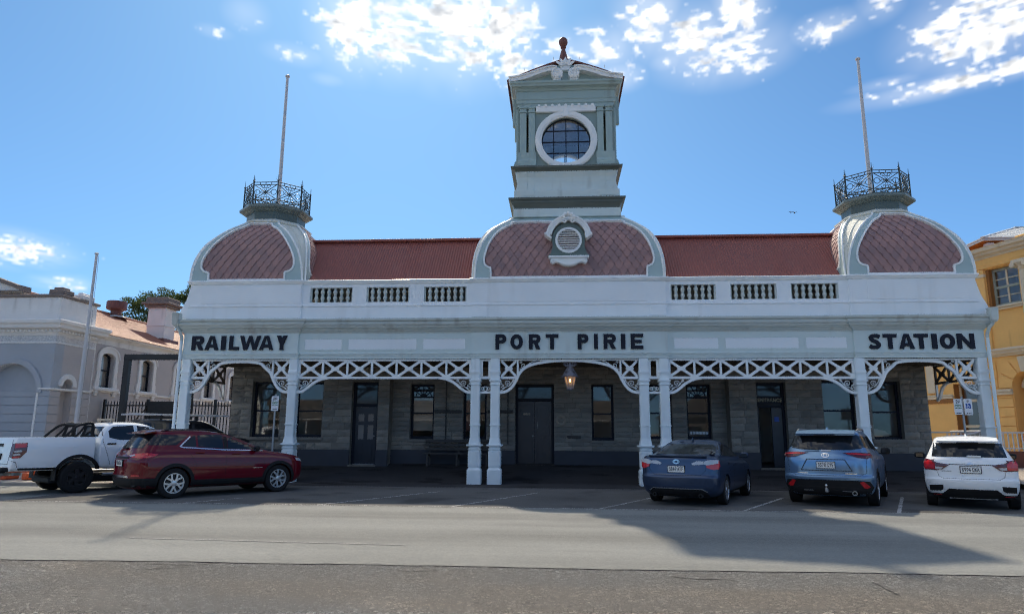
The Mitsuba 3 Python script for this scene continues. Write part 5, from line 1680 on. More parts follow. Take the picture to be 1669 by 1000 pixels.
# ---- light blue SUV
KEYS = [(-.86, .24, 3.58, .24, .76, .35, .5), (-1.00, .34, 3.76, .32, .90, .42, .6), (-1.06, .52, 3.86, .46, .955, .46, .7), (-1.09, .63, 3.88, .60, .965, .46, .75), (-1.092, .672, 3.88, .64, .965, .46, .75), (-1.052, .72, 3.875, .68, .962, .46, .75), (-1.05, .86, 3.86, .82, .96, .46, .75), (-1.04, 1.02, 3.74, .96, .95, .46, .7), (-1.01, 1.14, 3.30, 1.06, .93, .46, .5),
        (-.97, 1.23, 2.74, 1.13, .885, .46, .4), (-.89, 1.38, 2.28, 1.32, .81, .46, .45), (-.78, 1.55, 1.78, 1.53, .735, .42, .5), (-.72, 1.655, 1.42, 1.64, .685, .36, .45), (-.62, 1.70, 1.05, 1.695, .60, .3, .4), (-.3, 1.725, .6, 1.725, .25, .2, .2)]
c = Car('parked_suv', 'light blue suv with tow ball parked between the dark sedan and the white hatchback', 'suv', KEYS, 'paint_blue_car', (6.17, -4.42), 28.0, 2.85, 1.68, (.375, .235, 0), .42)
c.finish()
c.wheels((10, 'plain'), .25)
c.patch('rear_window', 'rear', Polygon([(-.74, 1.30), (-.5, 1.265), (.5, 1.265), (.74, 1.30), (.71, 1.45), (.655, 1.60), (-.655, 1.60), (-.71, 1.45)]), 'car_glass', t=.006)
c.both('quarter_window', Polygon([(-.80, 1.33), (.10, 1.27), (.16, 1.55), (-.60, 1.58)]), 'car_glass', t=.004)
DLO = Polygon([(.18, 1.27), (.24, 1.55), (.9, 1.60), (1.4, 1.585), (1.75, 1.47), (2.1, 1.30), (2.36, 1.17), (1.2, 1.23)])
for a, b in ((.16, 1.02), (1.12, 2.5)):
    c.both('side_window', DLO.intersection(sbox(a, 1, b, 1.7)).buffer(-.01), 'car_glass', t=.005)
c.both('window_pillar', DLO.intersection(sbox(1.02, 1, 1.12, 1.7)), 'car_black', t=.004)
c.part('spoiler', stack([[(-.92 + .08 * (y / .7) ** 2, y, 1.585 + .0), (-.94 + .08 * (y / .7) ** 2, y, 1.625), (-.74, y, 1.675), (-.55, y, 1.70), (-.60, y, 1.62)] for y in np.linspace(-.62, .62, 15)]), 'paint_blue_car', smooth=35)
c.part('brake_light_housing', box(-.955, -.90, -.22, .22, 1.575, 1.60, .01), 'car_black')
c.part('wiper', cat([bar((-1.00, .12, 1.26), (-.985, -.33 + .8, 1.29), .02, .02)]), 'car_black')
c.patch('wiper_cover', 'rear', sbox(-.12, 1.235, .08, 1.265), 'lamp_clear', t=.02)
for g, m_, t_ in (([(.36, 1.20), (.62, 1.215), (.90, 1.20), (.93, 1.13), (.84, 1.075), (.66, 1.10), (.46, 1.17)], 'lamp_dark_red', .014), ([(.42, 1.19), (.62, 1.20), (.90, 1.175), (.90, 1.155), (.62, 1.165), (.47, 1.175)], 'lamp_red', .021)):
    c.rears('tail_light', g, m_, t=t_)
c.both('tail_light', Polygon([(-.90, 1.20), (-.62, 1.17), (-.50, 1.13), (-.70, 1.09), (-.92, 1.10)]), 'lamp_dark_red', t=.012)
c.patch('number_plate_recess', 'rear', Polygon([(-.54, .80), (.54, .80), (.40, 1.06), (-.40, 1.06)]).difference(Polygon([(-.515, .815), (.515, .815), (.385, 1.045), (-.385, 1.045)])), 'car_black', t=.006)
c.plate('S578 CYE', 0, .925, t=.012)
e_ = ribbon(np.array([(.075 * math.cos(a), 1.145 + .048 * math.sin(a)) for a in np.linspace(0, 2 * np.pi, 20)]), .013).union(ribbon(np.array([(.03 * math.cos(a), 1.145 + .046 * math.sin(a)) for a in np.linspace(0, 2 * np.pi, 16)]), .011)).union(ribbon([(-.048, 1.174), (.048, 1.174)], .013))
c.patch('badge', 'rear', e_, 'chrome', t=.018, h=.03)
c.patch('tailgate_gap', 'rear', ribbon([(-.83, 1.08), (-.80, .76), (-.66, .70), (.66, .70), (.80, .76), (.83, 1.08)], .006), 'car_black', t=.003)
for s in (-1, 1):
    c.patch('nameplate', 'rear', sbox(*sorted((s * .38, s * .60)), .745, *()) if False else sbox(min(s * .38, s * .62), .735, max(s * .38, s * .62), .755), 'chrome', t=.008)
c.patch('bumper_shelf', 'rear', ribbon([(-.88, .665), (-.6, .645), (.6, .645), (.88, .665)], .05), 'paint_blue_car', t=.028)
c.patch('lower_bumper', 'rear', Polygon([(-.82, .26), (.82, .26), (.92, .46), (.86, .58), (.6, .60), (-.6, .60), (-.86, .58), (-.92, .46)]), 'car_black', t=.012)
c.patch('diffuser_edge', 'rear', ribbon([(-.74, .36), (-.60, .445), (.60, .445), (.74, .36)], .018), 'alloy_dark', t=.022)
c.patch('diffuser_edge', 'rear', ribbon([(-.5, .36), (-.3, .365)], .02).union(ribbon([(.5, .36), (.3, .365)], .02)), 'steel_grey', t=.024)
c.rears('reflector', [(.66, .565), (.74, .585), (.86, .47), (.80, .43), (.74, .44)], 'lamp_red', t=.024)
c.part('tow_tongue', cat([box(-1.22, -.9, -.03, .03, .34, .40, .008), box(-1.24, -1.18, -.028, .028, .37, .43, .008)]), 'steel_grey')
c.part('tow_ball', xf(lathe([(.012, 0), (.014, .03), (.025, .045), (.027, .065), (.016, .085), (.0, .088)], 14), mv(-1.21, 0, .43)), 'chrome', smooth=50)
c.part('exhaust', xf(lathe([(.035, -.08), (.05, -.08), (.05, .08), (.035, .08)], 18, False), mv(-.985, -.55, .33) @ ry(90)), 'chrome', smooth=40)
for pts in ([(.44, .46), (.52, .8), (.30, 1.25)], [(1.07, .4), (1.07, 1.24)], [(2.34, .46), (2.40, .8), (2.36, 1.16)]):
    c.line('right', pts); c.line('left', pts)
for xw in (0, 2.85):
    ring_ = Point(xw, .375).buffer(.475, quad_segs=20).difference(Point(xw, .375).buffer(.41, quad_segs=20)).intersection(sbox(xw - .6, .30, xw + .6, 1))
    c.both('arch_cladding', ring_, 'car_black', t=.010)
for s in (-1, 1):
    c.part('roof_rail', tube([(-.45, s * .63, 1.68), (-.25, s * .645, 1.725), (.9, s * .65, 1.725), (1.3, s * .62, 1.665)], .02, 8), 'steel_grey', smooth=50)
c.part('aerial_fin', stack([[(-.42, -.025 * q, 1.715), (-.18, -.025 * q, 1.722), (-.24, -.004 * q, 1.79), (-.28, -.004 * q, 1.79)] for q in (1, -1)]), 'paint_blue_car')
c.patch('windscreen', 'front', Polygon([(-.72, 1.18), (.72, 1.18), (.6, 1.58), (-.6, 1.58)]), 'car_glass', t=.006)
for s in (-1, 1):
    c.patch('headlight', 'front', affinity.scale(Polygon([(.45, .88), (.86, .96), (.88, .88), (.5, .80)]), s, 1, origin=(0, 0)), 'lamp_clear', t=.012)
c.patch('grille', 'front', Polygon([(-.5, .4), (.5, .4), (.44, .86), (-.44, .86)]), 'car_black', t=.010)
mirror_obj(c, 2.10, 1.20, .93, .22, .17, 'car_black')

# ---- white hatchback at the right
KEYS = [(-.70, .24, 3.22, .24, .72, .35, .5), (-.80, .36, 3.36, .32, .85, .42, .6), (-.875, .50, 3.44, .46, .885, .44, .7), (-.898, .60, 3.46, .58, .895, .44, .75), (-.90, .64, 3.46, .62, .895, .44, .75), (-.865, .685, 3.455, .66, .893, .44, .75), (-.86, .80, 3.44, .78, .895, .44, .75), (-.865, .94, 3.36, .90, .885, .44, .7), (-.85, 1.04, 2.98, .99, .865, .44, .5),
        (-.80, 1.12, 2.45, 1.06, .82, .44, .4), (-.70, 1.27, 2.02, 1.25, .745, .42, .45), (-.57, 1.43, 1.55, 1.43, .665, .38, .5), (-.50, 1.525, 1.22, 1.52, .615, .34, .45), (-.40, 1.565, .9, 1.565, .53, .3, .4), (-.1, 1.59, .5, 1.59, .2, .2, .2)]
c = Car('parked_hatchback', 'white hatchback with dark red tail lights parked at the far right before the yellow building', 'hatchback', KEYS, 'paint_white_car', (9.06, -4.86), 27.5, 2.67, 1.545, (.34, .22, 0), .385, zoff=0)
c.finish()
c.wheels((5, 'blade'), .228)
c.patch('rear_window', 'rear', Polygon([(-.70, 1.13), (.70, 1.13), (.645, 1.43), (-.645, 1.43)]), 'car_glass', t=.006)
c.part('spoiler', stack([[(-.68 + .06 * (y / .6) ** 2, y, 1.445), (-.70 + .06 * (y / .6) ** 2, y, 1.48), (-.52, y, 1.53), (-.38, y, 1.555), (-.42, y, 1.48)] for y in np.linspace(-.57, .57, 15)]), 'paint_white_car', smooth=35)
c.part('brake_light_housing', box(-.71, -.66, -.20, .20, 1.425, 1.452, .01), 'car_black')
c.part('wiper_cover', box(-.845, -.79, -.22, -.02 + .06, 1.13, 1.165, .012), 'plate_white')
c.both('side_window', Polygon([(-.35, 1.16), (.05, 1.16), (.2, 1.40), (-.2, 1.42)]), 'car_glass', t=.005)
c.both('side_window', Polygon([(.20, 1.15), (.95, 1.12), (.95, 1.45), (.34, 1.44)]), 'car_glass', t=.005)
c.both('side_window', Polygon([(1.05, 1.12), (2.02, 1.08), (1.6, 1.33), (1.3, 1.43), (1.05, 1.45)]), 'car_glass', t=.005)
c.rears('tail_light', [(.38, .965), (.62, 1.00), (.72, 1.06), (.84, 1.08), (.88, 1.0), (.87, .84), (.62, .835), (.52, .86)], 'lamp_dark_red', t=.016)
c.rears('lamp_red', [(.66, .98), (.72, 1.04), (.84, 1.06), (.87, .99), (.87, .86), (.67, .86)], 'lamp_red', t=.024)
c.rears('lamp_clear', [(.50, .905), (.66, .915), (.66, .86), (.56, .855)], 'lamp_clear', t=.023)
c.both('tail_light', Polygon([(-.72, 1.07), (-.55, 1.03), (-.45, .96), (-.55, .88), (-.76, .86)]), 'lamp_dark_red', t=.014)
c.patch('lamp_bridge', 'rear', ribbon([(-.40, .968), (.40, .968)], .014), 'car_black', t=.006)
c.plate('S994 CKA', 0, .86, t=.012)
c.patch('tailgate_gap', 'rear', ribbon([(-.64, .84), (-.60, .71), (-.52, .665), (.52, .665), (.60, .71), (.64, .84)], .006), 'car_black', t=.003)
c.patch('nameplate', 'rear', sbox(.36, .815, .56, .83), 'steel_grey', t=.006)
c.patch('badge', 'rear', unary_union([Polygon([(0, 1.055), (.03, 1.03), (0, 1.005), (-.03, 1.03)]), Polygon([(.03, 1.0), (.06, .975), (.0, .978), (.0, 1.0)]), Polygon([(-.03, 1.0), (-.06, .975), (.0, .978), (.0, 1.0)])]), 'chrome', t=.014, h=.03)
c.rears('corner_vent', [(.54, .52), (.80, .50), (.80, .375), (.60, .385), (.545, .42)], 'car_black', t=.008)
c.patch('lower_bumper', 'rear', Polygon([(-.84, .24), (.84, .24), (.85, .315), (.56, .33), (.44, .44), (-.44, .44), (-.56, .33), (-.85, .315)]), 'car_black', t=.016)
c.rears('reflector', [(.58, .288), (.76, .288), (.76, .306), (.58, .306)], 'lamp_red', t=.022)
c.patch('skid_strip', 'rear', ribbon([(-.44, .235), (.44, .235)], .018), 'steel_grey', t=.03)
c.patch('windscreen', 'front', Polygon([(-.66, 1.1), (.66, 1.1), (.55, 1.46), (-.55, 1.46)]), 'car_glass', t=.006)
c.both('sill', Polygon([(.42, .24), (2.24, .24), (2.24, .34), (.42, .34)]), 'car_black', t=.008)
for xw in (0, 2.67):
    ring_ = Point(xw, .34).buffer(.44, quad_segs=20).difference(Point(xw, .34).buffer(.375, quad_segs=20)).intersection(sbox(xw - .6, .27, xw + .6, 1))
    c.both('arch_cladding', ring_, 'car_black', t=.010)
for pts in ([(.42, .38), (.50, .7), (.26, 1.13)], [(1.0, .35), (1.0, 1.12)], [(2.2, .38), (2.25, .7), (2.12, 1.06)]):
    c.line('right', pts); c.line('left', pts)
for s in (-1, 1):
    c.patch('headlight', 'front', affinity.scale(Polygon([(.40, .82), (.80, .88), (.82, .82), (.45, .76)]), s, 1, origin=(0, 0)), 'lamp_clear', t=.012)
c.part('aerial_fin', stack([[(-.30, -.022 * q, 1.575), (-.08, -.022 * q, 1.585), (-.14, -.004 * q, 1.645), (-.18, -.004 * q, 1.645)] for q in (1, -1)]), 'paint_white_car')
mirror_obj(c, 1.78, 1.10, .85, .23, .15, 'car_black')

# ---- white utility with a tray body at the far left
KEYS = [(.46, .62, 3.78, .42, .80, .06, .5), (.45, .70, 3.94, .55, .89, .06, .6), (.45, .90, 4.0, .80, .91, .06, .7), (.45, 1.08, 3.98, 1.0, .91, .06, .7), (.45, 1.24, 3.7, 1.13, .89, .06, .6), (.46, 1.36, 2.95, 1.24, .85, .08, .4), (.52, 1.56, 2.50, 1.48, .78, .12, .4), (.62, 1.74, 2.1, 1.70, .70, .2, .45), (.72, 1.81, 1.85, 1.79, .62, .25, .4), (.95, 1.85, 1.6, 1.85, .3, .2, .2)]
c = Car('parked_ute', 'white four wheel drive ute with black sports bar and big black wheels', 'ute', KEYS, 'paint_white_car', (-13.72, -3.55), 34.0, 3.0, 1.56, (.405, .28, 0), .475)
c.finish(smooth=32)
c.wheels((6, 'dark'), .225)
TK = [(-1.52, .60, .40, .60, .80, .05, .05), (-1.54, .68, .40, .68, .885, .07, .05), (-1.52, .90, .40, .90, .905, .07, .05), (-1.5, 1.10, .40, 1.10, .905, .07, .05), (-1.48, 1.30, .40, 1.32, .885, .07, .05), (-1.46, 1.40, .40, 1.42, .865, .07, .05), (-1.45, 1.42, .39, 1.44, .85, .07, .05)]
tub = Car('parked_ute_tub', 'x', 'x', TK, 'paint_white_car', (-13.72, -3.55), 34.0, 3.0, 1.56, (.405, .28, 0), .475)
labels.pop(tub.k); USED.pop(tub.k); tub.k = c.k
b = m3.Manifold(m3.Mesh(np.asarray(tub.solid.vertices, np.float32), np.asarray(tub.solid.faces, np.uint32)))
for s in (-1, 1):
    b = b - m3.Manifold.cylinder(.75, .50, .50, 40).rotate([90, 0, 0]).translate([0, s * .80 + .375, .42])
b = b - m3.Manifold.cube([1.68, 1.56, 1.0], True).translate([-.54, 0, 1.35])
mm = b.to_mesh()
tub.part('tray', trimesh.Trimesh(mm.vert_properties[:, :3], mm.tri_verts, process=False), 'paint_white_car', smooth=30)
tub.part('tray_liner', box(-1.36, .28, -.765, .765, .86, .88, 0), 'car_black')
for x in (0,):
    ring_ = Point(x, .42).buffer(.57, quad_segs=24).difference(Point(x, .42).buffer(.49, quad_segs=24)).intersection(sbox(x - .7, .60, x + .7, 1.2))
    tub.both('arch_flare', ring_, 'car_black', t=.03, h=.05)
tub.both('tail_light', Polygon([(-1.46, 1.29), (-1.19, 1.30), (-1.2, 1.08), (-1.32, .93), (-1.49, .92)]), 'lamp_dark_red', t=.012, h=.05)
tub.both('lamp_red', Polygon([(-1.45, 1.285), (-1.21, 1.29), (-1.22, 1.19), (-1.45, 1.17)]), 'lamp_red', t=.020, h=.05)
tub.both('lamp_clear', Polygon([(-1.46, 1.11), (-1.32, 1.12), (-1.29, 1.08), (-1.46, 1.06)]).union(Polygon([(-1.47, 1.03), (-1.34, 1.04), (-1.33, 1.0), (-1.47, .98)])), 'lamp_clear', t=.022, h=.05)
tub.both('lamp_red', Polygon([(-1.48, .965), (-1.33, .975), (-1.35, .935), (-1.485, .925)]), 'lamp_red', t=.020, h=.05)
tub.rears('tail_light', [(.72, 1.28), (.86, 1.28), (.88, .93), (.74, .95)], 'lamp_dark_red', t=.014)
tub.patch('tailgate_gap', 'rear', ribbon([(-.70, 1.38), (-.70, .78), (.70, .78), (.70, 1.38)], .012), 'car_black', t=.004)
tub.patch('tailgate_handle', 'rear', sbox(-.14, 1.20, .14, 1.27), 'car_black', t=.02)
tub.plate('S702 CDW', 0, .70 + .25)
tub.both('tray_gap', ribbon([(-1.49, .86), (-1.4, .82), (-1.36, .70)], .012), 'car_black', t=.004)
tub.both('tray_edge', ribbon([(-1.34, .655), (-.52, .645)], .05), 'car_black', t=.006)
tub.both('tray_crease', ribbon([(-1.18, 1.20), (.38, 1.19)], .02), 'paint_white_car', t=.008)
for s in (-1, 1):
    tub.part('sports_bar', tube(curve([(-.34, s * .70, 1.43), (-.20, s * .69, 1.58), (-.05, s * .66, 1.72), (.10, s * .64, 1.775), (.33, s * .64, 1.785), (.37, s * .64, 1.44)], 6), .034, 10), 'car_black', smooth=50)
    tub.part('sports_bar_stay', tube(curve([(-.08, s * .68, 1.43), (.06, s * .66, 1.60), (.16, s * .64, 1.76)], 6), .028, 10), 'car_black', smooth=50)
    tub.part('sail_panel', plate(Polygon([(.06, 1.44), (.36, 1.44), (.36, 1.77), (.16, 1.74)]).difference(Polygon([(.15, 1.49), (.30, 1.49), (.30, 1.71), (.2, 1.69)])), s * .66 - .012, s * .66 + .012), 'car_black')
tub.part('sports_bar', tube([(.12, -.62, 1.775), (.12, .62, 1.775)], .034, 10), 'car_black', smooth=50)
tub.part('step_bumper', cat([box(-1.72, -1.50, -.62, .62, .56, .66, .03), box(-1.66, -1.46, -.78, -.60, .60, .70, .03), box(-1.66, -1.46, .60, .78, .60, .70, .03)]), 'car_black')
tub.part('tow_bar', cat([box(-1.66, -1.0, -.04, .04, .46, .54, .01), tube([(-1.3, -.45, .52), (-1.3, .45, .52)], .04, 10)]), 'steel_grey')
for s in (-1, 1):
    tub.part('mud_flap', box(-.52, -.50, s * .78 - .14, s * .78 + .14, .34, .68, .004), 'car_black')
    tub.part('side_step', tube([(.62, s * .86, .46), (2.3, s * .86, .46)], .045, 10), 'steel_grey', smooth=50)
c.both('side_window', Polygon([(.72, 1.42), (.70, 1.60), (.82, 1.72), (1.36, 1.76), (1.38, 1.37), (1.0, 1.36)]), 'car_glass', t=.005)
c.both('side_window', Polygon([(1.46, 1.36), (1.46, 1.755), (1.9, 1.70), (2.4, 1.40), (2.5, 1.32)]), 'car_glass', t=.005)
c.patch('rear_window', 'rear', Polygon([(-.62, 1.44), (.62, 1.44), (.58, 1.72), (-.58, 1.72)]), 'car_glass', t=.006)
c.patch('windscreen', 'front', Polygon([(-.66, 1.30), (.66, 1.30), (.56, 1.72), (-.56, 1.72)]), 'car_glass', t=.006)
for pts in ([(.56, 1.66), (.56, 1.30), (.72, .88), (.78, .70)], [(1.42, .66), (1.42, 1.36)], [(2.45, .72), (2.5, 1.0), (2.5, 1.3)]):
    c.line('right', pts, .010); c.line('left', pts, .010)
for x, z in ((.66, 1.26), (1.55, 1.22)):
    for s in (-1, 1):
        yy = float(c._ev(c._side, np.array([[x, z]]))[0])
        c.part('door_handle', box(x, x + .22, s * (yy + .02) - .018, s * (yy + .02) + .018, z - .02, z + .02, .012), 'car_black')
mirror_obj(c, 2.36, 1.36, .88, .22, .2, 'car_black')
c.part('light_bar', cat([box(.85, .93, -.5, .5, 1.885, 1.945, .01), box(.86, .92, -.45, -.42, 1.83, 1.89, 0), box(.86, .92, .42, .45, 1.83, 1.89, 0)]), 'blind')

# ---- a dark wagon farther back, behind the end column, with ladders on its roof
KEYS = [(-.80, .30, 3.42, .30, .74, .35, .5), (-.92, .45, 3.60, .45, .89, .35, .6), (-.95, .70, 3.66, .68, .92, .35, .7), (-.95, .95, 3.62, .9, .92, .35, .7), (-.92, 1.10, 3.2, 1.05, .90, .35, .5), (-.88, 1.20, 2.5, 1.16, .86, .35, .4), (-.80, 1.40, 2.1, 1.4, .79, .35, .4), (-.70, 1.62, 1.7, 1.62, .72, .3, .4), (-.6, 1.70, 1.4, 1.69, .65, .3, .4), (-.2, 1.73, .8, 1.73, .3, .2, .2)]
c = Car('parked_wagon', 'dark wagon with two pale ladders on its roof, half hidden behind the end column', 'station wagon', KEYS, 'paint_dark_car', (-14.1, 1.0), 40.0, 2.75, 1.58, (.36, .23, 0), .42, zoff=.28)
c.finish()
c.wheels((5, 'blade'), .23)
c.patch('rear_window', 'rear', Polygon([(-.66, 1.24), (.66, 1.24), (.60, 1.60), (-.60, 1.60)]), 'car_glass', t=.006)
for g in ([(-.6, 1.26), (.1, 1.24), (.12, 1.58), (-.45, 1.58)], [(.2, 1.24), (.95, 1.22), (.95, 1.6), (.22, 1.6)], [(1.05, 1.22), (2.1, 1.2), (1.6, 1.55), (1.05, 1.6)]):
    c.both('side_window', Polygon(g), 'car_glass', t=.005)
c.both('wheel_arch', Point(0, .36).buffer(.47).difference(Point(0, .36).buffer(.41)).intersection(sbox(-1, .35, 1, 1)), 'car_black', t=.01)
c.rears('tail_light', [(.68, 1.15), (.86, 1.15), (.88, .9), (.72, .9)], 'lamp_dark_red', t=.014)
for x in (.0, 1.15):
    c.part('roof_rack', cat([bar((x, -.72, 1.83), (x, .72, 1.83), .05, .03), box(x - .03, x + .03, -.62, -.56, 1.66, 1.82, .005), box(x - .03, x + .03, .56, .62, 1.66, 1.82, .005)]), 'car_black')
for s in (-1, 1):
    k = thing('ladder', ('pale aluminium ladder on the near side of the dark wagon roof' if s < 0 else 'pale aluminium ladder on the far side of the dark wagon roof'), 'ladder', 'ladders on the wagon roof')
    y0 = s * .34
    put('stile', bar((-.9, y0 - .19, 1.875), (2.3, y0 - .19, 1.875), .03, .055), 'pole_white', k, M=c.M)
    put('stile', bar((-.9, y0 + .19, 1.875), (2.3, y0 + .19, 1.875), .03, .055), 'pole_white', k, M=c.M)
    for i in range(10):
        put('rung', bar((-.75 + .32 * i, y0 - .175, 1.875), (-.75 + .32 * i, y0 + .175, 1.875), .03, .03), 'pole_white', k, M=c.M)
# ------------------------------------------------------------------ the neighbours
mat('render_grey', grainy((.36, .385, .42), .14, 1.2, 25), .8, .2)  # front copy of the hall render, bluish shade put into its colour
mat('render_warm', grainy((.45, .42, .41), .14, 1.2, 25), .8, .2)  # side copy of the same render, warm bounced light put into its colour
mat('trim_stone', grainy((.70, .69, .67), .12, 2.5, 25, ((.3, .28, .25), .4)), .7, .2)
mat('coping_brown', grainy((.20, .165, .15), .2, 4, 30), .8, .2)
mat('old_red_roof', grainy((.30, .125, .085), .2, .8, 12, ((.40, .24, .19), .4)), .6, .3)
mat('steel_black', (.016, .017, .019), .45, .4)
mat('yellow_render', grainy((.78, .47, .165), .12, 1.2, 22, ((.46, .28, .10), .3)), .75, .2)
mat('orange_render', grainy((.30, .135, .045), .14, 1.5, 22), .75, .2)
mat('cream_trim', grainy((.60, .53, .40), .12, 2.5, 25, ((.35, .28, .18), .4)), .7, .2)
mat('roof_silver', grainy((.46, .48, .48), .1, 1, 14), .4, .4)
mat('green_grey_wood', (.30, .34, .29), .5, .3)
mat('brick_red', grainy((.17, .07, .05), .2, 8, 30), .85, .1)
mat('orange_plastic', (.55, .10, .03), .45, .4)
for i, c in enumerate(((.075, .105, .040), (.105, .135, .055), (.055, .085, .034))):
    scene[f'look_leaf_{i}'] = {'type': 'twosided', 'bsdf': {'type': 'diffuse', 'reflectance': rgb(c)}} if False else {'type': 'principledthin', 'base_color': rgb(c), 'roughness': .6, 'diff_trans': .9, 'spec_trans': 0.0}
mat('bark', grainy((.16, .13, .10), .3, 6, 30), .9, .1)
mat('shop_render', grainy((.12, .11, .10), .2, 1, 10), .8, .2)
mat('lantern_metal', (.17, .17, .20), .45, .5, .2)
scene['look_lantern_glass'] = {'type': 'blendbsdf', 'weight': .38, 'a': {'type': 'thindielectric', 'int_ior': 1.5}, 'b': {'type': 'principledthin', 'base_color': rgb(.62, .62, .64), 'roughness': .5, 'diff_trans': 1.2}}


def sash(k, x0, x1, z0, z1, y, head=None, bar_=.05, M=None, m='paint_navy', blind=None):
    """a sash window: frame, two panes, a blind; head: rise of the arched head"""
    xm = (x0 + x1) / 2
    o = sbox(x0, z0, x1, z1)
    if head:
        o = unary_union([sbox(x0, z0, x1, z1 - head), Polygon(arc(xm, z1 - head, (x1 - x0) / 2, 0, 180, 16, head))])
    zm = (z0 + z1) / 2
    h = o.buffer(-bar_).difference(sbox(x0, zm - bar_ / 2, x1, zm + bar_ / 2))
    w = numbered(f'{k}__window')
    put('sash', plate(o.difference(h), y, y + .07), m, w, M=M)
    for p in polys(h):
        v, f = trimesh.creation.triangulate_polygon(p.buffer(.01), engine='earcut')
        put('pane', trimesh.Trimesh(np.stack([v[:, 0], 0 * v[:, 0] + y + .04, v[:, 1]], 1), np.asarray(f)[:, ::-1], process=False), 'window_glass', w, M=M)
    put('room', room_box(x0 - .02, x1 + .02, y + .08, y + 1.4, z0 - .02, z1 + .02), 'room_plaster', w, M=M)
    if blind:
        put('blind', plate(o.intersection(sbox(x0, z0 + (z1 - z0) * blind, x1, z1)).buffer(-.02), y + .12, y + .13), 'blind', w, M=M)
    return o, w


# ---- the grey rendered hall on the left: an arched front and a long wing of sash windows running back
H = thing('rendered_hall', 'grey rendered hall with arched front, pale cornices and a red roofed wing of sash windows', 'building')
HX, HY = -18.40, 1.5


def hp(name, mesh, m, parent=H, **k):
    return put(name, mesh, m, parent, **k)


arch_o = unary_union([sbox(-20.95, .2, -18.875, 2.93), Point(-19.91, 2.93).buffer(1.035, quad_segs=24)])
hp('front_wall', plate(sbox(-27, .2, HX, 5.02).difference(arch_o.intersection(sbox(-30, 0, 0, 4.2))), HY, HY + .45), 'render_grey')
hp('arch_recess', plate(arch_o.buffer(.02), HY + .30, HY + .36), 'render_grey')
ao = unary_union([sbox(-21.15, 2.93, -18.675, 2.94), Point(-19.91, 2.93).buffer(1.235, quad_segs=24)]).intersection(sbox(-30, 2.93, 0, 9))
hp('arch_moulding', plate(ao.difference(Point(-19.91, 2.93).buffer(1.05, quad_segs=24)), HY - .07, HY + .02), 'render_grey')
ai = unary_union([sbox(-21.02, .2, -18.80, 2.93), Point(-19.91, 2.93).buffer(1.09, quad_segs=24)])
hp('arch_reveal_trim', plate(ai.difference(arch_o), HY - .025, HY + .30), 'trim_stone')
# the deep side of the front block, with a niche
niche = unary_union([sbox(2.02, .2, 2.58, 3.20), Point(2.30, 3.20).buffer(.28, quad_segs=16)])
hp('side_wall', plate_x(sbox(HY + .451, .2, 3.55, 5.02).difference(niche), HX - .45, HX), 'render_warm')
hp('niche_back', plate_x(niche.buffer(.02), HX - .30, HX - .24), 'render_warm')
nm = unary_union([Point(2.30, 3.20).buffer(.45, quad_segs=16)]).intersection(sbox(0, 3.2, 9, 9)).difference(Point(2.30, 3.2).buffer(.27, quad_segs=16))
hp('niche_moulding', plate_x(nm, HX + .001, HX + .06), 'trim_stone')
# rusticated courses below the string
z = .35
gi = 0
while z < 2.95:
    z1 = min(z + .305, 3.0)
    for a, b in ((-27, -21.04), (-18.79, HX + .028)):
        hp('rusticated_course', box(a, b, HY - .03, HY - .0, z + .012, z1 - .012, .012), 'render_grey')
    for a, b in ((HY - .002, 2.0), (2.60, 3.56)):
        hp('rusticated_course', box(HX, HX + .03, a, b, z + .012, z1 - .012, .012), 'render_warm')
    hp('recess_course', box(-20.94, -18.89, HY + .27, HY + .30, z + .012, z1 - .012, .012), 'render_grey')
    z += .305
hpath = lambda o: [(-27, HY), (HX, HY), (HX, 3.56), (HX - .35, 3.56)]
hp('string_course', mould([(-27, HY), (-21.0, HY)], [(-.1, 3.02), (.05, 3.02), (.08, 3.05), (.08, 3.10), (-.1, 3.12)]), 'trim_stone')
hp('string_course', mould([(-18.80, HY), (HX, HY), (HX, 3.56)], [(-.1, 3.02), (.05, 3.02), (.08, 3.05), (.08, 3.10), (-.1, 3.12)]), 'trim_stone')
P4 = [(-27, HY), (HX, HY), (HX, 3.56), (HX - 1.2, 3.56)]
hp('frieze', mould(P4, [(-.2, 4.70), (.03, 4.70), (.03, 4.74), (.0, 4.76), (.0, 4.98), (.03, 5.0), (.03, 5.06), (-.2, 5.06)]), 'trim_stone')
hp('cornice', mould(P4, [(-.2, 5.061), (.06, 5.061), (.08, 5.10), (.08, 5.20), (.28, 5.24), (.30, 5.34), (.36, 5.40), (.38, 5.50), (.36, 5.53), (-.2, 5.56)]), 'trim_stone')
dm = box(-.045, .045, -.07, 0, 5.105, 5.19, .006)
for i in range(44):
    hp('dentil', xf(dm, mv(-18.25 - .16 * i, HY - .081)), 'trim_stone')
for i in range(12):
    hp('dentil', xf(dm, mv(HX + .081, HY + .12 + .16 * i) @ rz(90)), 'trim_stone')
hp('parapet', mould([(-27, HY + .05), (HX - .05, HY + .05), (HX - .05, 3.5), (HX - 1.2, 3.5)], [(-.3, 5.561), (.0, 5.561), (.0, 6.40), (-.3, 6.40)]), 'trim_stone')
hp('parapet_coping', mould([(-27, HY + .05), (HX - .05, HY + .05), (HX - .05, 3.5), (HX - 1.2, 3.5)], [(-.33, 6.401), (.05, 6.401), (.08, 6.44), (.08, 6.49), (.04, 6.52), (-.33, 6.53)]), 'coping_brown')
for x0, x1, y0, y1 in ((-18.98, -18.42, HY + .06, HY + .65), (-18.78, -18.40, 2.55, 3.25)):
    hp('parapet_block', cat([box(x0, x1, y0, y1, 6.531, 6.70, .02), box(x0 + .1, x1 - .1, y0 + .1, y1 - .1, 6.70, 6.80, .02)]), 'trim_stone' if y0 > 2 else 'coping_brown')
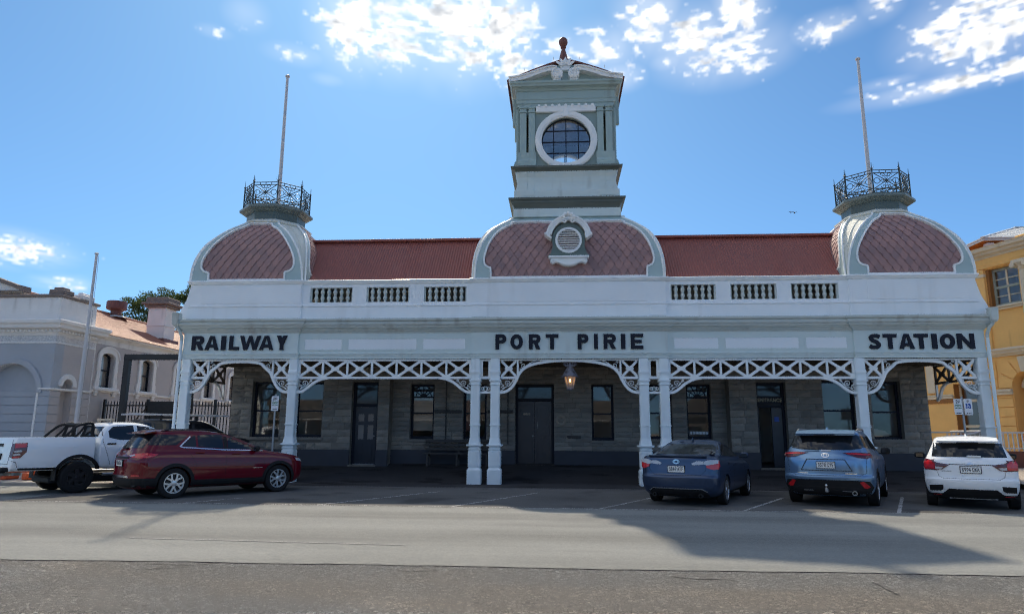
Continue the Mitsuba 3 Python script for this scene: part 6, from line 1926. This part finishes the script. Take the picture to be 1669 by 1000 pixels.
gb = Polygon([(-24.6, 6.53), (-19.95, 6.53), (-19.95, 6.83), (-20.15, 6.86), (-22.3, 7.62), (-24.6, 6.85)])
hp('front_gable', plate(gb.buffer(-.06), HY + .08, HY + .35), 'trim_stone')
hp('gable_coping', plate(gb.difference(gb.buffer(-.13)).difference(sbox(-30, 6.4, 0, 6.62)), HY - .02, HY + .40), 'coping_brown')
# the wing
WX = -18.60
Mw = mv(WX, 0) @ rz(90)     # local x runs back along the wall, local y into it
wins = [(4.25, 5.10), (6.92, 7.80), (9.60, 10.48), (12.3, 13.2), (15.0, 15.9)]
g = sbox(3.57, .2, 24, 5.3)
for a, b in wins:
    g = g.difference(unary_union([sbox(a, 3.32, b, 4.50), Polygon(arc((a + b) / 2, 4.50, (b - a) / 2, 0, 180, 16, .20))]))
hp('wing_wall', plate(g, 0, .35), 'render_warm', M=Mw)
for a, b in wins:
    o, w = sash(H, a + .0, b - .0, 3.32, 4.70, .16, .20, .055, Mw, 'paint_navy', .05)
    xm = (a + b) / 2
    sur = unary_union([sbox(a - .20, 3.30, b + .20, 4.50), Polygon(arc(xm, 4.50, (b - a) / 2 + .20, 0, 180, 18, .42))]).difference(o)
    sur = unary_union([sur, sbox(a - .26, 3.30, a - .001, 3.62), sbox(b + .001, 3.30, b + .26, 3.62)])
    put('surround', plate(sur, -.06, .03), 'trim_stone', w, M=Mw)
    put('hood_mould', plate(LineString(arc(xm, 4.50, (b - a) / 2 + .22, 0, 180, 18, .44)).buffer(.03), -.10, -.05), 'trim_stone', w, M=Mw)
    put('sill', box(a - .32, b + .32, -.14, .1, 3.17, 3.295, .02), 'trim_stone', w, M=Mw)
    for xx in (a - .14, b + .14):
        put('sill_bracket', cat([box(xx - .12, xx + .12, -.10, .0, 3.06, 3.17, .02), box(xx - .10, xx + .10, -.07, .0, 2.97, 3.06, .02)]), 'trim_stone', w, M=Mw)
hp('wing_string', mould([(WX, 3.57), (WX, 24)], [(-.1, 3.12), (.05, 3.12), (.06, 3.15), (.06, 3.20), (-.1, 3.22)]), 'trim_stone')
hp('wing_eave', mould([(WX, 3.60), (WX, 24)], [(-.2, 5.02), (.02, 5.02), (.02, 5.22), (.10, 5.26), (.12, 5.30), (.24, 5.33), (.26, 5.42), (.22, 5.43), (-.2, 5.36)]), 'trim_stone')
sl = math.hypot(4.1, 1.85)
rf = hp('wing_roof', xf(corrugated(3.6, 24, -.30, 5.40, 3.9, 7.26, .11, .014), Mw), 'old_red_roof', smooth=50)
hp('wing_roof_rear', xf(corrugated(3.6, 24, 8.1, 5.40, 3.902, 7.255, .11, .014), Mw), 'old_red_roof', smooth=50)
hp('ridge_cap', tube([(WX - 3.9, 3.6, 7.27), (WX - 3.9, 24, 7.27)], .09, 8), 'old_red_roof')
vv = hp('roof_ventilator', xf(lathe([(.25, 0), (.25, .34), (.27, .38), (.44, .45), (.46, .52), (.46, .80), (.43, .85), (.0, .88)], 20), mv(-22.3, 10.2, 7.1)), 'paint_finial', smooth=40)
hp('ventilator_flashing', xf(lathe([(.6, 0), (.27, .12)], 16, False), mv(-22.3, 10.2, 7.12)), 'roof_silver')
ch = numbered(f'{H}__chimney')
put('stack', box(-20.35, -19.45, 9.75, 10.65, 5.5, 7.55, .01), 'trim_stone', ch)
put('band', box(-20.38, -19.42, 9.72, 10.68, 6.62, 6.70, .02), 'trim_stone', ch)
put('cap', cat([box(-20.48, -19.32, 9.62, 10.78, 7.55, 7.68, .02), box(-20.60, -19.20, 9.50, 10.90, 7.68, 7.80, .03), box(-20.46, -19.34, 9.64, 10.76, 7.80, 8.06, .03)]), 'coping_brown', ch)
put('flashing', box(-20.45, -19.30, 9.55, 10.85, 5.75, 6.02, .02), 'paint_finial', ch)
hp('downpipe', tube([(WX + .32, 3.72, 5.30), (WX + .20, 3.72, 5.12), (WX + .07, 3.72, 4.95), (WX + .07, 3.72, .5)], .05, 10), 'trim_stone', smooth=50)
hp('rear_block', box(-27, WX - .36, 3.6, 24, .2, 5.3, 0), 'render_warm')

# ---- steel palisade fence and gate, and the black portal in front of it
F = thing('palisade_fence', 'black steel palisade fence between the grey hall and the station', 'fence')
YF = 4.6
for z in (1.02, 2.58):
    put('rail', box(-18.5, -12.35, YF - .02, YF + .02, z, z + .05, .005), 'steel_black', F)
pale_m = cat([box(-.018, .018, -.012, .012, .75, 2.72, .004), tri([[-.018, -.012, 2.72], [.018, -.012, 2.72], [.018, .012, 2.72], [-.018, .012, 2.72], [0, 0, 2.80]], [[0, 1, 4], [1, 2, 4], [2, 3, 4], [3, 0, 4]])])
s0 = None
for i in range(47):
    M = mv(-18.42 + .13 * i, YF - .034)
    if s0 is None:
        s0 = put('pale', pale_m, 'steel_black', F, M=M)
    else:
        reuse('pale', scene[s0], F, M)
for x in (-18.48, -16.68, -15.3, -13.9, -12.4):
    put('fence_post', box(x - .05, x + .05, YF, YF + .10, .4, 2.85, .008), 'steel_black', F)
put('gate_brace', bar((-16.65, YF - .06, 2.52), (-17.9, YF - .06, 1.1), .05, .03), 'steel_black', F)
put('gate_panel', box(-16.55, -15.40, YF - .12, YF - .08, 2.05, 2.76, .006), 'steel_black', F)
Q = thing('steel_portal', 'black square steel portal frame standing beside the left end of the station', 'portal')
for x in (-16.30, -13.80):
    put('post', box(x - .10, x + .10, 2.42, 2.62, .4, 4.20, .01), 'steel_black', Q)
put('beam', box(-16.40, -13.70, 2.41, 2.63, 4.201, 4.40, .01), 'steel_black', Q)
fp = thing('flagpole', 'white ground flagpole with a halyard standing in front of the grey hall', 'flagpole', 'flagpoles')
put('pole', xf(lathe([(.075, .3), (.07, 3), (.045, 8.03)], 14), mv(-17.42, 1.7)), 'pole_white', fp, 50)
put('truck', xf(lathe([(.04, 8.031), (.07, 8.04), (.07, 8.09), (.0, 8.12)], 12), mv(-17.42, 1.7)), 'pole_white', fp, 40)
put('halyard', tube([(-17.33, 1.7, 8.0), (-17.30, 1.7, 5), (-17.33, 1.7, 1.3)], .008, 5), 'steel_grey', fp)
put('cleat', box(-17.36, -17.32, 1.66, 1.74, 1.25, 1.37, .005), 'steel_grey', fp)
bf = thing('road_barrier', 'low orange barrier lying on the footpath behind the white ute', 'barrier')
for x in (-17.25, -16.55):
    put('foot', box(x - .09, x + .09, -1.45, -.85, .13, .34, .03), 'orange_plastic', bf)
put('board', box(-18.2, -16.2, -1.16, -1.10, .33, .44, .015), 'orange_plastic', bf)
put('stay', bar((-16.6, -1.2, .20), (-15.9, -.9, .17), .05, .03), 'steel_grey', bf)

# ---- the yellow building on the right, its street wall running obliquely away
Y = thing('yellow_building', 'two storey yellow rendered building with cream columns and a silver hip roof', 'building')
a18 = math.radians(18)
MB = np.eye(4); MB[:2, 0] = (math.sin(a18), -math.cos(a18)); MB[:2, 1] = (math.cos(a18), math.sin(a18)); MB[:2, 3] = (19.5, 8.0)


def yp(name, mesh, m, parent=Y, **k):
    return put(name, mesh, m, parent, M=MB, **k)


lo = sbox(-16, .2, 7, 5.02)
win_lo = [(-3.95, -2.72, 1.0, 3.98)]
arches = [(-.32, .70, 3.62), (2.6, .9, 3.62)]
for a, b, z0, z1 in win_lo:
    lo = lo.difference(sbox(a, z0, b, z1))
for xc, r, zs in arches:
    lo = lo.difference(unary_union([sbox(xc - r, 1.0, xc + r, zs), Point(xc, zs).buffer(r, quad_segs=20)]))
yp('lower_wall', plate(lo, 0, .60), 'yellow_render')
up = sbox(-16, 5.021, 7, 9.0)
win_up = [(-1.62, -.12), (2.6, 4.1), (-6.2, -4.9), (-10.2, -8.9)]
for a, b in win_up:
    up = up.difference(sbox(a, 7.20, b, 8.95))
yp('upper_wall', plate(up, .0, .5), 'yellow_render')
yp('body', cat([box(-16, 7, 8.9, 9, .2, 9.9, 0), box(-16, -15.9, .6, 8.9, .2, 9.9, 0), box(6.9, 7, .6, 8.9, .2, 9.9, 0), box(-16, 7, .5, 9, 9.80, 9.9, 0)]), 'orange_render')
for a, b, z0, z1 in win_lo:
    w = numbered(f'{Y}__window')
    put('frame', plate(sbox(a, z0, b, z1).difference(unary_union([sbox(a + .10, z0 + .1, b - .08, 1.95), sbox(a + .10, 2.07, b - .08, 3.12), sbox(a + .10, 3.24, b - .08, z1 - .06)])), .30, .38), 'cream_trim', w, M=MB)
    put('pane', tri([[a, .34, z0], [b, .34, z0], [b, .34, z1], [a, .34, z1]], [[0, 1, 2, 3]]), 'window_glass', w, M=MB)
    put('room', room_box(a, b, .6, 3.0, z0, z1), 'room_plaster', w, M=MB)
    put('reveal', box(a - .001, a + .03, .02, .58, z0, z1, 0), 'orange_render', w, M=MB)
for i, (xc, r, zs) in enumerate(arches):
    w = numbered(f'{Y}__arched_opening')
    put('back', box(xc - r - .1, xc + r + .1, .75, .80, .9, zs + r + .1, 0), 'orange_render', w, M=MB)
    put('arch_ring', plate(Point(xc, zs).buffer(r - .10).difference(Point(xc, zs).buffer(r - .26)).intersection(sbox(-50, zs, 50, 9)), .35, .5), 'cream_trim', w, M=MB)
    put('keystone', plate(Polygon([(xc - .14, zs + r - .05), (xc + .14, zs + r - .05), (xc + .24, 4.92), (xc - .24, 4.92)]), -.16, .05), 'cream_trim', w, M=MB)
    vs_ = [(180, 150), (150, 122), (122, 98), (82, 58), (58, 30), (30, 0)]
    for a0, a1 in vs_:
        q = arc(xc, zs, r + .005, a0 - 1.2, a1 + 1.2, 5)
        o = arc(xc, zs, r + .62, a0 - 1.2, a1 + 1.2, 5)
        gq = Polygon([*q, *o[::-1]]).intersection(sbox(-50, zs, 50, 4.90))
        if xc < 0:
            gq = gq.intersection(sbox(-1.62, 0, 50, 9))
        if gq.area > .01:
            put('voussoir', plate(gq, -.05, .02), 'yellow_render', w, M=MB)
for x0, x1 in ((-2.55, -1.05),):
    z = .4
    i = 0
    while z < 3.2:
        for a, b in (((x0, x1),) if i % 2 else ((x0, x1),)):
            yp('rusticated_block', box(a, b, -.05, .0, z + .012, min(z + .40, 3.28) - .012, .015), 'yellow_render')
        z += .40; i += 1
    z = 3.66
    while z < 4.85:
        yp('rusticated_block', box(x0, -1.66 + .0, -.05, .0, z + .012, min(z + .40, 4.92) - .012, .015), 'yellow_render')
        z += .40
yp('impost', cat([box(-16, win_lo[0][0] - .02, -.08, .05, 3.30, 3.42, .02), box(-16, win_lo[0][0] - .02, -.11, .05, 3.42, 3.50, .02), box(-2.70, -1.03, -.09, .3, 3.34, 3.46, .02), box(-2.70, -1.03, -.13, .3, 3.46, 3.58, .02)]), 'cream_trim')
yp('lower_panel', cat([box(-9, win_lo[0][0] - .02, -.05, .02, 3.10, 3.29, .01)]), 'orange_render')
yp('pilaster', box(-5.3, -4.85, -.12, .02, 3.60, 5.0, .02), 'cream_trim')
yp('string_course', mould([(-16, 0), (7, 0)], [(-.2, 5.0), (.08, 5.0), (.10, 5.06), (.20, 5.10), (.24, 5.20), (.30, 5.24), (.30, 5.30), (.1, 5.36), (-.2, 5.36)]), 'cream_trim')
for a, b in win_up:
    o, w = sash(Y, a + .12, b - .08, 7.24, 8.92, .24, None, .10, MB, 'green_grey_wood')
    put('glazing_bar', cat([box((a + b) / 2 - .02, (a + b) / 2 + .06, .25, .29, 7.3, 8.85, .004), box(a + .2, b - .15, .25, .29, 8.42, 8.46, .004), box(a + .2, b - .15, .25, .29, 7.66, 7.70, .004)]), 'cream_trim', w, M=MB)
    put('reveal', box(a, a + .12, .03, .48, 7.22, 8.94, 0), 'orange_render', w, M=MB)
    put('sill', cat([box(a - .18, b + .12, -.14, .30, 7.03, 7.12, .02), box(a - .22, b + .16, -.20, .30, 7.12, 7.20, .02)]), 'cream_trim', w, M=MB)
for x in (.25, 2.2, -2.3 - 5):
    k = numbered(f'{Y}__engaged_column')
    put('shaft', xf(lathe([(.19, 5.45), (.185, 6.6), (.155, 8.55)], 18), mv(x, -.16)), 'cream_trim', k, 40, M=MB)
    put('capital', cat([xf(lathe([(.16, 8.551), (.21, 8.60), (.18, 8.64), (.20, 8.72), (.28, 8.80)], 18), mv(x, -.16)), box(x - .32, x + .32, -.45, .1, 8.80, 8.98, .03), *[xf(lathe([(.07, -.30), (.11, -.29), (.11, .29), (.07, .30)], 12), mv(x + e * .27, -.16, 8.76) @ rx(90)) for e in (-1, 1)]]), 'cream_trim', k, 40, M=MB)
    put('base', box(x - .25, x + .25, -.40, .1, 5.30, 5.46, .03), 'cream_trim', k, M=MB)
yp('corner_pier', box(-2.9, -1.64, -.10, .02, 5.37, 8.98, .02), 'yellow_render')
yp('pier_capital', box(-2.95, -1.60, -.14, .02, 8.62, 8.76, .02), 'cream_trim')
yp('architrave', mould([(-16, 0), (7, 0)], [(-.2, 9.0), (.10, 9.0), (.12, 9.12), (.14, 9.16), (.14, 9.42), (-.2, 9.42)]), 'yellow_render')
yp('cornice', mould([(-16, 0), (7, 0)], [(-.2, 9.421), (.16, 9.421), (.2, 9.50), (.34, 9.56), (.38, 9.66), (.50, 9.70), (.52, 9.82), (.56, 9.86), (.1, 9.94), (-.2, 9.94)]), 'cream_trim')
yp('parapet', box(-.1, 7, .05, .5, 9.941, 10.12, .02), 'yellow_render')
# the set-back upper block under the silver roof
UX, UY = 22.9, 15.2
put('set_back_wall', box(UX, 44, UY, 30, 8.5, 11.75, 0), 'orange_render', Y)
put('eave_fascia', cat([box(UX - .65, 44, UY - .65, UY - .60, 11.75, 11.93, .01), box(UX - .65, UX - .60, UY - .60, 30, 11.75, 11.93, .01)]), 'roof_silver', Y)
put('eave_soffit', box(UX - .60, 44, UY - .60, 30, 11.74, 11.78, 0), 'orange_render', Y)
e0 = [(UX - .68, UY - .68, 11.94), (44.6, UY - .68, 11.94), (44.6, 31, 11.94), (UX - .68, 31, 11.94)]
r0 = [(UX + 4.4, UY + 4.4, 13.95), (40, UY + 4.4, 13.95)]
r1 = [(UX + 4.4, 26, 13.95), (40, 26, 13.95)]
V = np.array(e0 + [r0[0], r0[1], r1[1], r1[0]], float)
put('hip_roof', tri(np.vstack([V, V - [0, 0, .06]]), [[0, 1, 5, 4], [1, 2, 6, 5], [2, 3, 7, 6], [3, 0, 4, 7], [4, 5, 6, 7], [9, 8, 12, 13], [8, 11, 15, 12], [0, 8, 9, 1], [3, 11, 8, 0]]), 'roof_silver', Y)
for i in range(24):
    x = UX + .3 + .72 * i
    t = min(1, (x - (UX - .68)) / 5.08)
    put('roof_seam', bar((x, UY - .68, 11.97), (x, UY - .68 + 5.08 * t, 11.97 + 2.01 * t), .03, .04), 'roof_silver', Y)
put('hip_cap', bar(e0[0], V[4], .22, .05), 'roof_silver', Y)
put('hip_cap', bar(V[4] + [0, 0, .03], V[5] + [0, 0, .03], .22, .05), 'roof_silver', Y)
put('wall_speaker', box(UX - .35, UX + .02, UY - .5, UY - .1, 11.05, 11.70, .03), 'pole_white', Y)

# ---- white railing on a low red wall in front of it
RLG = thing('railing', 'white steel railing on a low red brick wall before the yellow building', 'railing')
put('base_wall', box(13.5, 24, 3.95, 4.2, .3, 1.06, .01), 'brick_red', RLG)
put('top_rail', box(12.85, 24, 4.02, 4.10, 1.68, 1.73, .01), 'pole_white', RLG)
put('bottom_rail', box(13.5, 24, 4.04, 4.08, 1.14, 1.18, .006), 'pole_white', RLG)
b_ = box(-.018, .018, 4.045, 4.075, 1.06, 1.68, .004)
s0 = None
for i in range(66):
    M = mv(13.55 + .16 * i)
    if s0 is None:
        s0 = put('baluster', b_, 'pole_white', RLG, M=M)
    else:
        reuse('baluster', scene[s0], RLG, M)
put('ramp_rail', cat([tube([(11.75, .9, 1.56), (12.6, 1.4, 1.60), (13.55, 2.0, 1.74), (13.6, 3.9, 1.74)], .03, 8)]), 'pole_white', RLG, 50)
for p in ((11.8, .95, 1.54), (13.55, 2.0, 1.70)):
    put('ramp_post', tube([(p[0], p[1], .1), p], .025, 8), 'pole_white', RLG)

# ---- parking signs
def sign(label, x, y, plates, ztop, base):
    k = thing('parking_sign', label, 'sign', 'parking signs')
    put('pole', tube([(x, y, base), (x, y, ztop)], .03, 10), 'steel_grey', k, 50)
    put('pole_cap', xf(lathe([(.032, 0), (.032, .02), (.0, .03)], 10), mv(x, y, ztop)), 'steel_grey', k)
    for xc, z0, z1, kind in plates:
        w = .225
        p = put('plate', plate(sbox(xc - w / 2, z0, xc + w / 2, z1).buffer(-.02).buffer(.02), y - .045, y - .037), 'sign_white', k)
        top = y - .0455
        put('strap', box(xc - .02 if abs(xc - x) < .1 else min(xc, x), xc + .02 if abs(xc - x) < .1 else max(xc, x), y - .037, y - .02, z1 - .12, z1 - .09, .002), 'steel_grey', k)
        if kind == '2P':
            put('lettering', line_text('2P', xc, z1 - .125, .085, top, .003), 'sign_ink', p)
            put('hours', cat([box(xc - .09, xc + .09, top - .003, top, z1 - .185 - .045 * i, z1 - .165 - .045 * i, 0) for i in range(3)]), 'sign_green', p)
            put('arrow', box(xc - .07, xc + .07, top - .003, top, z0 + .035, z0 + .055, 0), 'sign_ink', p)
        else:
            put('lettering', line_text('P', xc, z1 - .11, .07, top, .003), 'sign_ink', p)
            put('blue_panel', box(xc - .07, xc + .07, top - .003, top, z1 - .275, z1 - .135, 0), 'sign_blue', p)
            t2 = top - .0035
            put('wheelchair_symbol', cat([plate(Point(xc - .01, z1 - .158).buffer(.013), t2 - .003, t2), plate(ribbon([(xc - .012, z1 - .175), (xc - .008, z1 - .215), (xc + .025, z1 - .215), (xc + .04, z1 - .25)], .014), t2 - .003, t2), plate(ribbon(arc(xc - .004, z1 - .225, .036, 100, 330, 14), .012), t2 - .003, t2)]), 'sign_white', p)
            put('arrow', box(xc - .07, xc + .07, top - .003, top, z0 + .035, z0 + .055, 0), 'sign_ink', p)


sign('white two hour parking sign on grey pole beside the second column from left', -9.12, -.86, [(-9.12, 2.24, 2.69, '2P')], 2.72, 0)
sign('two white parking plates, one with blue wheelchair panel, behind the white hatchback', 11.32, -.95, [(11.18, 2.19, 2.64, '2P'), (11.46, 2.18, 2.64, 'P')], 2.68, 0)

# ---- lantern in the centre arch
LN = thing('hanging_lantern', 'lit old street lantern hanging from the centre arch', 'lantern')
ML = mv(.035, YT)


def hexr(rz_):
    return stack([[(r * math.cos(t), r * math.sin(t), z) for t in np.radians(np.arange(6) * 60)] for r, z in rz_])


put('cap', hexr([(.225, 3.37), (.235, 3.385), (.225, 3.40), (.15, 3.49), (.11, 3.51), (.11, 3.56), (.13, 3.57), (.09, 3.62), (.05, 3.64), (.05, 3.70), (.07, 3.71), (.03, 3.76), (.02, 3.90)]), 'lantern_metal', LN, M=ML)
put('glass', hexr([(.098, 3.0), (.185, 3.365)]), 'lantern_glass', LN, M=ML)
for t in np.radians(np.arange(6) * 60):
    put('glazing_bar', bar((.10 * math.cos(t), .10 * math.sin(t), 3.0), (.19 * math.cos(t), .19 * math.sin(t), 3.37), .016, .016), 'lantern_metal', LN, M=ML)
put('base', hexr([(.03, 2.93), (.06, 2.945), (.105, 2.975), (.105, 3.0)]), 'lantern_metal', LN, M=ML)
for s in (-1, 1):
    q = np.vstack([spiral(s * .125, 3.755, .085, 1.15, 90 + s * 90 + 180, s, 22, .03)[::-1], curve([(s * .04, 3.755), (s * .07, 3.67), (s * .15, 3.54), (s * .235, 3.39)], 6)])
    put('scroll_arm', tube(np.stack([q[:, 0], 0 * q[:, 0], q[:, 1]], 1), .012, 7), 'lantern_metal', LN, 50, M=ML)
    put('knob', xf(lathe([(.0, -.03), (.03, 0), (.0, .03)], 10), mv(s * .255, 0, 3.365)), 'lantern_metal', LN, M=ML)
put('burner', xf(lathe([(.012, 3.0), (.012, 3.17), (.025, 3.18), (.025, 3.20)], 10), np.eye(4)), 'lantern_metal', LN, M=ML)
fk = put('flame', xf(lathe([(.0, 3.205), (.022, 3.225), (.028, 3.25), (.018, 3.285), (.0, 3.31)], 12), np.eye(4)), 'lantern_metal', LN, M=ML)
scene[fk]['emitter'] = {'type': 'area', 'radiance': rgb(7.0, 3.2, .75)}

# ---- bench on the platform side of the verandah
BN = thing('bench', 'dark slatted timber bench against the wall behind the paired columns', 'bench')
zf = zg(2.75)
for x in (-4.95, -3.9, -2.85):
    put('leg', cat([box(x - .03, x + .03, 2.45, 2.51, zf, zf + .42), box(x - .03, x + .03, 2.93, 2.99, zf, zf + .92), box(x - .03, x + .03, 2.45, 2.99, zf + .36, zf + .42)]), 'timber_grey', BN)
for i in range(4):
    put('seat_slat', box(-5.1, -2.7, 2.44 + .12 * i, 2.54 + .12 * i, zf + .421, zf + .455, .006), 'timber_grey', BN)
for i in range(3):
    put('back_slat', box(-5.1, -2.7, 2.90, 2.929, zf + .54 + .14 * i, zf + .64 + .14 * i, .006), 'timber_grey', BN)

# ---- trees beyond the red roof
LEAF = tri([[-.5, 0, 0], [0, -.16, .04], [.5, 0, 0], [0, .16, .04]], [[0, 1, 2, 3]])


def tree(label, x, y, z0, blobs, trunk, seed, n=1500, size=.30):
    k = thing('gum_tree', label, 'tree', 'trees beyond the red roof')
    R = np.random.default_rng(seed)
    ms = [[], [], []]
    br = []
    top = np.array([x, y, z0 + trunk])
    put('trunk', tube([(x, y, z0), (x + .2, y, z0 + trunk * .5), tuple(top)], [.38, .30, .20], 9), 'bark', k, 50)
    for bx, by, bz, r in blobs:
        c = np.array([x + bx, y + by, bz])
        br.append(tube([tuple(top - [0, 0, trunk * .25]), tuple((top + c) / 2 + R.normal(0, .25, 3)), tuple(c)], [.15, .09, .03], 6))
        m = int(n * r * r / 3)
        d = R.normal(size=(m, 3)); d /= np.linalg.norm(d, axis=1, keepdims=True)
        rad = r * R.random(m) ** .45 * (.72 + .55 * meshkit.fbm(d * 1.9 + seed + bx, 3))
        p = c + d * rad[:, None] * [1, 1, .78]
        keep = meshkit.fbm(p * .9 + seed, 3) > .44
        for q in p[keep]:
            A = R.normal(size=(3, 3)); Qm, _ = np.linalg.qr(A)
            s = size * R.uniform(.6, 1.3)
            v = (LEAF.vertices * s) @ Qm.T + q
            ms[int(R.integers(3))].append(v)
    put('branch', br, 'bark', k)
    for i in range(3):
        V = np.vstack(ms[i]); nn = len(ms[i])
        Fq = (np.array([[0, 1, 2], [0, 2, 3]])[None] + (np.arange(nn) * 4)[:, None, None]).reshape(-1, 3)
        tag(put('crown_leaves', trimesh.Trimesh(V, Fq, process=False), f'leaf_{i}', k), kind='stuff')


tree('ragged dark gum tree showing above the red roof beside the ventilator', -43.4, 46, .3, [(-.3, 0, 15.0, 1.6), (1.3, .4, 15.5, 1.5), (-2.0, 0, 14.7, 1.3), (.2, .5, 12.8, 2.1), (2.1, 0, 13.2, 1.6), (-2.4, 0, 12.8, 1.5), (1.2, 0, 11.2, 1.8), (3.1, 0, 15.0, 1.2), (3.6, 0, 12.4, 1.2)], 9.5, 3, 2600)
tree('taller dark gum tree rising behind the left end of the station', -37.6, 47, .3, [(-.9, 0, 16.4, 1.6), (.6, 0, 17.6, 1.6), (-2.2, 0, 15.6, 1.2), (-1.7, 0, 15.2, 1.0), (.8, 0, 15.0, 1.4), (-1.2, 0, 13.4, 1.3), (1.2, 0, 13.0, 1.5), (.1, 0, 11.6, 1.5), (2.2, 0, 16.6, 1.2), (-2.4, 0, 12.2, .9)], 10, 5, 2600)

# ---- two birds
for i, (dx, dz, lab) in enumerate(((0, 0, 'tiny dark bird in flight above the right roof, the left one'), (.36, -.05, 'tiny dark bird in flight above the right roof, the right one'))):
    k = thing('bird', lab, 'bird', 'birds in flight')
    M = mv(22.55 + dx, 43.0, 22.9 + dz)
    g = trimesh.creation.icosphere(2)
    put('body', trimesh.Trimesh(g.vertices * [.05, .15, .05], g.faces, process=False), 'car_black', k, True, M=M)
    for s in (-1, 1):
        put('wing', stack([[(0, -.07, .0), (0, .07, .0), (0, .07, .012), (0, -.07, .012)], [(s * .14, -.06, .07), (s * .14, .05, .07), (s * .14, .05, .08), (s * .14, -.06, .08)], [(s * .26, -.0, .03), (s * .26, .02, .03), (s * .26, .02, .034), (s * .26, 0, .034)]]), 'car_black', k, M=M)

# ---- across the street, seen only as reflections in the windows and the paintwork
K = thing('shop_row', 'low brown shops with a tin awning across the street, behind the viewer', 'building')
put('wall', box(-34, 6, -58, -50, -.1, 4.6, .02), 'shop_render', K)
put('parapet', box(-34.2, 6.2, -50.3, -49.9, 4.6, 5.3, .03), 'shop_render', K)
put('awning', box(-34, 6, -49.9, -46.8, 2.95, 3.05, .01), 'roof_silver', K)
for i in range(7):
    x = -31 + 5.4 * i
    w = put('window', box(x - 1.5, x + 1.5, -50.0, -49.97, .5, 2.6, 0), 'car_glass', K)
    put('awning_post', box(x - 2.7, x - 2.6, -47.0, -46.9, -.1, 2.95, .005), 'paint_pale', K)
K = thing('low_house', 'dark roofed plain house across the street, behind the viewer', 'house')
put('wall', box(12, 26, -56, -47, -.1, 3.4, .02), 'shop_render', K)
put('roof', tri([[11.4, -46.4, 3.4], [26.6, -46.4, 3.4], [26.6, -56.6, 3.4], [11.4, -56.6, 3.4], [16, -51.5, 6.0], [22, -51.5, 6.0]], [[0, 4, 5], [0, 5, 1], [1, 5, 2], [2, 5, 4], [2, 4, 3], [3, 4, 0], [0, 1, 2], [0, 2, 3]]), 'timber_grey', K)
for x in (14.5, 19, 23.5):
    put('window', box(x - .8, x + .8, -47.0, -46.97, 1.0, 2.4, 0), 'car_glass', K)

# ------------------------------------------------------------------ what the pieces of the setting are
for key, text in {'ground': 'bare earth stretching to the horizon', 'road': 'smooth grey asphalt road in front of the station', 'chip_seal_road': 'coarse chip seal strip of road nearest the viewer',
                  'verge': 'unseen pale paving added across the street to bounce light onto the station front', 'forecourt': 'dark asphalt floor rising under the verandah', 'parking_bay': 'darker asphalt of the angled parking bays', 'edging': 'low edging between parking bays and verandah floor',
                  'footpath': 'pale footpath in front of the grey hall', 'footpath_001': 'pale footpath in front of the yellow building', 'kerb': 'stone kerb at the left footpath', 'kerb_001': 'stone kerb at the right footpath'}.items():
    labels[key]['label'] = text
